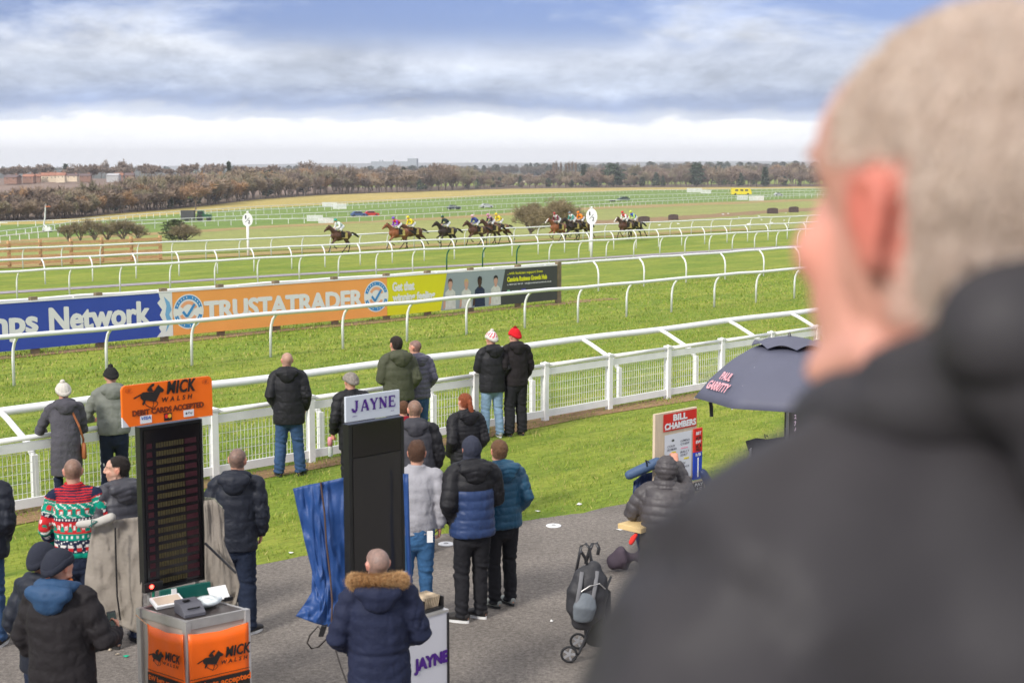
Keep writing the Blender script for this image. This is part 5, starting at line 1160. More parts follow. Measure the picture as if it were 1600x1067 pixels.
def bottle(t, s):
    w = s.wr['l']+Vector((-.03, .055, -.13)); o = thing('bottle', 'clear bottle with a pink top held low beside the black coat', 'bottle'); place_local(o, t)
    MB().tube([w+Vector((0, 0, -.20)), w+Vector((0, 0, -.195)), w+Vector((0, 0, -.08)), w+Vector((0, 0, -.05))], [.03, .036, .036, .03], 18).build('bottle_body', mat('clear_plastic', (.75, .78, .74), .15, .02, 3, spec=.5, trans=.5), o, smooth=True)
    MB().tube([w+Vector((0, 0, -.05)), w+Vector((0, 0, .04)), w+Vector((0, 0, .065)), w+Vector((0, 0, .075))], [.036, .036, .03, .014], 18).build('lid', mat('pink_plastic', (.70, .28, .34), .4, .03, 3), o, smooth=True)
def phone(t, s):
    p = s.wr['r']+Vector((-.055, .03, .085)); o = MB().box(p, (.065, .012, .13), X=(.8, .5, .1), Z=(-.3, .3, .9)).build('phone', mat('black_glass', (.01, .01, .012), .1, .02, 3, spec=.6), None, bevel=.004); place_local(o, t); tag(o, 'small black phone in the hand of the man with the blue hood', 'phone')
    MB().box(p+Vector((.003, -.0075, 0)), (.055, .002, .11), X=(.8, .5, .1), Z=(-.3, .3, .9)).build('screen', mat('phone_screen', (.02, .05, .04), .1, .1, 3), o)
M_FUR = mat('tan_fur', (.42, .24, .10), .9, .4, 60, attr='tint')
def fur_ruff(t, s):
    rng = np.random.default_rng(2); V = []; Cc = []; core = MB(); pts = []
    for i in range(15):
        a = -1.75+3.5*i/14; pts.append(s.neck+Vector((math.sin(a)*.165, -.075*math.cos(a)-.075, .085-.035*math.cos(a)*0-.02*abs(math.sin(a))**3)))
    rad = [.034+.012*math.cos((i-7)/7*1.3) for i in range(15)]
    core.tube(pts, rad, 12, ref=(0, 0, 1), round_=True); co_ = core.build('fur_trim', mat('fur_base', (.30, .16, .06), .9, .3, 60), t, smooth=True)
    n = 26000; k = rng.uniform(0, 13.99, n); i0 = k.astype(int); f = k-i0; P = np.array([tuple(p) for p in pts]); A = P[i0]*(1-f)[:, None]+P[i0+1]*f[:, None]; T_ = P[i0+1]-P[i0]; T_ /= np.linalg.norm(T_, axis=1)[:, None]
    up = np.array([0, 0, 1.]); S = np.cross(T_, up); S /= np.linalg.norm(S, axis=1)[:, None]; Bn = np.cross(S, T_); th = rng.uniform(0, 6.283, n)
    D = S*np.cos(th)[:, None]+Bn*np.sin(th)[:, None]; r = np.interp(k, range(15), rad); base = A+D*(r*.85)[:, None]; D2 = D+rng.normal(0, .35, (n, 3))+T_*rng.normal(0, .3, n)[:, None]; l = rng.uniform(.012, .030, n)
    sd_ = np.cross(D2, T_); sd_ /= np.linalg.norm(sd_, axis=1)[:, None]+1e-6; w = .0016
    tip = base+D2*l[:, None]+np.array([0, 0, -.004]); Q = np.stack([base-sd_*w, base+sd_*w, tip], 1).reshape(-1, 3)
    tt = rng.uniform(0, 1, (n, 1)); C = (1-tt)*np.array([.30, .15, .055])+tt*np.array([.62, .42, .22]); C3 = np.repeat(C, 3, 0); C3[2::3] *= 1.15
    link(np_mesh('fur_hairs', Q, np.arange(n*3).reshape(-1, 3), M_FUR, C3), 'fur_hairs', co_)
crowd()
# the hood worn up by the young person in black and blue
def hood_up_for(label_part):
    for o in COL.objects:
        if o.get('label', '').startswith(label_part):
            s = skeleton(dict(hpitch=-3, feet=((-.10, .02), (.10, .10)))); b = MB()
            b.ell(s.hc+Vector((0, -.014, .016)), (.094, .112, .120), None, 20, 14); b.tube([s.neck-Vector((0, 0, .05)), s.neck+Vector((0, .0, .05)), s.hc+Vector((0, -.02, -.06))], [(.095, .09), (.085, .085), (.086, .09)], 16, ref=(1, 0, 0))
            me = remesh(b, .009, 4, 'hood_liner'); V = co(me); Q = V-np.array(s.hc)
            bm = bmesh.new(); bm.from_mesh(me); bm.verts.ensure_lookup_table(); bmesh.ops.delete(bm, geom=[v for v in bm.verts if (Q[v.index][1] > .058 and Q[v.index][2] > -.09 and abs(Q[v.index][0]) < .075)], context='VERTS'); bm.to_mesh(me); bm.free()
            V = co(me); setco(me, V+nrm(me)*(.005*nz(V, 16, 3)+.003*nz(V, 34, 1))[:, None].astype(np.float32)); me.materials.append(cloth('navy_jersey', (.032, .036, .055), .9, .4, 60)); link(me, 'hood_up', o)
hood_up_for('young person with a navy hood up')
# ------------------------------------------------------------------ the man in front, on the stand's terrace
def near_hair(ho, t):
    me = ho.data; V = co(me); Nn = nrm(me); rng = np.random.default_rng(9); n = 55000; i = rng.integers(0, len(V), n)
    P = V[i]+rng.normal(0, .002, (n, 3)); D = Nn[i]*.25+np.array([0, .25, -.8])+rng.normal(0, .2, (n, 3)); D /= np.linalg.norm(D, axis=1)[:, None]; l = rng.uniform(.005, .011, n)
    S = np.cross(D, rng.normal(size=(n, 3))); S /= np.linalg.norm(S, axis=1)[:, None]; w = .00045
    Q = np.stack([P-S*w, P+S*w, P+D*l[:, None]], 1).reshape(-1, 3); k = rng.uniform(0, 1, (n, 1)); patch = np.array([mnoise.noise((p[0]*28, p[1]*28, p[2]*28)) for p in P])[:, None]*.5
    k = np.clip(k+patch, 0, 1); C = np.repeat((1-k)*np.array([.46, .345, .275])+k*np.array([.74, .61, .51]), 3, 0)
    link(np_mesh('strands', Q, np.arange(n*3).reshape(-1, 3), mat('hair_strand', (0, 0, 0), .55, .05, 5, attr='tint'), C), 'strands', ho)
def near_man():
    Mh = cloth('grey_black_nylon', (.034, .031, .034), .6, .12, 12, spec=.25)
    hcz = HC-.032; k = 1.0; h = 1.80; sc = h/1.78
    o = dict(hairc=(.62, .50, .42), ear=1.0, earc=(.92, .52, .50), hyaw=0, hpitch=0, vox=.0055, skin=(.60, .29, .22), stubble=.45, hair='short', nostrand=True, hairt=.003, bulk=1.08, sw=.190, drop=.037, big=1.06, es=.84,
             trousers=dict(m=C_JEAND), jacket=dict(m=Mh, hem=.74, th=.024, puff=.018, sp=.17, furrow=.015, hood='down', hs=.83, hlift=.040, hback=.17, vox=.013, ar=.080))
    s = skeleton(o); loc = Vector((.295, .845, 0)); loc.z = hcz-s.hc.z*sc
    t, s = person('man with cropped grey-blond hair and dark padded jacket, closest and out of focus', loc, R(32), h, o)
    for ho in [c for c in t.children if c.name.startswith('hair')]: near_hair(ho, t)
    z = loc.z-.012; b = MB().box((.6, -2.2, z-.15), (8, 8.4, .3)); tag(b.build('terrace', mat('concrete', (.35, .33, .31), .9, .15, 2, .3, 30)), kind='structure')
    b = MB().box((.6, 1.9, z/2-.15), (8, .2, z-.3)); tag(b.build('terrace_wall', mat('concrete', (.3, .3, .3))), 'low concrete wall under the front of the viewing terrace', 'wall')
near_man()
# ================================================================== THE RACE
H_POSE = [dict(f=[[(.50, 1.02), (.80, .80), (.60, .52), (.50, .46)], [(.42, 1.0), (.72, .70), (.84, .36), (.90, .26)]], h=[[(-.38, .98), (-.52, .60), (-.22, .30), (-.10, .20)], [(-.62, .98), (-.98, .66), (-.90, .28), (-.84, .18)]], nk=(1.02, 1.90), mz=(1.42, 1.62)),
          dict(f=[[(.58, 1.02), (.98, .88), (1.28, .66), (1.40, .58)], [(.42, 1.0), (.52, .62), (.40, .28), (.36, .16)]], h=[[(-.78, 1.0), (-1.18, .80), (-1.42, .48), (-1.50, .38)], [(-.66, .96), (-1.04, .62), (-1.14, .28), (-1.20, .18)]], nk=(1.10, 1.80), mz=(1.52, 1.52)),
          dict(f=[[(.50, 1.0), (.70, .62), (.66, .26), (.70, .14)], [(.48, 1.02), (.86, .86), (.74, .56), (.62, .50)]], h=[[(-.55, .98), (-.90, .64), (-.72, .26), (-.66, .14)], [(-.42, 1.0), (-.66, .62), (-.42, .30), (-.32, .20)]], nk=(1.05, 1.93), mz=(1.45, 1.68))]
def coat_mat(name, c, pts=(.02, .016, .014), sock=False, blaze=False):
    return mat('coat_'+name, c, .45, .15, 6, .1, 40, attr='tint', spec=.4)
def horse_mesh(k, col, legs=(.018, .014, .012), sock=(), blaze=False):
    p = H_POSE[k]; b = MB()
    b.tube([(0, -.92, 1.32), (0, -.80, 1.33), (0, -.55, 1.32), (0, -.15, 1.26), (0, .20, 1.24), (0, .48, 1.26), (0, .68, 1.32)], [(.12, .14), (.21, .25), (.265, .29), (.265, .29), (.27, .33), (.23, .32), (.14, .20)], 18, round_=True)
    b.tube([(0, .30, 1.45), (0, .55, 1.50), (0, .62+.3*(p['nk'][0]-.7), 1.52+.5*(p['nk'][1]-1.5)), (0, *p['nk'])], [(.12, .22), (.12, .25), (.085, .17), (.065, .11)], 14)
    n = Vector((0, *p['nk'])); m_ = Vector((0, *p['mz'])); d = m_-n
    b.tube([n-d*.10+Vector((0, 0, .0)), n+d*.12, n+d*.38, n+d*.68, n+d*.92, m_], [(.07, .09), (.085, .125), (.075, .115), (.052, .075), (.050, .062), (.038, .048)], 12, round_=True)
    for s in (-1, 1):
        b.tube([n+Vector((s*.05, -.03, .07)), n+Vector((s*.06, -.05, .15)), n+Vector((s*.055, -.045, .20))], [.030, .025, .010], 7)
        f, h = p['f'][(s+1)//2], p['h'][(s+1)//2]
        F_ = [Vector((s*.13, y, z)) for y, z in [(.42, 1.25)]+f]; b.tube(F_, [(.11, .16), (.075, .10), .045, .033, .042], 10); b.tube([F_[-1], F_[-1]+(F_[-1]-F_[-2]).normalized()*.09], [.042, .058], 10)
        Hh = [Vector((s*.14, y, z)) for y, z in [(-.62, 1.28)]+h]; b.tube(Hh, [(.12, .24), (.095, .17), .052, .034, .042], 10); b.tube([Hh[-1], Hh[-1]+(Hh[-1]-Hh[-2]).normalized()*.09], [.042, .058], 10)
    me = remesh(b, .022, 3, 'body'); V = co(me); C = np.tile(np.array(col), (len(V), 1)); w = np.clip((.98-V[:, 2])/.35, 0, 1)[:, None]*(np.abs(V[:, 1]) > -1)[:, None]; C = C*(1-w)+np.array(legs)*w
    if blaze: C[(V[:, 1] > p['nk'][0]+.05) & (np.abs(V[:, 0]) < .05)] = (.7, .66, .6)
    for i in sock:
        y, z = ([*p['f'], *p['h']])[i][3]; dd = np.hypot(V[:, 1]-y, V[:, 2]-z); C[(dd < .2) & (np.sign(V[:, 0]) == (1 if i % 2 else -1))] = (.65, .62, .58)
    settint(me, C); me.materials.append(coat_mat('racehorse', col)); return me, p
M_MANE = mat('mane', (.018, .013, .011), .7, .3, 20); M_LEATHER = mat('tack', (.03, .02, .015), .5, .1, 10); M_CLOTHN = mat('number_cloth', (.62, .48, .16), .8, .1, 5); M_BOOT = mat('riding_boot', (.012, .012, .014), .35, .05, 10)
M_BREECH = mat('white_breeches', (.72, .72, .72), .8, .05, 10)
RACE_RZ = math.atan2(TY, TX)+math.pi/2
def horse(px, py, k, col, label, mane=None, **kw):
    P = at(px, py); me, p = horse_mesh(k, col, **kw); hh = {0: .10, 1: .12, 2: .06}[k]
    P.z = gz(P.x, P.y)+.02-hh*.3; t = thing('racehorse', label, 'horse', P, RACE_RZ+R(random.uniform(-3, 3)), 'galloping racehorses'); t.scale = (.965,)*3
    link(me, 'body', t); n = Vector((0, *p['nk'])); b = MB()
    b.tube([n+Vector((0, .05, .09)), n+Vector((0, -.12, .05)), Vector((0, .72, 1.52+.33*(p['nk'][1]-1.5)+.16)), (0, .45, 1.68)], [(.02, .05), (.03, .08), (.03, .09), (.02, .04)], 8); b.build('mane', M_MANE, t, smooth=True)
    MB().tube([(0, -.93, 1.42), (0, -1.08, 1.46), (0, -1.32, 1.36), (.02, -1.58, 1.20), (.02, -1.72, 1.12)], [.04, .06, .085, .07, .02], 9, round_=True).build('tail', M_MANE, t, smooth=True)
    b = MB()
    for z in (-1, 1): b.prism([(-.45, 1.10), (.08, 1.10), (.12, 1.50), (-.42, 1.50)], (z*.285, 0, 0), (0, 1, 0), (0, 0, 1), (z, 0, 0), -.02, .006)
    b.box((0, -.16, 1.56), (.42, .5, .03)); b.build('number_cloth', M_CLOTHN, t)
    b = MB(); b.ell((0, -.02, 1.60), (.17, .27, .06), None, 14, 8)
    for z in (-1, 1): b.prism([(-.2, 1.18), (.14, 1.14), (.16, 1.58), (-.15, 1.58)], (z*.29, 0, 0), (0, 1, 0), (0, 0, 1), (z, 0, 0), 0, .02)
    b.build('saddle', M_LEATHER, t, smooth=False)
    m_ = Vector((0, *p['mz'])); d = m_-n; b = MB()
    for f, rx, ry in ((.72, .062, .085), (.30, .088, .128)):
        c = n+d*f; ring_ = []; dn = d.normalized(); up = Vector((1, 0, 0)).cross(dn)
        for i in range(13): a = 2*math.pi*i/12; ring_.append(c+Vector((1, 0, 0))*rx*math.cos(a)+up*ry*math.sin(a))
        b.tube(ring_, .012, 5)
    for s in (-1, 1): b.tube([n+d*.78+Vector((s*.06, 0, 0)), Vector((s*.13, .62, 1.72))], .010, 5)
    b.build('bridle', M_LEATHER, t); return t
def jockey(hs, label, body, sleeve, capc, br=None, capc2=None):
    t = thing('person', label, 'jockey', hs.location, hs.rotation_euler.z, 'jockeys riding in the race'); t.scale = hs.scale
    X = Vector((1, 0, 0)); pel = Vector((0, -.18, 1.93)); nk = Vector((0, .26, 2.22)); hc = nk+Vector((0, .15, .13)); HM = Matrix.Rotation(R(-6), 3, 'X')
    sh = {-1: nk+Vector((-.18, -.03, -.05)), 1: nk+Vector((.18, -.03, -.05))}; el = {k: Vector((k*.25, .22, 1.93)) for k in sh}; wr = {k: Vector((k*.10, .50, 1.83)) for k in sh}
    kn = {k: Vector((k*.27, .20, 1.70)) for k in sh}; ft = {k: Vector((k*.31, -.12, 1.40)) for k in sh}
    b = MB(); b.tube([pel, pel.lerp(nk, .4), pel.lerp(nk, .8), nk], [(.15, .11), (.13, .10), (.16, .10), (.08, .07)], 14); b.tube([sh[-1], sh[1]], .055, 10, ref=(0, 0, 1)); b.tube([nk, hc], .055, 10)
    for k in sh:
        b.tube([sh[k], el[k], wr[k]], [.05, .04, .026], 8); b.tube([pel+X*k*.09, kn[k], ft[k]+Vector((0, 0, .08))], [.09, .06, .04], 10); b.tube([ft[k]+Vector((0, -.05, .05)), ft[k]+Vector((0, .14, .03))], [.035, .03], 8)
        hand_volumes(b, wr[k], Vector((-k*.4, .8, -.25)), Vector((-k*.5, -.2, -.6)), k, .9)
    head_volumes(b, hc, HM); me = remesh(b, .013, 2, 'body'); C = np.tile(np.array(SKIN), (len(me.vertices), 1)); head_paint(me, hc, HM, C, dict(skin=SKIN, hairc=(.05, .03, .02))); settint(me, C); me.materials.append(M_SKIN); link(me, 'body', t)
    b = MB(); b.tube([pel+Vector((0, .02, .0)), pel.lerp(nk, .35)+Vector((0, 0, .02)), pel.lerp(nk, .8), nk], [(.165, .125), (.165, .135), (.185, .125), (.09, .08)], 16, round_=True); b.tube([sh[-1], sh[1]], .075, 10, ref=(0, 0, 1), round_=True)
    for k in sh: b.tube([sh[k], sh[k].lerp(el[k], .5), el[k], wr[k]], [.075, .078, .066, .04], 10)
    me = remesh(b, .016, 2, 'silks'); V = co(me); D = np.array([seg_param(V, np.array(a), np.array(c))[0]*w for a, c, w in [(pel, nk, .45)]+[(sh[k], el[k], 1) for k in sh]+[(el[k], wr[k], 1) for k in sh]]); ix = D.argmin(0)
    C = np.where((ix == 0)[:, None], np.array(body), np.array(sleeve)); setco(me, V+nrm(me)*(.008*nz(V, 14, 2))[:, None].astype(np.float32)); settint(me, C); me.materials.append(mat('silks', (0, 0, 0), .5, .06, 8, attr='tint', spec=.4)); link(me, 'silks', t)
    b = MB(); b.tube([pel-Vector((0, .04, .02)), pel+Vector((0, .06, .03))], [(.17, .13), (.165, .12)], 14, round_=True)
    for k in sh: b.tube([pel+X*k*.09+Vector((0, -.02, 0)), kn[k], kn[k].lerp(ft[k], .3)], [.115, .078, .062], 12, round_=True)
    me = remesh(b, .016, 2, 'breeches'); me.materials.append(br or M_BREECH); link(me, 'breeches', t)
    for k in sh:
        b = MB(); b.tube([kn[k].lerp(ft[k], .22), kn[k].lerp(ft[k], .6), ft[k]+Vector((0, 0, .09))], [.066, .062, .048], 10, round_=True); b.tube([ft[k]+Vector((0, -.07, .05)), ft[k]+Vector((0, .04, .05)), ft[k]+Vector((0, .17, .035))], [.042, .045, .032], 10, round_=True); b.build('boot', M_BOOT, t, smooth=True)
    b = MB(); b.ell(hc+HM @ Vector((0, -.012, .035)), (.098, .122, .108), HM, 18, 12); b.build('cap', mat('cap_%.2f_%.2f_%.2f' % capc, capc, .45, .05, 6), t, smooth=True)
    b = MB(); b.tube([hc+HM @ Vector((0, .08, .035)), hc+HM @ Vector((0, .155, .025))], [(.075, .010), (.045, .006)], 10); b.build('peak', mat('cap2_%.2f' % sum(capc2 or capc), capc2 or capc, .45, .05, 6), t, smooth=True)
    b = MB(); b.tube([hc+HM @ Vector((-.07, .055, .02)), hc+HM @ Vector((0, .098, .02)), hc+HM @ Vector((.07, .055, .02))], [(.02, .018)]*3, 8, ref=(0, 0, 1)); b.build('goggles', M_GLASSD, t)
BAY, CH, DK, LB = (.085, .036, .018), (.25, .085, .030), (.030, .018, .013), (.14, .052, .022)
W_, BK = (.75, .75, .75), (.015, .015, .018)
def race():
    L = [(532, 397, 0, BAY, 'dark bay racehorse leading the field on its own', W_, (.62, .72, .68), (.0, .28, .20), dict(body=(.55, .68, .62), sleeve=W_), 'jockey in white and emerald silks riding the leading horse'),
         (644, 389, 1, LB, 'red bay racehorse just behind the second one, under yellow silks', 0, 0, (.75, .62, .02), dict(body=(.72, .58, .02), sleeve=(.72, .58, .02)), 'jockey in all yellow silks beside the red and purple one'),
         (622, 391.5, 0, CH, 'bright chestnut racehorse second in the field', 0, 0, (.16, .06, .50), dict(body=(.62, .02, .04), sleeve=(.22, .04, .45)), 'jockey in red silks with purple sleeves and purple cap'),
         (698, 389, 2, DK, 'near-black racehorse running alone in fourth place', 0, 0, (.01, .06, .04), dict(body=(.012, .055, .05), sleeve=BK), 'jockey in dark green silks on the near-black horse'),
         (781, 381, 1, LB, 'bay racehorse on the far side of the middle group, under yellow silks', 0, 0, (.78, .60, .02), dict(body=(.75, .58, .03), sleeve=(.72, .55, .04)), 'jockey in yellow silks at the back of the middle group'),
         (768, 383.5, 2, BAY, 'bay racehorse in the centre of the middle group, under pink silks', 0, 0, (.62, .25, .42), dict(body=(.55, .28, .42), sleeve=BK), 'jockey in pink silks with black sleeves and pink cap'),
         (744, 386, 0, BAY, 'dark bay racehorse at the front of the middle group', 0, 0, (.68, .42, .50), dict(body=(.03, .05, .22), sleeve=(.03, .05, .22)), 'jockey in navy silks with a pale pink cap'),
         (908, 377, 1, BAY, 'dark bay racehorse under orange silks beside the marker post', 0, 0, (.80, .22, .01), dict(body=(.80, .24, .01), sleeve=(.80, .24, .01)), 'jockey in bright orange silks beside the marker post'),
         (895, 378.5, 0, DK, 'dark racehorse between the chestnut and the orange silks', 0, 0, (.18, .20, .22), dict(body=W_, sleeve=(.05, .28, .22)), 'jockey in white silks with green sleeves left of the marker post'),
         (871, 381, 2, CH, 'light chestnut racehorse with a white face behind the hawthorn', 0, 0, (.40, .04, .04), dict(body=(.68, .62, .64), sleeve=(.16, .02, .04)), 'jockey in white and maroon silks with a red cap on the light chestnut'),
         (990, 376, 1, DK, 'dark racehorse last of the field, under blue silks', 0, 0, (.55, .68, .08), dict(body=(.02, .12, .60), sleeve=(.45, .65, .15)), 'jockey in blue and lime silks with a lime cap, last of all'),
         (977, 377.5, 0, BAY, 'dark bay racehorse with a white muzzle near the tail of the field', 0, 0, (.60, .02, .03), dict(body=(.60, .03, .04), sleeve=W_), 'jockey in red silks with white sleeves near the tail of the field')]
    for i, (x, y, k, c, lb, _, _, cap, d, jl) in enumerate(L):
        h = horse(x, y, k, c, lb, blaze=(i in (9, 11)), sock=((0,) if i in (9, 10) else ()), legs=((.06, .03, .02) if c == CH else (.018, .014, .012)))
        jockey(h, jl, d['body'], d['sleeve'], cap)
race()
# ------------------------------------------------------------------ half-furlong marker posts
M_DISC = mat('white_disc', (.80, .80, .80), .4, .04, 3); M_INK = mat('black_ink', (.015, .015, .018), .6, .05, 3)
def marker(px, py, ytop, wpx, label):
    P = stand(px, py); m = P.y/F; zc = atY(px, (ytop[0]+ytop[1])/2, P.y).z-P.z; hr = (ytop[1]-ytop[0])/2*m; wr_ = wpx/2*m
    az = math.atan2(P.x, P.y); t = thing('marker_post', label, 'marker post', P, -az, 'half-furlong marker posts')
    MB().tube([(0, 0, -.1), (0, 0, zc-hr*.8)], .085, 12, ref=(1, 0, 0)).build('post', M_WHITE, t, smooth=True)
    b = MB(); b.prism(disc(36, wr_, 0, zc, hr), (0, .05, 0), (1, 0, 0), (0, 0, 1), (0, -1, 0), 0, .08); d = b.build('disc', M_DISC, t)
    MB().tube([(0, .01, zc+hr*.97), (0, .01, zc+hr+.08), (0, .01, zc+hr+.13)], [.06, .07, .02], 10).build('finial', M_WHITE, t, smooth=True)
    pl = Plane2D((0, -.035, zc), (1, 0, 0), (0, 0, 1)); b = MB()
    text('', '1', pl, -.16, .06, .08, .24, M_INK, d, .02, mb=b); text('', '2', pl, .02, -.26, .15, .24, M_INK, d, .02, mb=b); stroke(b, pl, [(-.14, -.16), (.12, .14)], .03, .004); b.build('numeral', M_INK, d)
marker(388, 400, (333, 354), 16, 'white oval half-furlong marker on a white post, left of the leading horse')
marker(924, 401.5, (326, 351), 17.5, 'white oval half-furlong marker on a white post, in front of the orange silks')
# ------------------------------------------------------------------ advertising hoardings
M_HBLUE = mat('banner_blue', (.036, .075, .40), .5, .05, 1); M_HORANGE = mat('banner_orange', (.92, .38, .10), .5, .04, 1); M_HYEL = mat('banner_lime', (.72, .68, .012), .5, .04, 1); M_HDARK = mat('banner_charcoal', (.055, .058, .056), .5, .05, 1); M_HPH = mat('banner_photo_grey', (.30, .35, .37), .5, .05, 1)
M_LETW = mat('white_lettering', (.78, .78, .78), .5, .02, 1); M_HPOST = mat('weathered_post', (.22, .17, .11), .9, .3, 4, .3, 30); M_SKYB = mat('sky_blue_print', (.05, .27, .60), .5, .03, 1); M_PEACH = mat('peach_print', (.85, .40, .22), .5, .03, 1)
def banner_line(): 
    v = 36.0; z = gv(v); return v, z
def hoarding(label, x0, x1, m, posts, fill):
    v, z = banner_line(); u0, u1 = u_at(x0, v-.1, z+.8), u_at(x1, v-.1, z+.8); O = Vector((*W(u0, v), z))
    t = thing('advertising_hoarding', label, 'hoarding', O, math.atan2(TY, TX), 'advertising hoardings beside the track'); w = u1-u0; B0, B1 = .16, 1.42
    MB().box((w/2, 0, (B0+B1)/2), (w-.01, .03, B1-B0)).build('board', m, t)
    MB().box((w/2, 0, B1+.022), (w, .05, .036)).build('top_batten', M_WHITE, t)
    for px in posts:
        u = u_at(px, v+.1, z)-u0; MB().box((u, .10, .74), (.20, .14, 1.62)).build('post', M_HPOST, t)
    pl = Plane2D((0, -.016, B0), (1, 0, 0), (0, 0, 1)); X = lambda px: u_at(px, v-.1, z+.8)-u0
    fill(t, pl, X, w, B1-B0); return t
def seal(t, pl, cx, cy, r):
    b = MB(); flat(b, pl, disc(40, r*1.02, cx, cy), .003); b.build('seal_white', M_LETW, t)
    b = MB(); ring(b, pl, cx, cy, r*.72, r*.95, .005, 15, 165); ring(b, pl, cx, cy, r*.72, r*.95, .005, 195, 345)
    stroke(b, pl, [(cx-r*.38, cy+r*.02), (cx-r*.12, cy-r*.30), (cx+r*.42, cy+r*.42)], r*.16, .009); b.build('seal_ring', M_SKYB, t)
    b = MB(); ring(b, pl, cx, cy, r*.42, r*.62, .005, 20, 150); ring(b, pl, cx, cy, r*.42, r*.62, .005, 200, 330); b.build('seal_arcs', M_PEACH, t)
    b = MB()
    for i in range(26):
        if i % 13 in (0, 6, 12): continue
        a = 2*math.pi*i/26; c = (cx+math.cos(a)*r*.835, cy+math.sin(a)*r*.835); flat(b, pl, [(c[0]-.012, c[1]-.025), (c[0]+.012, c[1]-.025), (c[0]+.012, c[1]+.025), (c[0]-.012, c[1]+.025)], .007)
    b.build('seal_lettering', M_LETW, t)
def f_blue(t, pl, X, w, h):
    xs = X(284/3.556)
    text('lettering', 'Network', pl, X(80), .40, X(237)-X(80), .66, M_LETW, t, .02, heavy=.022)
    text('lettering', 'mps', pl, X(-24), .25, X(61)-X(-24), .62, M_LETW, t, .02, heavy=.022)
    e = X(251); b = MB(); flat(b, pl, [(e+.0, h), (e+.05, h*.86), (e-.05, h*.78), (e+.10, h*.62), (e+.02, h*.5), (e+.12, h*.36), (e-.02, h*.22), (e+.05, h*.12), (e-.1, 0), (w, 0), (w, h)], .003); b.build('torn_white_edge', M_LETW, t)
    b = MB(); q = X(259); flat(b, pl, [(q, h*.92), (q+.18, h*.78), (q+.24, h*.6), (q+.16, h*.5), (q+.24, h*.36), (q+.10, h*.18), (q+.03, h*.10), (q+.10, h*.3), (q+.03, h*.5), (q+.08, h*.7)], .006); b.build('blue_brush_mark', mat('pale_blue_print', (.18, .42, .70), .5, .05, 1), t)
hoarding('royal blue advertising hoarding with white lettering and a torn white edge', -60, 272, M_HBLUE, [-46, 55, 156, 257], f_blue)
def f_or(t, pl, X, w, h):
    seal(t, pl, X(297), h*.53, .50); seal(t, pl, X(590.5), h*.53, .50)
    text('lettering', 'TRUSTATRADER', pl, X(322), .36, X(569)-X(322), .56, M_LETW, t, .02, heavy=.026)
hoarding('orange advertising hoarding with white capitals between two round seals', 272, 607.5, M_HORANGE, [345, 432, 523, 604], f_or)
def figure2d(b_, pl, x, s, skin, hair, top, h):
    for poly, m, o in (([(-.22, 0), (.22, 0), (.20, .50), (.08, .60), (-.08, .60), (-.20, .50)], top, .006), (disc(16, .085, 0, .74, .12), skin, .008), ([(-.05, .56), (.05, .56), (.05, .68), (-.05, .68)], skin, .007), ([(-.095, .76), (-.08, .88), (0, .92), (.08, .88), (.095, .76), (.05, .83), (-.05, .83)], hair, .010), ([(-.30, .0), (-.20, .08), (-.19, .40), (-.26, .36)], skin, .009)):
        bb = b_.setdefault(m, MB()); flat(bb, pl, [(p[0]*s, p[1]*s) for p in poly], o, x, .02)
def f_lime(t, pl, X, w, h):
    text('lettering', 'Get that', pl, X(616), .78, X(650)-X(616), .30, M_LETW, t, .02, heavy=.012); text('lettering', 'winning feeling', pl, X(616), .38, X(682)-X(616), .32, M_LETW, t, .02, heavy=.012)
    a, b2, c, d = X(700), X(691), X(790), X(781)
    b = MB(); flat(b, pl, [(X(691), 0), (X(782), 0), (X(792), h), (X(701), h)], .003); b.build('photo_panel', M_HPH, t)
    b = MB(); flat(b, pl, [(X(782), 0), (w, 0), (w, h), (X(792), h)], .003); b.build('charcoal_panel', M_HDARK, t)
    D = {}
    figure2d(D, pl, X(706), 1.15, 's1', 'h1', 'wt', h); figure2d(D, pl, X(731), 1.10, 's1', 'h2', 'wt', h); figure2d(D, pl, X(752), 1.16, 's2', 'h3', 'nv', h); figure2d(D, pl, X(777), 1.15, 's1', 'h3', 'wt', h)
    mm = dict(s1=mat('printed_skin', (.55, .32, .24), .5, .05, 1), s2=mat('printed_dark_skin', (.06, .03, .02), .5, .05, 1), h1=mat('printed_brown_hair', (.08, .04, .03), .5), h2=mat('printed_blond_hair', (.55, .40, .18), .5), h3=mat('printed_black_hair', (.015, .012, .012), .5), wt=mat('printed_white_top', (.60, .60, .56), .5), nv=mat('printed_navy_suit', (.02, .03, .07), .5))
    for k, b in D.items(): b.build('printed_figures', mm[k], t)
    yl = mat('lime_print', (.68, .68, .02), .5)
    text('lettering', '...with business support from', pl, X(795), 1.02, X(850)-X(795), .13, yl, t, .02, off=.006); text('lettering', 'Cumbria Business Growth Hub', pl, X(795), .80, X(857)-X(795), .17, yl, t, .03, off=.006, heavy=.008)
    text('lettering', 't: 0844 257 84 50   info@cumbriagrowthhub.co.uk', pl, X(795), .66, X(864)-X(795), .07, M_LETW, t, .02, off=.006)
    b = MB(); flat(b, pl, disc(14, .10, X(797), .42), .006); b.build('round_logo', mat('green_print', (.25, .55, .35), .5), t); b = MB(); rects(b, pl, [(X(817), .34, .22, .18)], .006); b.build('flag_logo', mat('violet_print', (.08, .07, .35), .5), t)
    b = MB(); rects(b, pl, [(X(802), .37, .42, .05), (X(802), .45, .34, .03)], .006); b.build('small_print', mat('grey_print', (.3, .4, .38), .5), t)
hoarding('lime and charcoal advertising hoarding with a panel of four photographed people', 607.5, 873, M_HYEL, [668, 735, 809, 872], f_lime)
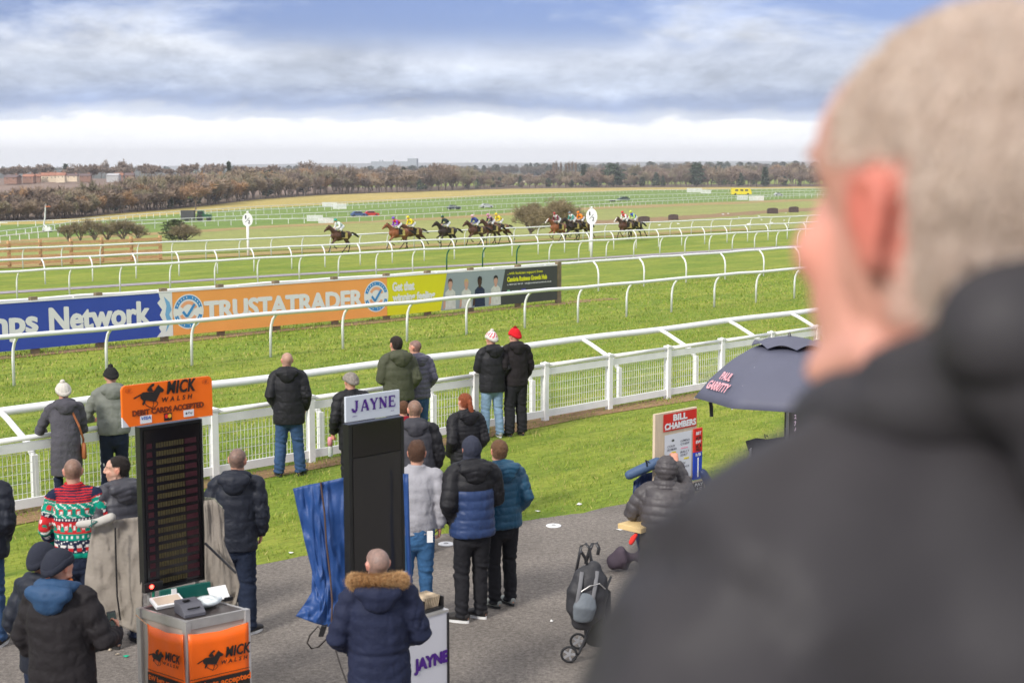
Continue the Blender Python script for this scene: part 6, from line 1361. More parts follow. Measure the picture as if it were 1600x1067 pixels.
# ================================================================== BOOKMAKERS' STANDS
AT = math.atan2(TY, TX)
def proj(P):
    x, y, z = P[0], P[1], P[2]-HC; f = y*CP-z*SP; return (800+F*x/f, 533.5-F*(y*SP+z*CP)/f)
def atZ(px, py, z): d = ray(px, py); t = (z-HC)/d[2]; return Vector((d[0]*t, d[1]*t, z))
class Stand:
    def __init__(s, name, label, cat, px, Y, rz=AT, group=None):
        P = atY(px, 700, Y); s.P = Vector((P.x, P.y, 0)); s.rz = rz; s.t = thing(name, label, cat, s.P, rz, group)
        s.M = Matrix.Translation(s.P) @ Matrix.Rotation(rz, 4, 'Z'); s.I = s.M.inverted()
    def loc(s, P): return s.I @ Vector(P)
    def on(s, px, py, y=0.0):            # local point on the board plane (local y = const) seen at a pixel
        d = s.I.to_3x3() @ Vector(ray(px, py)); o = s.I @ Vector((0, 0, HC)); t = (y-o.y)/d.y; return o+d*t
def drape(name, rows, Y, m, parent, I, amp=.02, nx=26, ny=26, folds=4, th=.006, seed=0, dYx=0., dY2=0.):
    """a hanging cloth: rows of outline points, given real folds and thickness"""
    V = []; nr = len(rows)-1
    def sm(f, n): k = min(int(f*n), n-1); q = f*n-k; return k, q
    for j in range(ny+1):
        k, q = sm(j/ny, nr); ra, rb = rows[k], rows[k+1]
        for i in range(nx+1):
            nc = len(ra)-1; c, w = sm(i/nx, nc)
            A = [ra[c][a]*(1-w)+ra[c+1][a]*w for a in (0, 1)]; B = [rb[c][a]*(1-w)+rb[c+1][a]*w for a in (0, 1)]
            px = A[0]*(1-q)+B[0]*q; py = A[1]*(1-q)+B[1]*q; f = j/ny
            y = Y+dYx*(i/nx)+dY2*f+amp*(.35+f)*(math.sin(i/nx*folds*2*math.pi+f*1.7+seed)+.6*math.sin(i/nx*folds*4.1+seed*2+f*3))+amp*1.3*mnoise.noise((i*.13+seed, j*.16, 0))-amp*.8*max(0, .16-abs(mnoise.noise((i/nx*5+j/ny*2.2, j/ny*3.5-i/nx*2, seed))))/.16
            V.append(I @ atY(px, py, y))
    b = MB(); b.add(V, [(j*(nx+1)+i, (j+1)*(nx+1)+i, (j+1)*(nx+1)+i+1, j*(nx+1)+i+1) for j in range(ny) for i in range(nx)])
    o = b.build(name, m, parent, smooth=True); q = o.modifiers.new('thick', 'SOLIDIFY'); q.thickness = th; q.offset = 0; return o
LOGO = [(28, 38), (41, 32), (44, 30), (60, 30), (64, 25), (68, 20), (70, 22), (77, 28), (75, 31), (71, 31), (67, 38), (63.5, 44), (52, 42), (48, 41.5), (46.5, 45.5), (44, 48.5), (42, 46.5), (44, 42), (40, 38.5), (39.5, 35), (31, 39)]
JOCK = [(50, 26.5), (54, 22), (58.5, 18.5), (62, 18.8), (61.5, 21.5), (57.5, 23.5), (58.5, 26.5), (60.5, 29.5), (54, 29.8), (51, 29)]
def logo(b, pl, x, y, w, sub=True, cut=None):
    """running horse with rider, then the name; x, y = left, base; w = overall width"""
    k = w/94.0
    def T_(p): return ((p[0]-28), (54-(p[1]+.073*(p[0]-28)-1.0)))
    flat(b, pl, [T_(p) for p in LOGO], .006, x, y, k); flat(b, pl, [T_(p) for p in JOCK], .007, x, y, k)
    for st in ([(46, 45), (49, 49), (54, 51.5), (58, 52.5)], [(60, 43), (59.5, 48), (58, 52.5), (56, 54)], [(63, 43), (66, 45), (66, 48), (62, 51.5), (60, 52)]): stroke(b, pl, [T_(p) for p in st], 1.1, .0065, x, y, k)
    text('', 'MICK', pl, x+53*k, y+17*k, 46*k, 18*k, None, None, .015, .22, .0065, 1.08, mb=b, heavy=.62*k)
    text('', 'WALSH', pl, x+45*k, y+6.5*k, 48*k, 6.5*k, None, None, .012, .2, .0065, 1.9, mb=b, heavy=.25*k)
M_ORG = mat('orange_sign', (.95, .165, .006), .45, .04, 2); M_INK2 = mat('black_print', (.02, .016, .014), .6, .05, 3); M_BRN = mat('brown_print', (.16, .03, .01), .6, .05, 3)
M_BLK = mat('black_frame', (.012, .012, .014), .35, .1, 3, spec=.5); M_SCR = mat('dark_screen', (.010, .008, .010), .18, .1, 2, spec=.5); M_STEEL = mat('brushed_steel', (.60, .59, .58), .42, .12, 8, metal=.75); M_CREAM = mat('cream_panel', (.55, .50, .42), .5, .05, 2); M_DKTOP = mat('dark_counter', (.06, .05, .048), .35, .15, 4)
M_BEIGE = mat('beige_canvas', (.25, .22, .185), .85, .12, 3, .3, 30); M_KHAKI = mat('khaki_canvas', (.33, .33, .235), .85, .12, 3, .3, 30); M_BLUET = mat('blue_tarpaulin', (.016, .058, .20), .5, .12, 3, .25, 18, spec=.4); M_NAVT = mat('navy_tarpaulin', (.012, .03, .10), .5, .12, 3, .25, 18); M_PURP = mat('purple_print', (.07, .012, .22), .5, .04, 3)
def board(st, x0, x1, z0, z1, m_frame, y=0., th=.07, fr=.022):
    b = MB(); w = x1-x0; h = z1-z0
    b.box((x0+w/2, y+th/2+.004, z0+h/2), (w-fr, th-.008, h-fr)); 
    for c, d in (((x0+fr/2, y+th/2, z0+h/2), (fr, th, h)), ((x1-fr/2, y+th/2, z0+h/2), (fr, th, h)), ((x0+w/2, y+th/2, z1-fr/2), (w-2*fr-.002, th, fr)), ((x0+w/2, y+th/2, z0+fr/2), (w-2*fr-.002, th, fr))): b.box(c, d)
    return b.build('odds_board', m_frame, st.t)
def mick():
    st = Stand('bookmaker_stand', 'bookmaker stand with an orange name sign over a tall dark odds board', 'stand', 219, 10.75, group='bookmakers\' stands'); t = st.t
    a, c = st.on(217, 668), st.on(316, 668); z1 = a.z; x1 = c.x; z0 = st.on(226, 927).z; zb = z0
    bo = board(st, 0, x1, z0, z1, M_BLK)
    pl = Plane2D((0, -.0005, z0), (1, 0, 0), (0, 0, 1)); n = 17; rh = (z1-z0-.16)/n
    b = MB(); rects(b, pl, [(.03, .03, x1-.06, z1-z0-.06)], .002); b.build('screen', M_SCR, bo)
    rm, ym = mat('unlit_red_leds', (.042, .006, .012), .5, .4, 30), mat('unlit_amber_leds', (.062, .048, .016), .5, .4, 40)
    for i in range(n):
        y = .05+i*rh; b = MB(); xs = [(.05, .10, 0)]+[(.10, x1*.24, 2)]+[q for k in range(11) for q in ((x1*(.24+k*.041), x1*(.273+k*.041), 1), (x1*(.273+k*.041), x1*(.281+k*.041), 2))]+[(x1*.691, x1*.70, 2), (x1*.70, x1*.89, 0)]
        ed = [xs[0][0]]+[q[1] for q in xs]; b.add([pl.O+pl.A*x+pl.B*yy+pl.N*.004 for x in ed for yy in (y, y+rh*.6)], [(2*k, 2*k+2, 2*k+3, 2*k+1) for k in range(len(xs))]); b.mi = [q[2] for q in xs]
        b.build('led_row', [rm, ym, M_SCR], bo)
    # name sign
    L, R_ = st.on(190, 668, -.03), st.on(330, 640, -.03); zt = st.on(190, 603, -.03).z; w = R_.x-L.x; h = zt-L.z; z = L.z
    b = MB(); b.prism([(.055, 0), (w, 0), (w, h-.03), (w-.012, h-.01), (w-.03, h), (.03, h), (.01, h-.01), (0, h-.03), (0, .075)], (L.x, -.03, z), (1, 0, 0), (0, 0, 1), (0, -1, 0), 0, .02); sg = b.build('name_sign', M_ORG, t)
    b = MB(); b.prism([(0, 0), (.055, 0), (0, .075)], (L.x, -.03, z), (1, 0, 0), (0, 0, 1), (0, -1, 0), 0, .018); b.build('peeled_corner', mat('sign_backing', (.62, .63, .66), .5), sg)
    pl = Plane2D((L.x, -.0505, z), (1, 0, 0), (0, 0, 1)); b = MB(); logo(b, pl, w*.11, h*.385, w*.66); b.build('logo', M_INK2, sg)
    text('lettering', 'DEBIT CARDS ACCEPTED', pl, w*.105, h*.245, w*.79, h*.135, M_BRN, sg, .02, heavy=.0022)
    b = MB(); rects(b, pl, [(w*.185, .012, w*.125, h*.19), (w*.665, .018, w*.115, h*.17)], .003); b.build('card_stickers', M_LETW, sg)
    text('sticker_lettering', 'VISA', pl, w*.195, .012+h*.09, w*.105, h*.08, mat('visa_blue', (.02, .10, .45), .5), sg, .03, .2, off=.005)
    b = MB(); rects(b, pl, [(w*.445, .010, w*.088, h*.185)], .003); b.build('card_sticker_dark', M_INK2, sg)
    b = MB(); flat(b, pl, disc(18, .0165, w*.472, h*.13+.004), .005); b.build('red_circle', mat('sticker_red', (.70, .02, .02), .5), sg); b = MB(); flat(b, pl, disc(18, .0165, w*.505, h*.13+.004), .006); b.build('amber_circle', mat('sticker_amber', (.80, .40, .03), .5), sg)
    text('sticker_lettering', 'Pay', pl, w*.715, .018+h*.05, w*.05, h*.07, M_INK2, sg, .01, off=.005); b = MB(); flat(b, pl, disc(12, .008, w*.695, .018+h*.085), .005); b.build('sticker_mark', M_INK2, sg)
    b = MB()
    for cx in (.075, .925):
        for k in range(3): ring(b, pl, w*cx, h*.875, .010+.010*k, .0135+.010*k, .003, 20*k, 250+40*k, 20, .6)
        flat(b, pl, disc(12, .010, w*cx, h*.875), .004)
    b.build('faint_emblems', mat('dark_orange_print', (.55, .09, .01), .5), sg)
    for x in (.06, x1-.06): MB().tube([(x, .04, -.0), (x, .04, z0+.1)], .018, 8).build('pole', M_STEEL, t)
    # counter seen corner-on
    Z = 1.05; P1, P2, P3 = (st.loc(atZ(px, py, Z)) for px, py in ((219, 949), (291, 970), (384, 951))); P4 = P1+P3-P2; q = [Vector((p.x, p.y, 0)) for p in (P1, P2, P3, P4)]
    b = MB(); b.add([p+Vector((0, 0, z_)) for z_ in (.05, Z-.07) for p in [q[i].lerp((q[0]+q[2])/2, .02) for i in range(4)]], [(3, 2, 1, 0), (4, 5, 6, 7), (0, 1, 5, 4), (1, 2, 6, 5), (2, 3, 7, 6), (3, 0, 4, 7)])
    cb = b.build('cabinet', M_CREAM, t)
    b = MB(); b.add([p+Vector((0, 0, z_)) for z_ in (Z-.014, Z-.003) for p in [q[i].lerp((q[0]+q[2])/2, .05) for i in range(4)]], [(3, 2, 1, 0), (4, 5, 6, 7), (0, 1, 5, 4), (1, 2, 6, 5), (2, 3, 7, 6), (3, 0, 4, 7)]); b.build('countertop', M_DKTOP, cb)
    b = MB(); up = Vector((0, 0, 1))
    for i in range(4):
        p, r = q[i], q[(i+1) % 4]; d = (r-p).normalized(); b.box((p+r)/2+up*(Z-.035), ((r-p).length-.044, .022, .07), X=d)
    for p in q: b.box(p+up*(Z/2), (.045, .045, Z), X=(q[1]-q[0]).normalized())
    b.build('steel_trim', M_STEEL, cb)
    # banner wrapped round two faces
    def face(p, r, f0, f1, z0_, z1_, out=.03):
        d = (r-p).normalized(); n = d.cross(up); A = p+d*((r-p).length*f0)+n*out; return Plane2D(A+up*z0_, d, up), (r-p).length*(f1-f0), z1_-z0_
    zt1, zb1 = .955, .42
    fl, wl, hl = face(q[0], q[1], .22, 1.0, zb1, zt1); fr_, wr_, hr = face(q[1], q[2], 0, 1.005, zb1, zt1)
    b = MB()
    for f, w_, h_, sg_ in ((fl, wl, hl, 1), (fr_, wr_, hr, 0)):
        n = 14; vs = []
        for i in range(n+1):
            for k in range(7):
                x = w_*i/n; zz = h_*k/6; dz = -.022*math.sin(math.pi*i/n)*(k/6) if 1 else 0; vs.append(f.O+f.A*x+f.B*(zz+dz)+f.N*(.005*math.sin(i*1.1+k)))
        b.add(vs, [(i*7+k, (i+1)*7+k, (i+1)*7+k+1, i*7+k+1) for i in range(n) for k in range(6)])
    ba = b.build('banner', mat('orange_vinyl', (.95, .145, .006), .4, .05, 3, spec=.5), t, smooth=True); sd2 = ba.modifiers.new('th', 'SOLIDIFY'); sd2.thickness = .003; sd2.offset = 0
    b = MB(); logo(b, Plane2D(fl.O+fl.N*.006, fl.A, fl.B), wl*.04, hl*.44, wl*.84); b.build('banner_logo', M_INK2, ba); b = MB(); logo(b, Plane2D(fr_.O+fr_.N*.006, fr_.A, fr_.B), wr_*.11, hr*.42, wr_*.86); b.build('banner_logo', M_INK2, ba)
    b = MB()
    for f, w_, h_ in ((fl, wl, hl), (fr_, wr_, hr)): rects(b, Plane2D(f.O+f.N*.006, f.A, f.B), [(0, 0, w_, h_*.30), (0, h_*.335, w_, .004)], .005)
    b.build('banner_black_band', M_INK2, ba)
    om = mat('orange_lettering', (.85, .15, .01), .5)
    text('banner_lettering', 'EW bets accepted', Plane2D(fl.O+fl.N*.006, fl.A, fl.B), .015, hl*.17, wl*.94, hl*.10, om, ba, .03, off=.008); text('banner_lettering', 'all bets accepted', Plane2D(fr_.O+fr_.N*.006, fr_.A, fr_.B), .03, hl*.15, wr_*.95, hr*.12, om, ba, .03, off=.008)
    MB().tube([q[0]+up*.99+Vector((-.05, -.02, .02)), fl.O+fl.B*(hl-.01)], .004, 6).build('cord', mat('pale_cord', (.6, .35, .2), .8), ba)
    # canvas cover thrown back on both sides
    I = st.I
    drape('canvas_cover', [[(145, 815), (180, 812), (228, 806)], [(140, 850), (180, 855), (226, 860)], [(133, 900), (182, 905), (224, 915)], [(131, 945), (186, 950), (222, 960)], [(140, 972), (190, 978), (222, 992)]], 10.9, M_BEIGE, t, I, .022, folds=1.1, nx=34, ny=34, dYx=-.1, seed=2)
    drape('canvas_cover', [[(318, 782), (334, 780), (350, 796)], [(320, 830), (340, 840), (351, 850)], [(320, 890), (345, 905), (368, 888)], [(322, 930), (350, 940), (375, 915)], [(324, 948), (350, 955), (368, 945)]], 11.1, M_BEIGE, t, I, .02, folds=1.5, seed=4)
    drape('khaki_flap', [[(318, 776), (335, 778), (347, 792)], [(318, 810), (340, 815), (350, 815)], [(318, 845), (340, 858), (350, 862)]], 11.25, M_KHAKI, t, I, .02, folds=1, seed=1)
    zp = lambda px, py, Y: I @ atY(px, py, Y)
    MB().tube([zp(180, 824, 10.72), zp(181, 870, 10.72), zp(183, 930, 10.72), zp(188, 968, 10.74)], .007, 8).build('zip', M_BLK, t); MB().tube([zp(320, 848, 10.98), zp(345, 872, 11.0), zp(369, 895, 11.0)], .010, 8).build('zip', M_BLK, t)
    MB().tube([zp(124, 819, 10.8), zp(150, 817, 10.78), zp(174, 808, 10.76)], [.028, .034, .036], 12, round_=True).build('rolled_cover', mat('pale_canvas', (.42, .40, .36), .85, .1, 3, .3, 30), t, smooth=True)
    MB().tube([zp(143, 823, 10.74), zp(143, 812, 10.74), zp(152, 814, 10.74), zp(139, 822, 10.74)], .006, 6).build('tie', mat('green_cord', (.04, .14, .12), .8), t)
    # things lying on the counter
    def rest(name, label, cat, px, py, rz=0, z=Z+.001):
        P = atZ(px, py, z); return thing(name, label, cat, P, rz, None)
    rz = AT-.15
    p = rest('receipt_printer', 'dark grey wedge shaped receipt printer on the steel trimmed counter', 'printer', 297, 958, rz)
    b = MB(); b.prism([(-.10, 0), (.10, 0), (.10, .025), (.02, .085), (-.10, .095)], (0, -.07, 0), (0, -1, 0) if 0 else (.0, 1, 0), (0, 0, 1), (1, 0, 0), -.085+.0, .085); b.v = [(v[0], -v[1]-.07, v[2]) for v in b.v]; b.f = [tuple(reversed(f)) for f in b.f]; b.build('housing', mat('grey_plastic', (.10, .10, .12), .45, .05, 4), p, bevel=.004)
    MB().box((.0, -.075, .062), (.10, .006, .012), Z=(0, -.6, .8)).build('paper_slot', M_BLK, p); MB().box((-.02, .02, .098), (.05, .03, .008)).build('latch', M_BLK, p)
    p = rest('tablet', 'white tablet device lying on the counter left of the printer', 'tablet', 262, 945, rz); MB().box((0, 0, .03), (.24, .15, .028), Z=(.0, -.25, .97)).build('housing', M_LETW, p, bevel=.005); MB().box((0, -.003, .045), (.20, .11, .004), Z=(.0, -.25, .97)).build('screen', mat('pale_screen', (.60, .48, .38), .3), p); MB().box((0, .0, .008), (.2, .1, .016)).build('foot', M_BLK, p)
    p = rest('plastic_bag', 'crumpled clear plastic bag lying on the counter', 'bag', 322, 948, rz); rr = random.Random(2); b = MB().ell((0, 0, .035), (.12, .09, .035), None, 26, 14); me = b.mesh('sheet', mat('clear_film', (.68, .74, .75), .12, .05, 4, .8, 14, spec=.7)); V = co(me); setco(me, V*(1+.25*nz(V, 22, 3))[:, None]+np.array([0, 0, .006])); link(me, 'sheet', p)
    p = rest('clipboard', 'small pale clipboard propped up at the back of the counter', 'clipboard', 342, 938, rz); MB().box((0, 0, .06), (.15, .012, .12), Z=(0, .7, .7)).build('card', M_LETW, p); MB().box((.0, -.012, .066), (.17, .008, .135), Z=(0, .7, .7)).build('frame', M_BLK, p) if 0 else MB().box((.06, -.03, .015), (.07, .05, .03)).build('clip', M_BLK, p)
    p = rest('card_reader', 'small dark card reader with a glowing red light on the counter', 'card reader', 240, 938, rz); MB().box((0, 0, .115), (.15, .035, .07)).build('housing', M_BLK, p, bevel=.004); MB().tube([(0, 0, 0), (0, 0, .09)], .012, 8).build('stem', mat('green_cable', (.01, .2, .12), .5), p)
    MB().ell((-.02, -.022, .12), (.016, .008, .016), None, 14, 8).build('red_light', mat('red_light', (.8, .02, .02), .4, emit=((1, .03, .02), 9)), p, smooth=True)
    p = rest('folder', 'dark green plastic folder standing behind the counter devices', 'folder', 292, 936, rz); MB().box((0, .03, .05), (.42, .03, .10)).build('cover', mat('dark_green_plastic', (.01, .11, .09), .3, .1, 5), p, bevel=.004); MB().box((-.1, .01, .055), (.04, .012, .09)).build('label', M_LETW, p)
mick()
def serif_word(b, pl, word, x, y, w, h, off=.004):
    """slab-serif capitals built from strokes"""
    G = {'J': [([(.62, 1), (.62, .28), (.50, .07), (.30, .04), (.12, .16), (.10, .34)], .2), ([(.40, .97), (.84, .97)], .07)],
         'A': [([(.08, 0), (.46, 1)], .11), ([(.50, 1), (.90, 0)], .2), ([(.2, .32), (.72, .32)], .08), ([(-.02, .03), (.24, .03)], .07), ([(.68, .03), (1.02, .03)], .07)],
         'Y': [([(.12, 1), (.50, .46)], .2), ([(.88, 1), (.54, .46)], .11), ([(.51, .5), (.51, 0)], .19), ([(-.02, .97), (.34, .97)], .07), ([(.70, .97), (1.02, .97)], .07), ([(.30, .03), (.72, .03)], .07)],
         'N': [([(.16, 0), (.16, 1)], .11), ([(.14, .98), (.84, .03)], .22), ([(.86, 0), (.86, 1)], .11), ([(.0, .03), (.34, .03)], .07), ([(.66, .97), (1.02, .97)], .07), ([(-.02, .97), (.2, .97)], .07)],
         'E': [([(.24, 0), (.24, 1)], .2), ([(.08, .96), (.88, .96)], .09), ([(.24, .52), (.70, .52)], .09), ([(.08, .04), (.90, .04)], .09), ([(.86, .96), (.86, .76)], .07), ([(.88, .04), (.88, .26)], .07), ([(.68, .64), (.68, .40)], .06)]}
    n = len(word); cw = w/n
    for i, ch in enumerate(word):
        for pts, lw in G[ch]: stroke(b, pl, [(px_*cw*.88, py_*h) for px_, py_ in pts], lw*cw*1.18, off, x+i*cw, y, 1)
def jayne():
    st = Stand('bookmaker_stand', 'bookmaker stand with a white name sign over a tall blank black board', 'stand', 545, 10.35, group='bookmakers\' stands'); t = st.t; I = st.I
    c = st.on(631, 655); x1 = c.x; z1 = st.on(545, 664).z; z0 = st.on(552, 912).z; bo = board(st, 0, x1, z0, z1, M_BLK, fr=.03)
    pl = Plane2D((0, -.0005, z0), (1, 0, 0), (0, 0, 1)); b = MB(); rects(b, pl, [(.035, .03, x1-.07, (z1-z0)*.76)], .003); b.build('panel', mat('black_panel', (.022, .021, .021), .16, .15, 1.2, spec=.5), bo)
    b = MB(); rects(b, pl, [(.035, .03+(z1-z0)*.765, x1-.07, (z1-z0)*.20)], .002); b.build('upper_panel', M_SCR, bo)
    L, R_ = st.on(538, 660, -.03), st.on(622, 640, -.03); zt = st.on(538, 620, -.03).z; w = R_.x-L.x; h = zt-L.z
    sg = MB().box((L.x+w/2, -.04, L.z+h/2), (w, .02, h)).build('name_sign', mat('pale_sign', (.56, .60, .66), .5, .03, 2), t, bevel=.003); pl = Plane2D((L.x, -.0505, L.z), (1, 0, 0), (0, 0, 1))
    b = MB(); serif_word(b, pl, 'JAYNE', w*.10, h*.37, w*.84, h*.44); b.build('lettering', M_PURP, sg)
    text('small_lettering', 'LEEDS', pl, w*.11, h*.19, w*.09, h*.035, M_PURP, sg, .03); text('small_lettering', 'M.G.', pl, w*.83, h*.19, w*.06, h*.035, M_PURP, sg, .03)
    for x in (.06, x1-.06): MB().tube([(x, .04, 0), (x, .04, z0+.1)], .018, 8).build('pole', M_STEEL, t)
    # white lectern
    q = st.on(700, 953, -.12); Z = q.z; xr = q.x; lw = .56; ld = .42; le = MB().box((xr-lw/2, -.12+ld/2, Z/2), (lw, ld, Z-.02)).build('lectern', mat('white_laminate', (.62, .62, .66), .45, .04, 2), t, bevel=.006)
    MB().box((xr-lw/2, -.12+ld/2, Z), (lw+.01, ld+.01, .02)).build('top', M_STEEL, le)
    MB().box((xr-.006, -.125, Z/2), (.016, .014, Z-.04)).build('edge_trim', M_BLK, le)
    pl = Plane2D((xr-lw, -.122, 0), (1, 0, 0), (0, 0, 1)); zz = st.on(690, 1041, -.122).z; zt = st.on(690, 1018, -.122).z
    text('lectern_lettering', 'JAYNE', pl, lw-.355, zz, .35, (zt-zz)*1.05, M_PURP, le, .03, heavy=.005)
    # ticket box, papers
    P = st.M @ Vector((xr-.12, .02, Z+.012)); p = thing('ticket_box', 'black box of upright betting tickets on the white lectern', 'box', P, AT); MB().box((0, 0, .012), (.20, .22, .022)).build('tray', M_BLK, p)
    for x in (-.10, .10): MB().box((x, 0, .055), (.008, .22, .09)).build('side', M_BLK, p)
    b = MB()
    for i in range(9): b.box((-.08+i*.019, -.0, .06), (.007, .17, .10), Z=(.25, 0, 1))
    b.build('tickets', mat('card_tickets', (.50, .40, .28), .9, .5, 12), p)
    P = st.M @ Vector((xr-.33, .02, Z+.012)); p = thing('notebook', 'open cream notebook on the white lectern left of the ticket box', 'notebook', P, AT+.2); MB().box((0, 0, .008), (.17, .20, .014)).build('pages', mat('cream_paper', (.68, .60, .47), .8), p); MB().box((0, 0, 0), (.18, .21, .004)).build('cover', M_BLK, p)
    # blue cover
    drape('blue_cover', [[(458, 763), (482, 757), (505, 753), (545, 744)], [(466, 800), (486, 800), (507, 800), (548, 800)], [(476, 845), (494, 846), (511, 846), (552, 846)], [(488, 892), (502, 895), (514, 895), (556, 895)], [(487, 925), (503, 928), (516, 932), (558, 930)], [(474, 946), (500, 952), (517, 958), (560, 950)], [(462, 962), (492, 973), (518, 980), (556, 965)]], 10.5, M_BLUET, t, I, .022, nx=48, ny=54, folds=.9, seed=1, dY2=-.12)
    drape('blue_cover', [[(630, 740), (638, 740)], [(633, 830), (640, 830)], [(638, 920), (644, 920)]], 10.62, M_BLUET, t, I, .01, nx=4, ny=10, folds=1)
    zp = lambda px, py, Y: I @ atY(px, py, Y)
    MB().tube([zp(501, 753, 10.42), zp(507, 800, 10.40), zp(510, 850, 10.36), zp(516, 900, 10.32), zp(519, 940, 10.26), zp(518, 974, 10.22)], .007, 8).build('zip', mat('brown_zip', (.07, .04, .03), .7), t)
    c = MB().tube([atY(511, 975, 10.25), atY(506, 990, 10.2), atY(497, 978, 10.2), atY(484, 992, 10.2), atY(480, 1004, 10.2), atY(487, 1013, 10.2), atY(498, 1010, 10.2), atY(510, 998, 10.2), atY(520, 985, 10.2), atY(523, 1010, 10.1), atY(532, 1040, 10.0), atY(545, 1075, 9.9), atY(556, 1110, 9.8)], .0065, 7).build('power_cable', mat('black_cable', (.03, .025, .022), .6), None, smooth=True); tag(c, 'thin black cable looping below the blue tarpaulin cover', 'cable')
    P = atY(504, 985, 10.21); ad = MB().box((0, 0, 0), (.04, .03, .09), Z=(.3, 0, 1)).build('plug', M_BLK, None, bevel=.005); ad.location = P; tag(ad, 'small black plug hanging on the cable under the blue cover', 'plug')
jayne()
def bill():
    st = Stand('bookmaker_stand', 'bookmaker pitch with a cream framed whiteboard under a red name panel', 'stand', 1025, 13.3, group='bookmakers\' stands'); t = st.t; I = st.I
    z1 = st.on(1025, 648).z; x1 = st.on(1091, 645).x; zb = st.on(1028, 738).z; W2 = mat('pale_wood', (.62, .50, .36), .6, .1, 6, stretch=(6, 1, 1))
    ln = .02
    b = MB(); h = z1-zb; b.box((x1/2, .03, z1-h*.62), (x1, .03, h*1.24)); fr = b.build('board', W2, t, bevel=.004)
    pl = Plane2D((0, .0145, 0), (1, 0, 0), (0, 0, 1)); g = lambda px, py: st.on(px, py, .014)
    def rc(x0, x1_, y0, y1): a, c = g(x0, y1), g(x1_, y0); return a.x, (g((x0+x1_)/2, y1).z), c.x-a.x, g((x0+x1_)/2, y0).z-g((x0+x1_)/2, y1).z
    redm = mat('red_panel', (.62, .02, .012), .5, .1, 4); X, Y_, w, h_ = rc(1036, 1088, 643, 670); b = MB(); rects(b, pl, [(X, Y_, w, h_)], .006); b.build('name_panel', redm, fr)
    text('lettering', 'BILL', pl, X+w*.28, Y_+h_*.55, w*.42, h_*.36, M_LETW, fr, .03, off=.009, heavy=.0022); text('lettering', 'CHAMBERS', pl, X+w*.03, Y_+h_*.10, w*.94, h_*.36, M_LETW, fr, .03, off=.009, heavy=.0022)
    b = MB()   # slab serifs on the name
    for i in range(9): rects(b, pl, [(X+w*(.04+i*.105), Y_+h_*.09, w*.06, h_*.035)], .0092)
    b.build('serifs', M_LETW, fr)
    X, Y_, w, h_ = rc(1037, 1080, 676, 748); b = MB(); rects(b, pl, [(X, Y_, w, h_)], .007); b.build('whiteboard', mat('whiteboard', (.66, .68, .72), .3, .03, 2, spec=.5), fr)
    rows = [('COLD', .1, .72), ('BOMAR', .1, .65), ('SILLOTH', .1, .48), ('RUN', .1, .40)]; rows2 = [('LUMINA', .58, .79), ('CHIEF', .58, .72), ('BALLY', .58, .55), ('SORT', .58, .48), ('FIX', .58, .30), ('CHANCE', .58, .22)]
    grey = mat('marker_ink', (.06, .06, .09), .6)
    for tx, fx, fy in rows+rows2: text('handwriting', tx, pl, X+w*fx, Y_+h_*fy, w*.34*min(1, len(tx)/5), h_*.045, grey, fr, .01, .15, off=.009)
    b = MB(); rects(b, pl, [(X+w*.25, Y_+h_*.585, w*.16, h_*.035), (X+w*.72, Y_+h_*.40, w*.18, h_*.035)], .009); b.build('yellow_marks', mat('yellow_marker', (.75, .65, .02), .5), fr)
    b = MB(); rects(b, pl, [(X+w*.60, Y_+h_*.64, w*.26, h_*.02)], .009); b.build('pink_marks', mat('pink_marker', (.75, .25, .35), .5), fr); b = MB(); flat(b, pl, disc(16, .022, X+w*.30, Y_+h_*.86, .011), .009); b.build('badge', mat('dark_badge', (.05, .06, .04), .5), fr)
    X, Y_, w, h_ = rc(1082, 1096, 669, 748); b = MB(); b.box((X+w/2, .010, Y_+h_*.77), (w, .02, h_*.46)); b.build('red_strip', redm, fr); b = MB(); b.box((X+w/2, .0102, Y_+h_*.27), (w, .02, h_*.54)); b.build('blue_strip', mat('blue_panel', (.01, .05, .42), .5), fr)
    p2 = Plane2D((0, -.0005, 0), (1, 0, 0), (0, 0, 1))
    for tx, f, m_ in (('BET', .88, M_LETW), ('£5', .79, M_INK2), ('EW', .71, M_LETW), ('£1', .63, M_INK2), ('ALL', .565, M_INK2), ('1/5', .46, M_LETW)): text('lettering', tx, p2, X+w*.18, Y_+h_*f, w*.64, h_*.06, m_, fr, .04, off=.003)
    b = MB(); rects(b, p2, [(X+w*.42, Y_+h_*.05, w*.14, h_*.38)], .003); b.build('white_stripe', M_LETW, fr)
    X, Y_, w, h_ = rc(1080, 1099, 750, 767); b = MB(); b.box((X+w/2, .008, Y_+h_/2), (w, .02, h_)); ps = b.build('pay_sign', W2, t); b = MB(); p3 = Plane2D((0, -.0025, 0), (1, 0, 0), (0, 0, 1)); rects(b, p3, [(X+w*.08, Y_+h_*.1, w*.84, h_*.8)], .003); b.build('panel', M_INK2, ps)
    text('lettering', 'PAY', p3, X+w*.15, Y_+h_*.52, w*.7, h_*.30, M_LETW, ps, .05, off=.005); text('lettering', '1-2', p3, X+w*.3, Y_+h_*.17, w*.45, h_*.26, M_LETW, ps, .05, off=.005)
    for x in (.05, x1-.03): MB().tube([(x, .06, 0), (x, .06, zb)], .02, 8).build('leg', M_STEEL, t)
    drape('navy_cover', [[(990, 752), (1005, 740), (1030, 735)], [(988, 790), (1006, 790), (1034, 790)], [(991, 830), (1010, 835), (1040, 840)], [(1000, 870), (1015, 875), (1045, 880)]], 13.35, M_NAVT, t, I, .03, folds=1.5, seed=3)
    zp = lambda px, py, Y: I @ atY(px, py, Y)
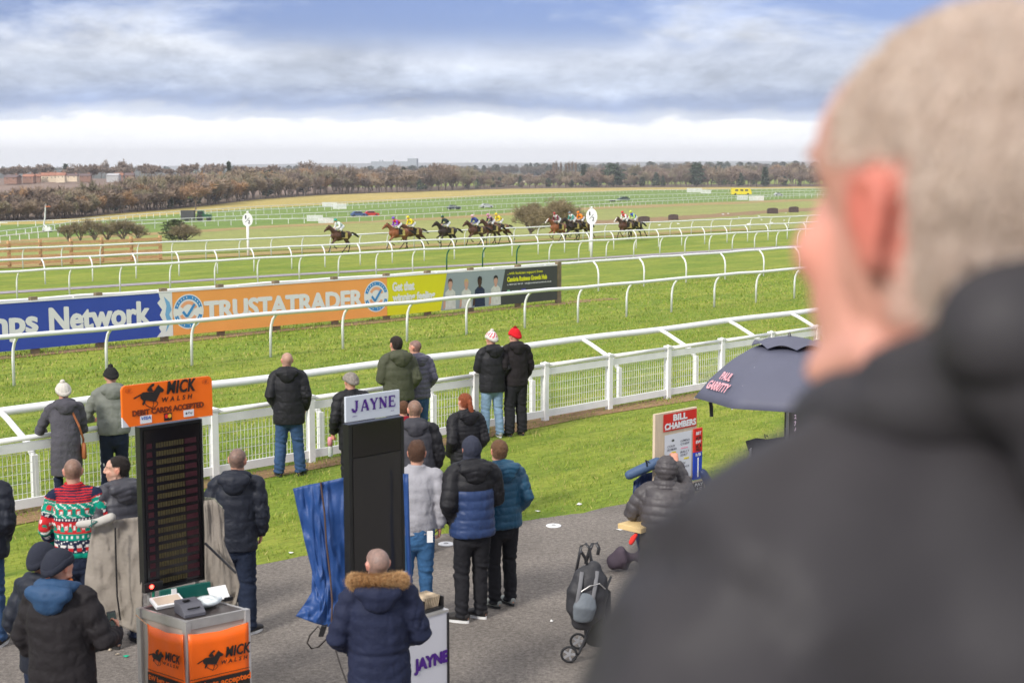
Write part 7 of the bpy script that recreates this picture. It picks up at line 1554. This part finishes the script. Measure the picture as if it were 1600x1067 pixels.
    MB().tube([zp(983, 742, 13.25), zp(1003, 733, 13.25), zp(1027, 722, 13.25)], [.045, .05, .05], 12, round_=True).build('rolled_cover', mat('slate_blue_canvas', (.05, .09, .17), .6, .1, 3, .3, 30), t, smooth=True); MB().tube([zp(1098, 738, 13.6), zp(1108, 755, 13.6)], [.04, .045], 12, round_=True).build('rolled_cover', M_NAVT, t, smooth=True)
    MB().tube([zp(1011, 728, 13.2), zp(1009, 718, 13.2), zp(1014, 722, 13.2)], .008, 6).build('tie', M_BLK, t)
    a = st.loc(atY(996, 822, 13.0)); MB().box((a.x, a.y, a.z), (.24, .28, .05)).build('wooden_tray', mat('pine', (.65, .47, .22), .6, .1, 8), t, bevel=.004)
    o = MB().tube([(0, 0, -.04), (.02, 0, 0), (.05, 0, .04)], [.022, .026, .016], 10, round_=True).build('glove', mat('red_glove', (.75, .03, .02), .8), None, smooth=True); o.location = atY(986, 841, 12.9); tag(o, 'small bright red glove below the wooden tray', 'glove')
    b = MB().tube([(-.22, 0, .10), (-.10, 0, .15), (.1, 0, .17), (.28, 0, .14)], [(.10, .08), (.14, .12), (.15, .13), (.14, .10)], 14, round_=True); me = remesh(b, .02, 3, 'bag'); V = co(me); setco(me, V+nrm(me)*(.02*nz(V, 9, 1))[:, None].astype(np.float32)); me.materials.append(cloth('dark_plum', (.06, .045, .06), .8, .3, 30)); P = at(990, 893); o = link(me, 'holdall', None, (P.x, P.y, .012)); tag(o, 'dark plum holdall on the asphalt beyond the rucksack', 'bag')
bill()
# ------------------------------------------------------------------ umbrella pitch
def umbrella():
    Y = 15.0; P = atY(1231, 630, Y); P.z = 0; t = thing('umbrella', 'large dark blue-grey umbrella with a vented top and pink lettering', 'umbrella', P, 0)
    m = mat('umbrella_cloth', (.10, .104, .145), .6, .06, 3, .15, 14, spec=.35); zr, zt = 1.97, 2.60
    prof = [(0, zt), (.20, zt-.035), (.42, zt-.115), (.62, zt-.235), (.82, zt-.41), (1.0, zr)]
    n = 8; sub = 8
    def shell(r0, r1, dz, sag, name, valance=.0):
        V = []; R_ = 10; fs = []
        rs = np.interp(np.linspace(r0, r1, R_), [p[0] for p in prof], [p[0] for p in prof])
        for i in range(R_):
            r = r0+(r1-r0)*i/(R_-1); z = np.interp(r, *zip(*prof))+dz
            for j in range(n*sub):
                a = math.pi+2*math.pi*j/(n*sub); k = (j % sub)/sub; tent = math.sin(math.pi*k)
                rr = r*(1-.076*tent*1.0*(r/r1 if r1 else 1)*1.0); V.append((rr*math.cos(a), rr*math.sin(a), z-.012*tent*r+(sag*tent*(r/r1)**6)))
        for i in range(R_-1):
            for j in range(n*sub): fs.append((i*n*sub+j, (i+1)*n*sub+j, (i+1)*n*sub+(j+1) % (n*sub), i*n*sub+(j+1) % (n*sub)))
        b = MB(); b.add(V, fs); o = b.build(name, m, t, smooth=True); q = o.modifiers.new('th', 'SOLIDIFY'); q.thickness = .003; return o
    shell(.26, 1.0, 0, .012, 'canopy'); shell(.015, .40, .035, .05, 'vent')
    MB().tube([(0, 0, 0), (0, 0, zt+.04)], .016, 10).build('pole', M_STEEL, t); MB().tube([(0, 0, zt+.03), (0, 0, zt+.07)], [.02, .008], 8).build('ferrule', M_BLK, t)
    for j in range(n):
        a = math.pi+2*math.pi*j/n; MB().tube([(r*math.cos(a), r*math.sin(a), z-.012) for r, z in prof], .006, 6).build('rib', M_STEEL, t)
        MB().tube([(.03*math.cos(a), .03*math.sin(a), 1.95), (.5*math.cos(a), .5*math.sin(a), np.interp(.5, *zip(*prof))-.02)], .005, 6).build('strut', M_STEEL, t)
    a0, a1 = math.pi, math.pi+math.pi/4; am = a0+.40; def_ = lambda r, a: Vector((r*math.cos(a)*.95, r*math.sin(a)*.95, np.interp(r, *zip(*prof))+.006))
    c = def_(.90, am); A = (Vector((-math.sin(am), math.cos(am), 0))*1).normalized(); B = (def_(.7, am)-def_(.96, am)).normalized()
    pk = mat('pink_print', (.80, .38, .42), .6); pl = Plane2D(c, A, B)
    if pl.N.z < 0: pl.N = -pl.N
    text('lettering', 'GARRITTY', pl, -.24, -.02, .40, .11, pk, t, .03, off=.014); text('lettering', 'PAUL', pl, -.12, .12, .20, .10, pk, t, .03, off=.016)
    q = atY(1110, 628, 15.1)-P; MB().tube([q, q+Vector((.01, 0, -.05)), q+Vector((.015, 0, -.16))], [(.02, .004)]*3, 6).build('strap', M_BLK, t)
umbrella()
def paul():
    st = Stand('odds_display', 'lit odds display with white numerals and pink rows under the dark umbrella', 'display', 1233, 15.25); t = st.t; z1 = st.on(1233, 622).z; z0 = .75; w = .62
    bo = board(st, 0, w, z0, z1, M_BLK); pl = Plane2D((0, -.0005, 0), (1, 0, 0), (0, 0, 1)); wl = mat('lit_white_leds', (.8, .6, .8), .5, emit=((1, .75, .95), 2.2)); pk = mat('lit_pink_leds', (.8, .05, .4), .5, emit=((1, .06, .42), 1.8)); pr = mat('lit_red_leds', (.8, .05, .1), .5, emit=((1, .04, .10), 1.8))
    names = ['ARTHUR BAY', 'SILVER OAK', 'MISTY', 'ROSE', 'SHALLOW', 'SILENT', 'CASHMERE', 'ROYAL BAY', 'PARK', 'LANE', 'STORM']
    for i in range(12):
        zz = st.on(1246, 640+i*10, 0).z; n_ = str(i+1 if i else 1); text('numeral', n_, pl, .06+(.0 if i > 8 else .02), zz-.025, .06 if i > 8 else .035, .048, wl, bo, .02)
        if i < 11: text('runner_row', names[i], pl, .15, zz-.022, .33, .042, pr if i in (6,) else pk, bo, .02)
    for x in (.06, w-.06): MB().tube([(x, .04, 0), (x, .04, z0+.05)], .018, 8).build('leg', M_STEEL, t)
    I = st.I
    k = Stand('joint_cover', 'black canvas cover with a silver-grey roll beneath it, left of the lit display', 'cover', 1166, 15.1, 0)
    drape('canvas', [[(1165, 689), (1182, 684), (1200, 686), (1230, 681)], [(1170, 705), (1185, 704), (1205, 704), (1231, 702)], [(1172, 724), (1188, 722), (1205, 722), (1231, 722)], [(1180, 745), (1190, 745), (1208, 745), (1231, 745)]], 15.15, mat('black_canvas', (.02, .02, .022), .6, .1, 3, .3, 30), k.t, k.I, .02, folds=2)
    MB().tube([k.loc(atY(1172, 721, 15.0)), k.loc(atY(1195, 717, 15.0)), k.loc(atY(1226, 716, 15.0))], .05, 12, round_=True).build('silver_roll', mat('silver_fabric', (.33, .33, .36), .4, .1, 4, .3, 20), k.t, smooth=True)
    MB().tube([k.loc(atY(1196, 684, 15.1)), k.loc(atY(1194, 678, 15.1)), k.loc(atY(1200, 682, 15.1))], .008, 6).build('tie', M_BLK, k.t)
    for x in (1172, 1228): a = k.loc(atY(x, 720, 15.18)); MB().tube([(a.x, a.y, 0), (a.x, a.y, a.z+.15)], .015, 8).build('leg', M_STEEL, k.t)
paul()
# ------------------------------------------------------------------ pushchair with a rucksack hung on it
def pushchair():
    Y = 12.3; P = atY(925, 1045, Y); P.z = .01; t = thing('pushchair', 'folded black pushchair with umbrella handles standing on the asphalt', 'pushchair', P, 0); L = lambda px, py, dy=0: atY(px, py, Y+dy)-P
    fm = mat('dark_tube', (.03, .03, .033), .35, .1, 5, spec=.5)
    MB().tube([L(898, 905), L(905, 868), L(908, 853), L(915, 849), L(921, 856), L(924, 878), L(935, 930), L(950, 990), L(965, 1040)], .013, 8).build('frame', fm, t, smooth=True)
    MB().tube([L(915, 880, .3), L(921, 860, .3), L(926, 849, .3), L(932, 848, .3), L(936, 857, .3), L(934, 866, .3)], .016, 8).build('handle', fm, t, smooth=True)
    MB().tube([L(921, 862, .3), L(932, 905, .3), L(946, 960, .3), L(958, 1030, .3)], .013, 8).build('frame', fm, t, smooth=True)
    MB().tube([L(955, 900), L(930, 960), L(905, 1020), L(889, 1037)], .011, 8).build('frame', fm, t, smooth=True)
    MB().tube([L(948, 920, .3), L(900, 1030, .3)], .011, 8).build('frame', fm, t, smooth=True)
    rb = mat('tyre_rubber', (.02, .02, .022), .7); gy = mat('grey_hub', (.28, .28, .29), .5)
    for px, py, dy in ((889, 1036, -.02), (903, 1033, .34), (966, 1036, 0), (960, 1034, .32)):
        c = L(px, py, dy); c.z = .078; w = MB(); n = 20
        w.tube([c+Vector((.068*math.cos(2*math.pi*i/n), 0, .068*math.sin(2*math.pi*i/n))) for i in range(n+1)], .011, 8, ref=(0, 1, 0)); wo = w.build('wheel', rb, t, smooth=True)
        h = MB(); h.tube([c+Vector((0, -.015, 0)), c+Vector((0, .015, 0))], .016, 12, ref=(0, 0, 1))
        for i in range(5): a = 2*math.pi*i/5; h.box(c+Vector((.031*math.cos(a), 0, .031*math.sin(a))), (.05, .014, .018), X=(math.cos(a), 0, math.sin(a)), Z=(-math.sin(a), 0, math.cos(a)))
        h.build('rim', gy, wo)
    MB().tube([L(930, 925, .15), L(935, 1000, .15)], [(.14, .05), (.12, .06)], 12, ref=(1, 0, 0), round_=True).build('folded_seat', cloth('black_seat', (.02, .02, .022), .8, .3, 30), t, smooth=True)
    # rucksack
    Q = atY(918, 925, 12.15); r = thing('rucksack', 'grey and black rucksack hanging from the pushchair handles', 'rucksack', Q, R(12)); r.scale = (1.15,)*3
    b = MB(); b.tube([(-.05, 0, -.24), (-.02, 0, -.16), (.0, .0, 0), (.03, .0, .14), (.05, 0, .20)], [(.08, .06), (.15, .10), (.165, .115), (.13, .09), (.06, .05)], 16, ref=(1, 0, 0), round_=True); me = remesh(b, .012, 3, 'main_bag'); V = co(me); setco(me, V+nrm(me)*(.008*nz(V, 14, 1))[:, None].astype(np.float32)); me.materials.append(cloth('rucksack_black', (.03, .03, .034), .6, .3, 30, spec=.4)); link(me, 'main_bag', r)
    b = MB(); b.tube([(-.06, -.09, -.18), (-.05, -.11, -.08), (-.03, -.10, .0)], [(.08, .03), (.095, .045), (.07, .03)], 14, ref=(1, 0, 0), round_=True); me = remesh(b, .010, 3, 'front_pocket'); me.materials.append(cloth('rucksack_grey', (.15, .17, .19), .6, .3, 30)); link(me, 'front_pocket', r)
    for x in (-.06, .06): MB().tube([(x, -.06, .18), (x-.03, -.115, .08), (x-.05, -.12, -.02), (x-.05, -.10, -.14)], [(.016, .005)]*4, 8, ref=(1, 0, 0)).build('strap', cloth('strap_grey', (.17, .17, .18), .8, .2, 60), r, smooth=True)
    MB().tube([(0, 0, .2), (-.02, 0, .27), (-.05, 0, .32)], .012, 8).build('carry_loop', M_BLK, r)
    MB().tube([(-.10, -.108, .03), (-.02, -.135, .09), (.06, -.12, .10), (.12, -.07, .04)], .005, 6).build('zip', M_STEEL, r)
pushchair()
for x, y, lb in ((865, 822.5, 'white round plastic disc on the asphalt, right of the teal jacket'), (697, 851, 'white round plastic disc on the asphalt, left of the navy hood')):
    P = stand(x, y); o = MB().tube([(0, 0, 0), (0, 0, .008), (0, 0, .012)], [.095, .095, .085], 28).build('ground_disc', M_DISC); o.location = P+Vector((0, 0, .004)); tag(o, lb, 'disc', 'white discs on the asphalt'); MB().tube([(0, 0, .010), (0, 0, .016)], [.03, .028], 16).build('cap', mat('grey_cap', (.35, .35, .35), .6), o)
def litter():
    rnd = random.Random(8); col = [((.7, .69, .66), 'white'), ((.0, .35, .20), 'green'), ((.62, .52, .38), 'tan')]
    for i, (x, y, c) in enumerate([(197, 1027, 1), (184, 1024, 2), (172, 1017, 2), (905, 789, 0), (968, 829, 0), (840, 800, 0), (897, 955, 0), (862, 972, 0), (640, 1000, 0), (455, 865, 0), (788, 858, 0)]):
        P = stand(x, y); V = [(-.05, -.02, .006), (.03, -.03, .003), (.05, .02, .014), (-.02, .03, .004), (0, 0, .016)]; s = rnd.uniform(.5, 1.1); b = MB(); b.add([(a*s, b_*s, z) for a, b_, z in V], [(0, 1, 4), (1, 2, 4), (2, 3, 4), (3, 0, 4)]); o = b.build('paper_scrap', mat('scrap_'+col[c][1], col[c][0], .8)); o.location = P+Vector((0, 0, .006)); o.rotation_euler = (0, 0, rnd.uniform(0, 6))
        tag(o, ['bright green scrap of paper on the asphalt near the counter', 'tan scrap of paper beside the green one', 'smaller tan scrap left of the green one', 'white scrap at the edge of the lawn, right of the disc', 'white scrap left of the whiteboard pitch', 'white scrap on the asphalt just above the disc', 'white scrap below the rucksack', 'white scrap left of the rucksack\'s lower end', 'white scrap beside the white lectern', 'white scrap by the lawn left of the blue cover', 'white scrap right of the teal jacketed boy'][i], 'litter', 'scraps of paper on the asphalt')
litter()
# ------------------------------------------------------------------ the winter air over the far fields
def haze():
    b = MB().box((1500, 5400, 60), (17000, 11400, 160)); o = b.build('haze', []); m = bpy.data.materials.new('haze'); m.use_nodes = True; nt = m.node_tree; nt.nodes.clear()
    out = nt.nodes.new('ShaderNodeOutputMaterial'); v = nt.nodes.new('ShaderNodeVolumePrincipled'); v.inputs['Color'].default_value = (.96, .975, 1, 1); v.inputs['Density'].default_value = .00016; v.inputs['Anisotropy'].default_value = .1
    nt.links.new(v.outputs[0], out.inputs['Volume']); o.data.materials.append(m); tag(o, 'thin blue-grey winter haze over the fields', 'haze', kind='stuff')
haze()
bpy.data.scenes.remove(REM)
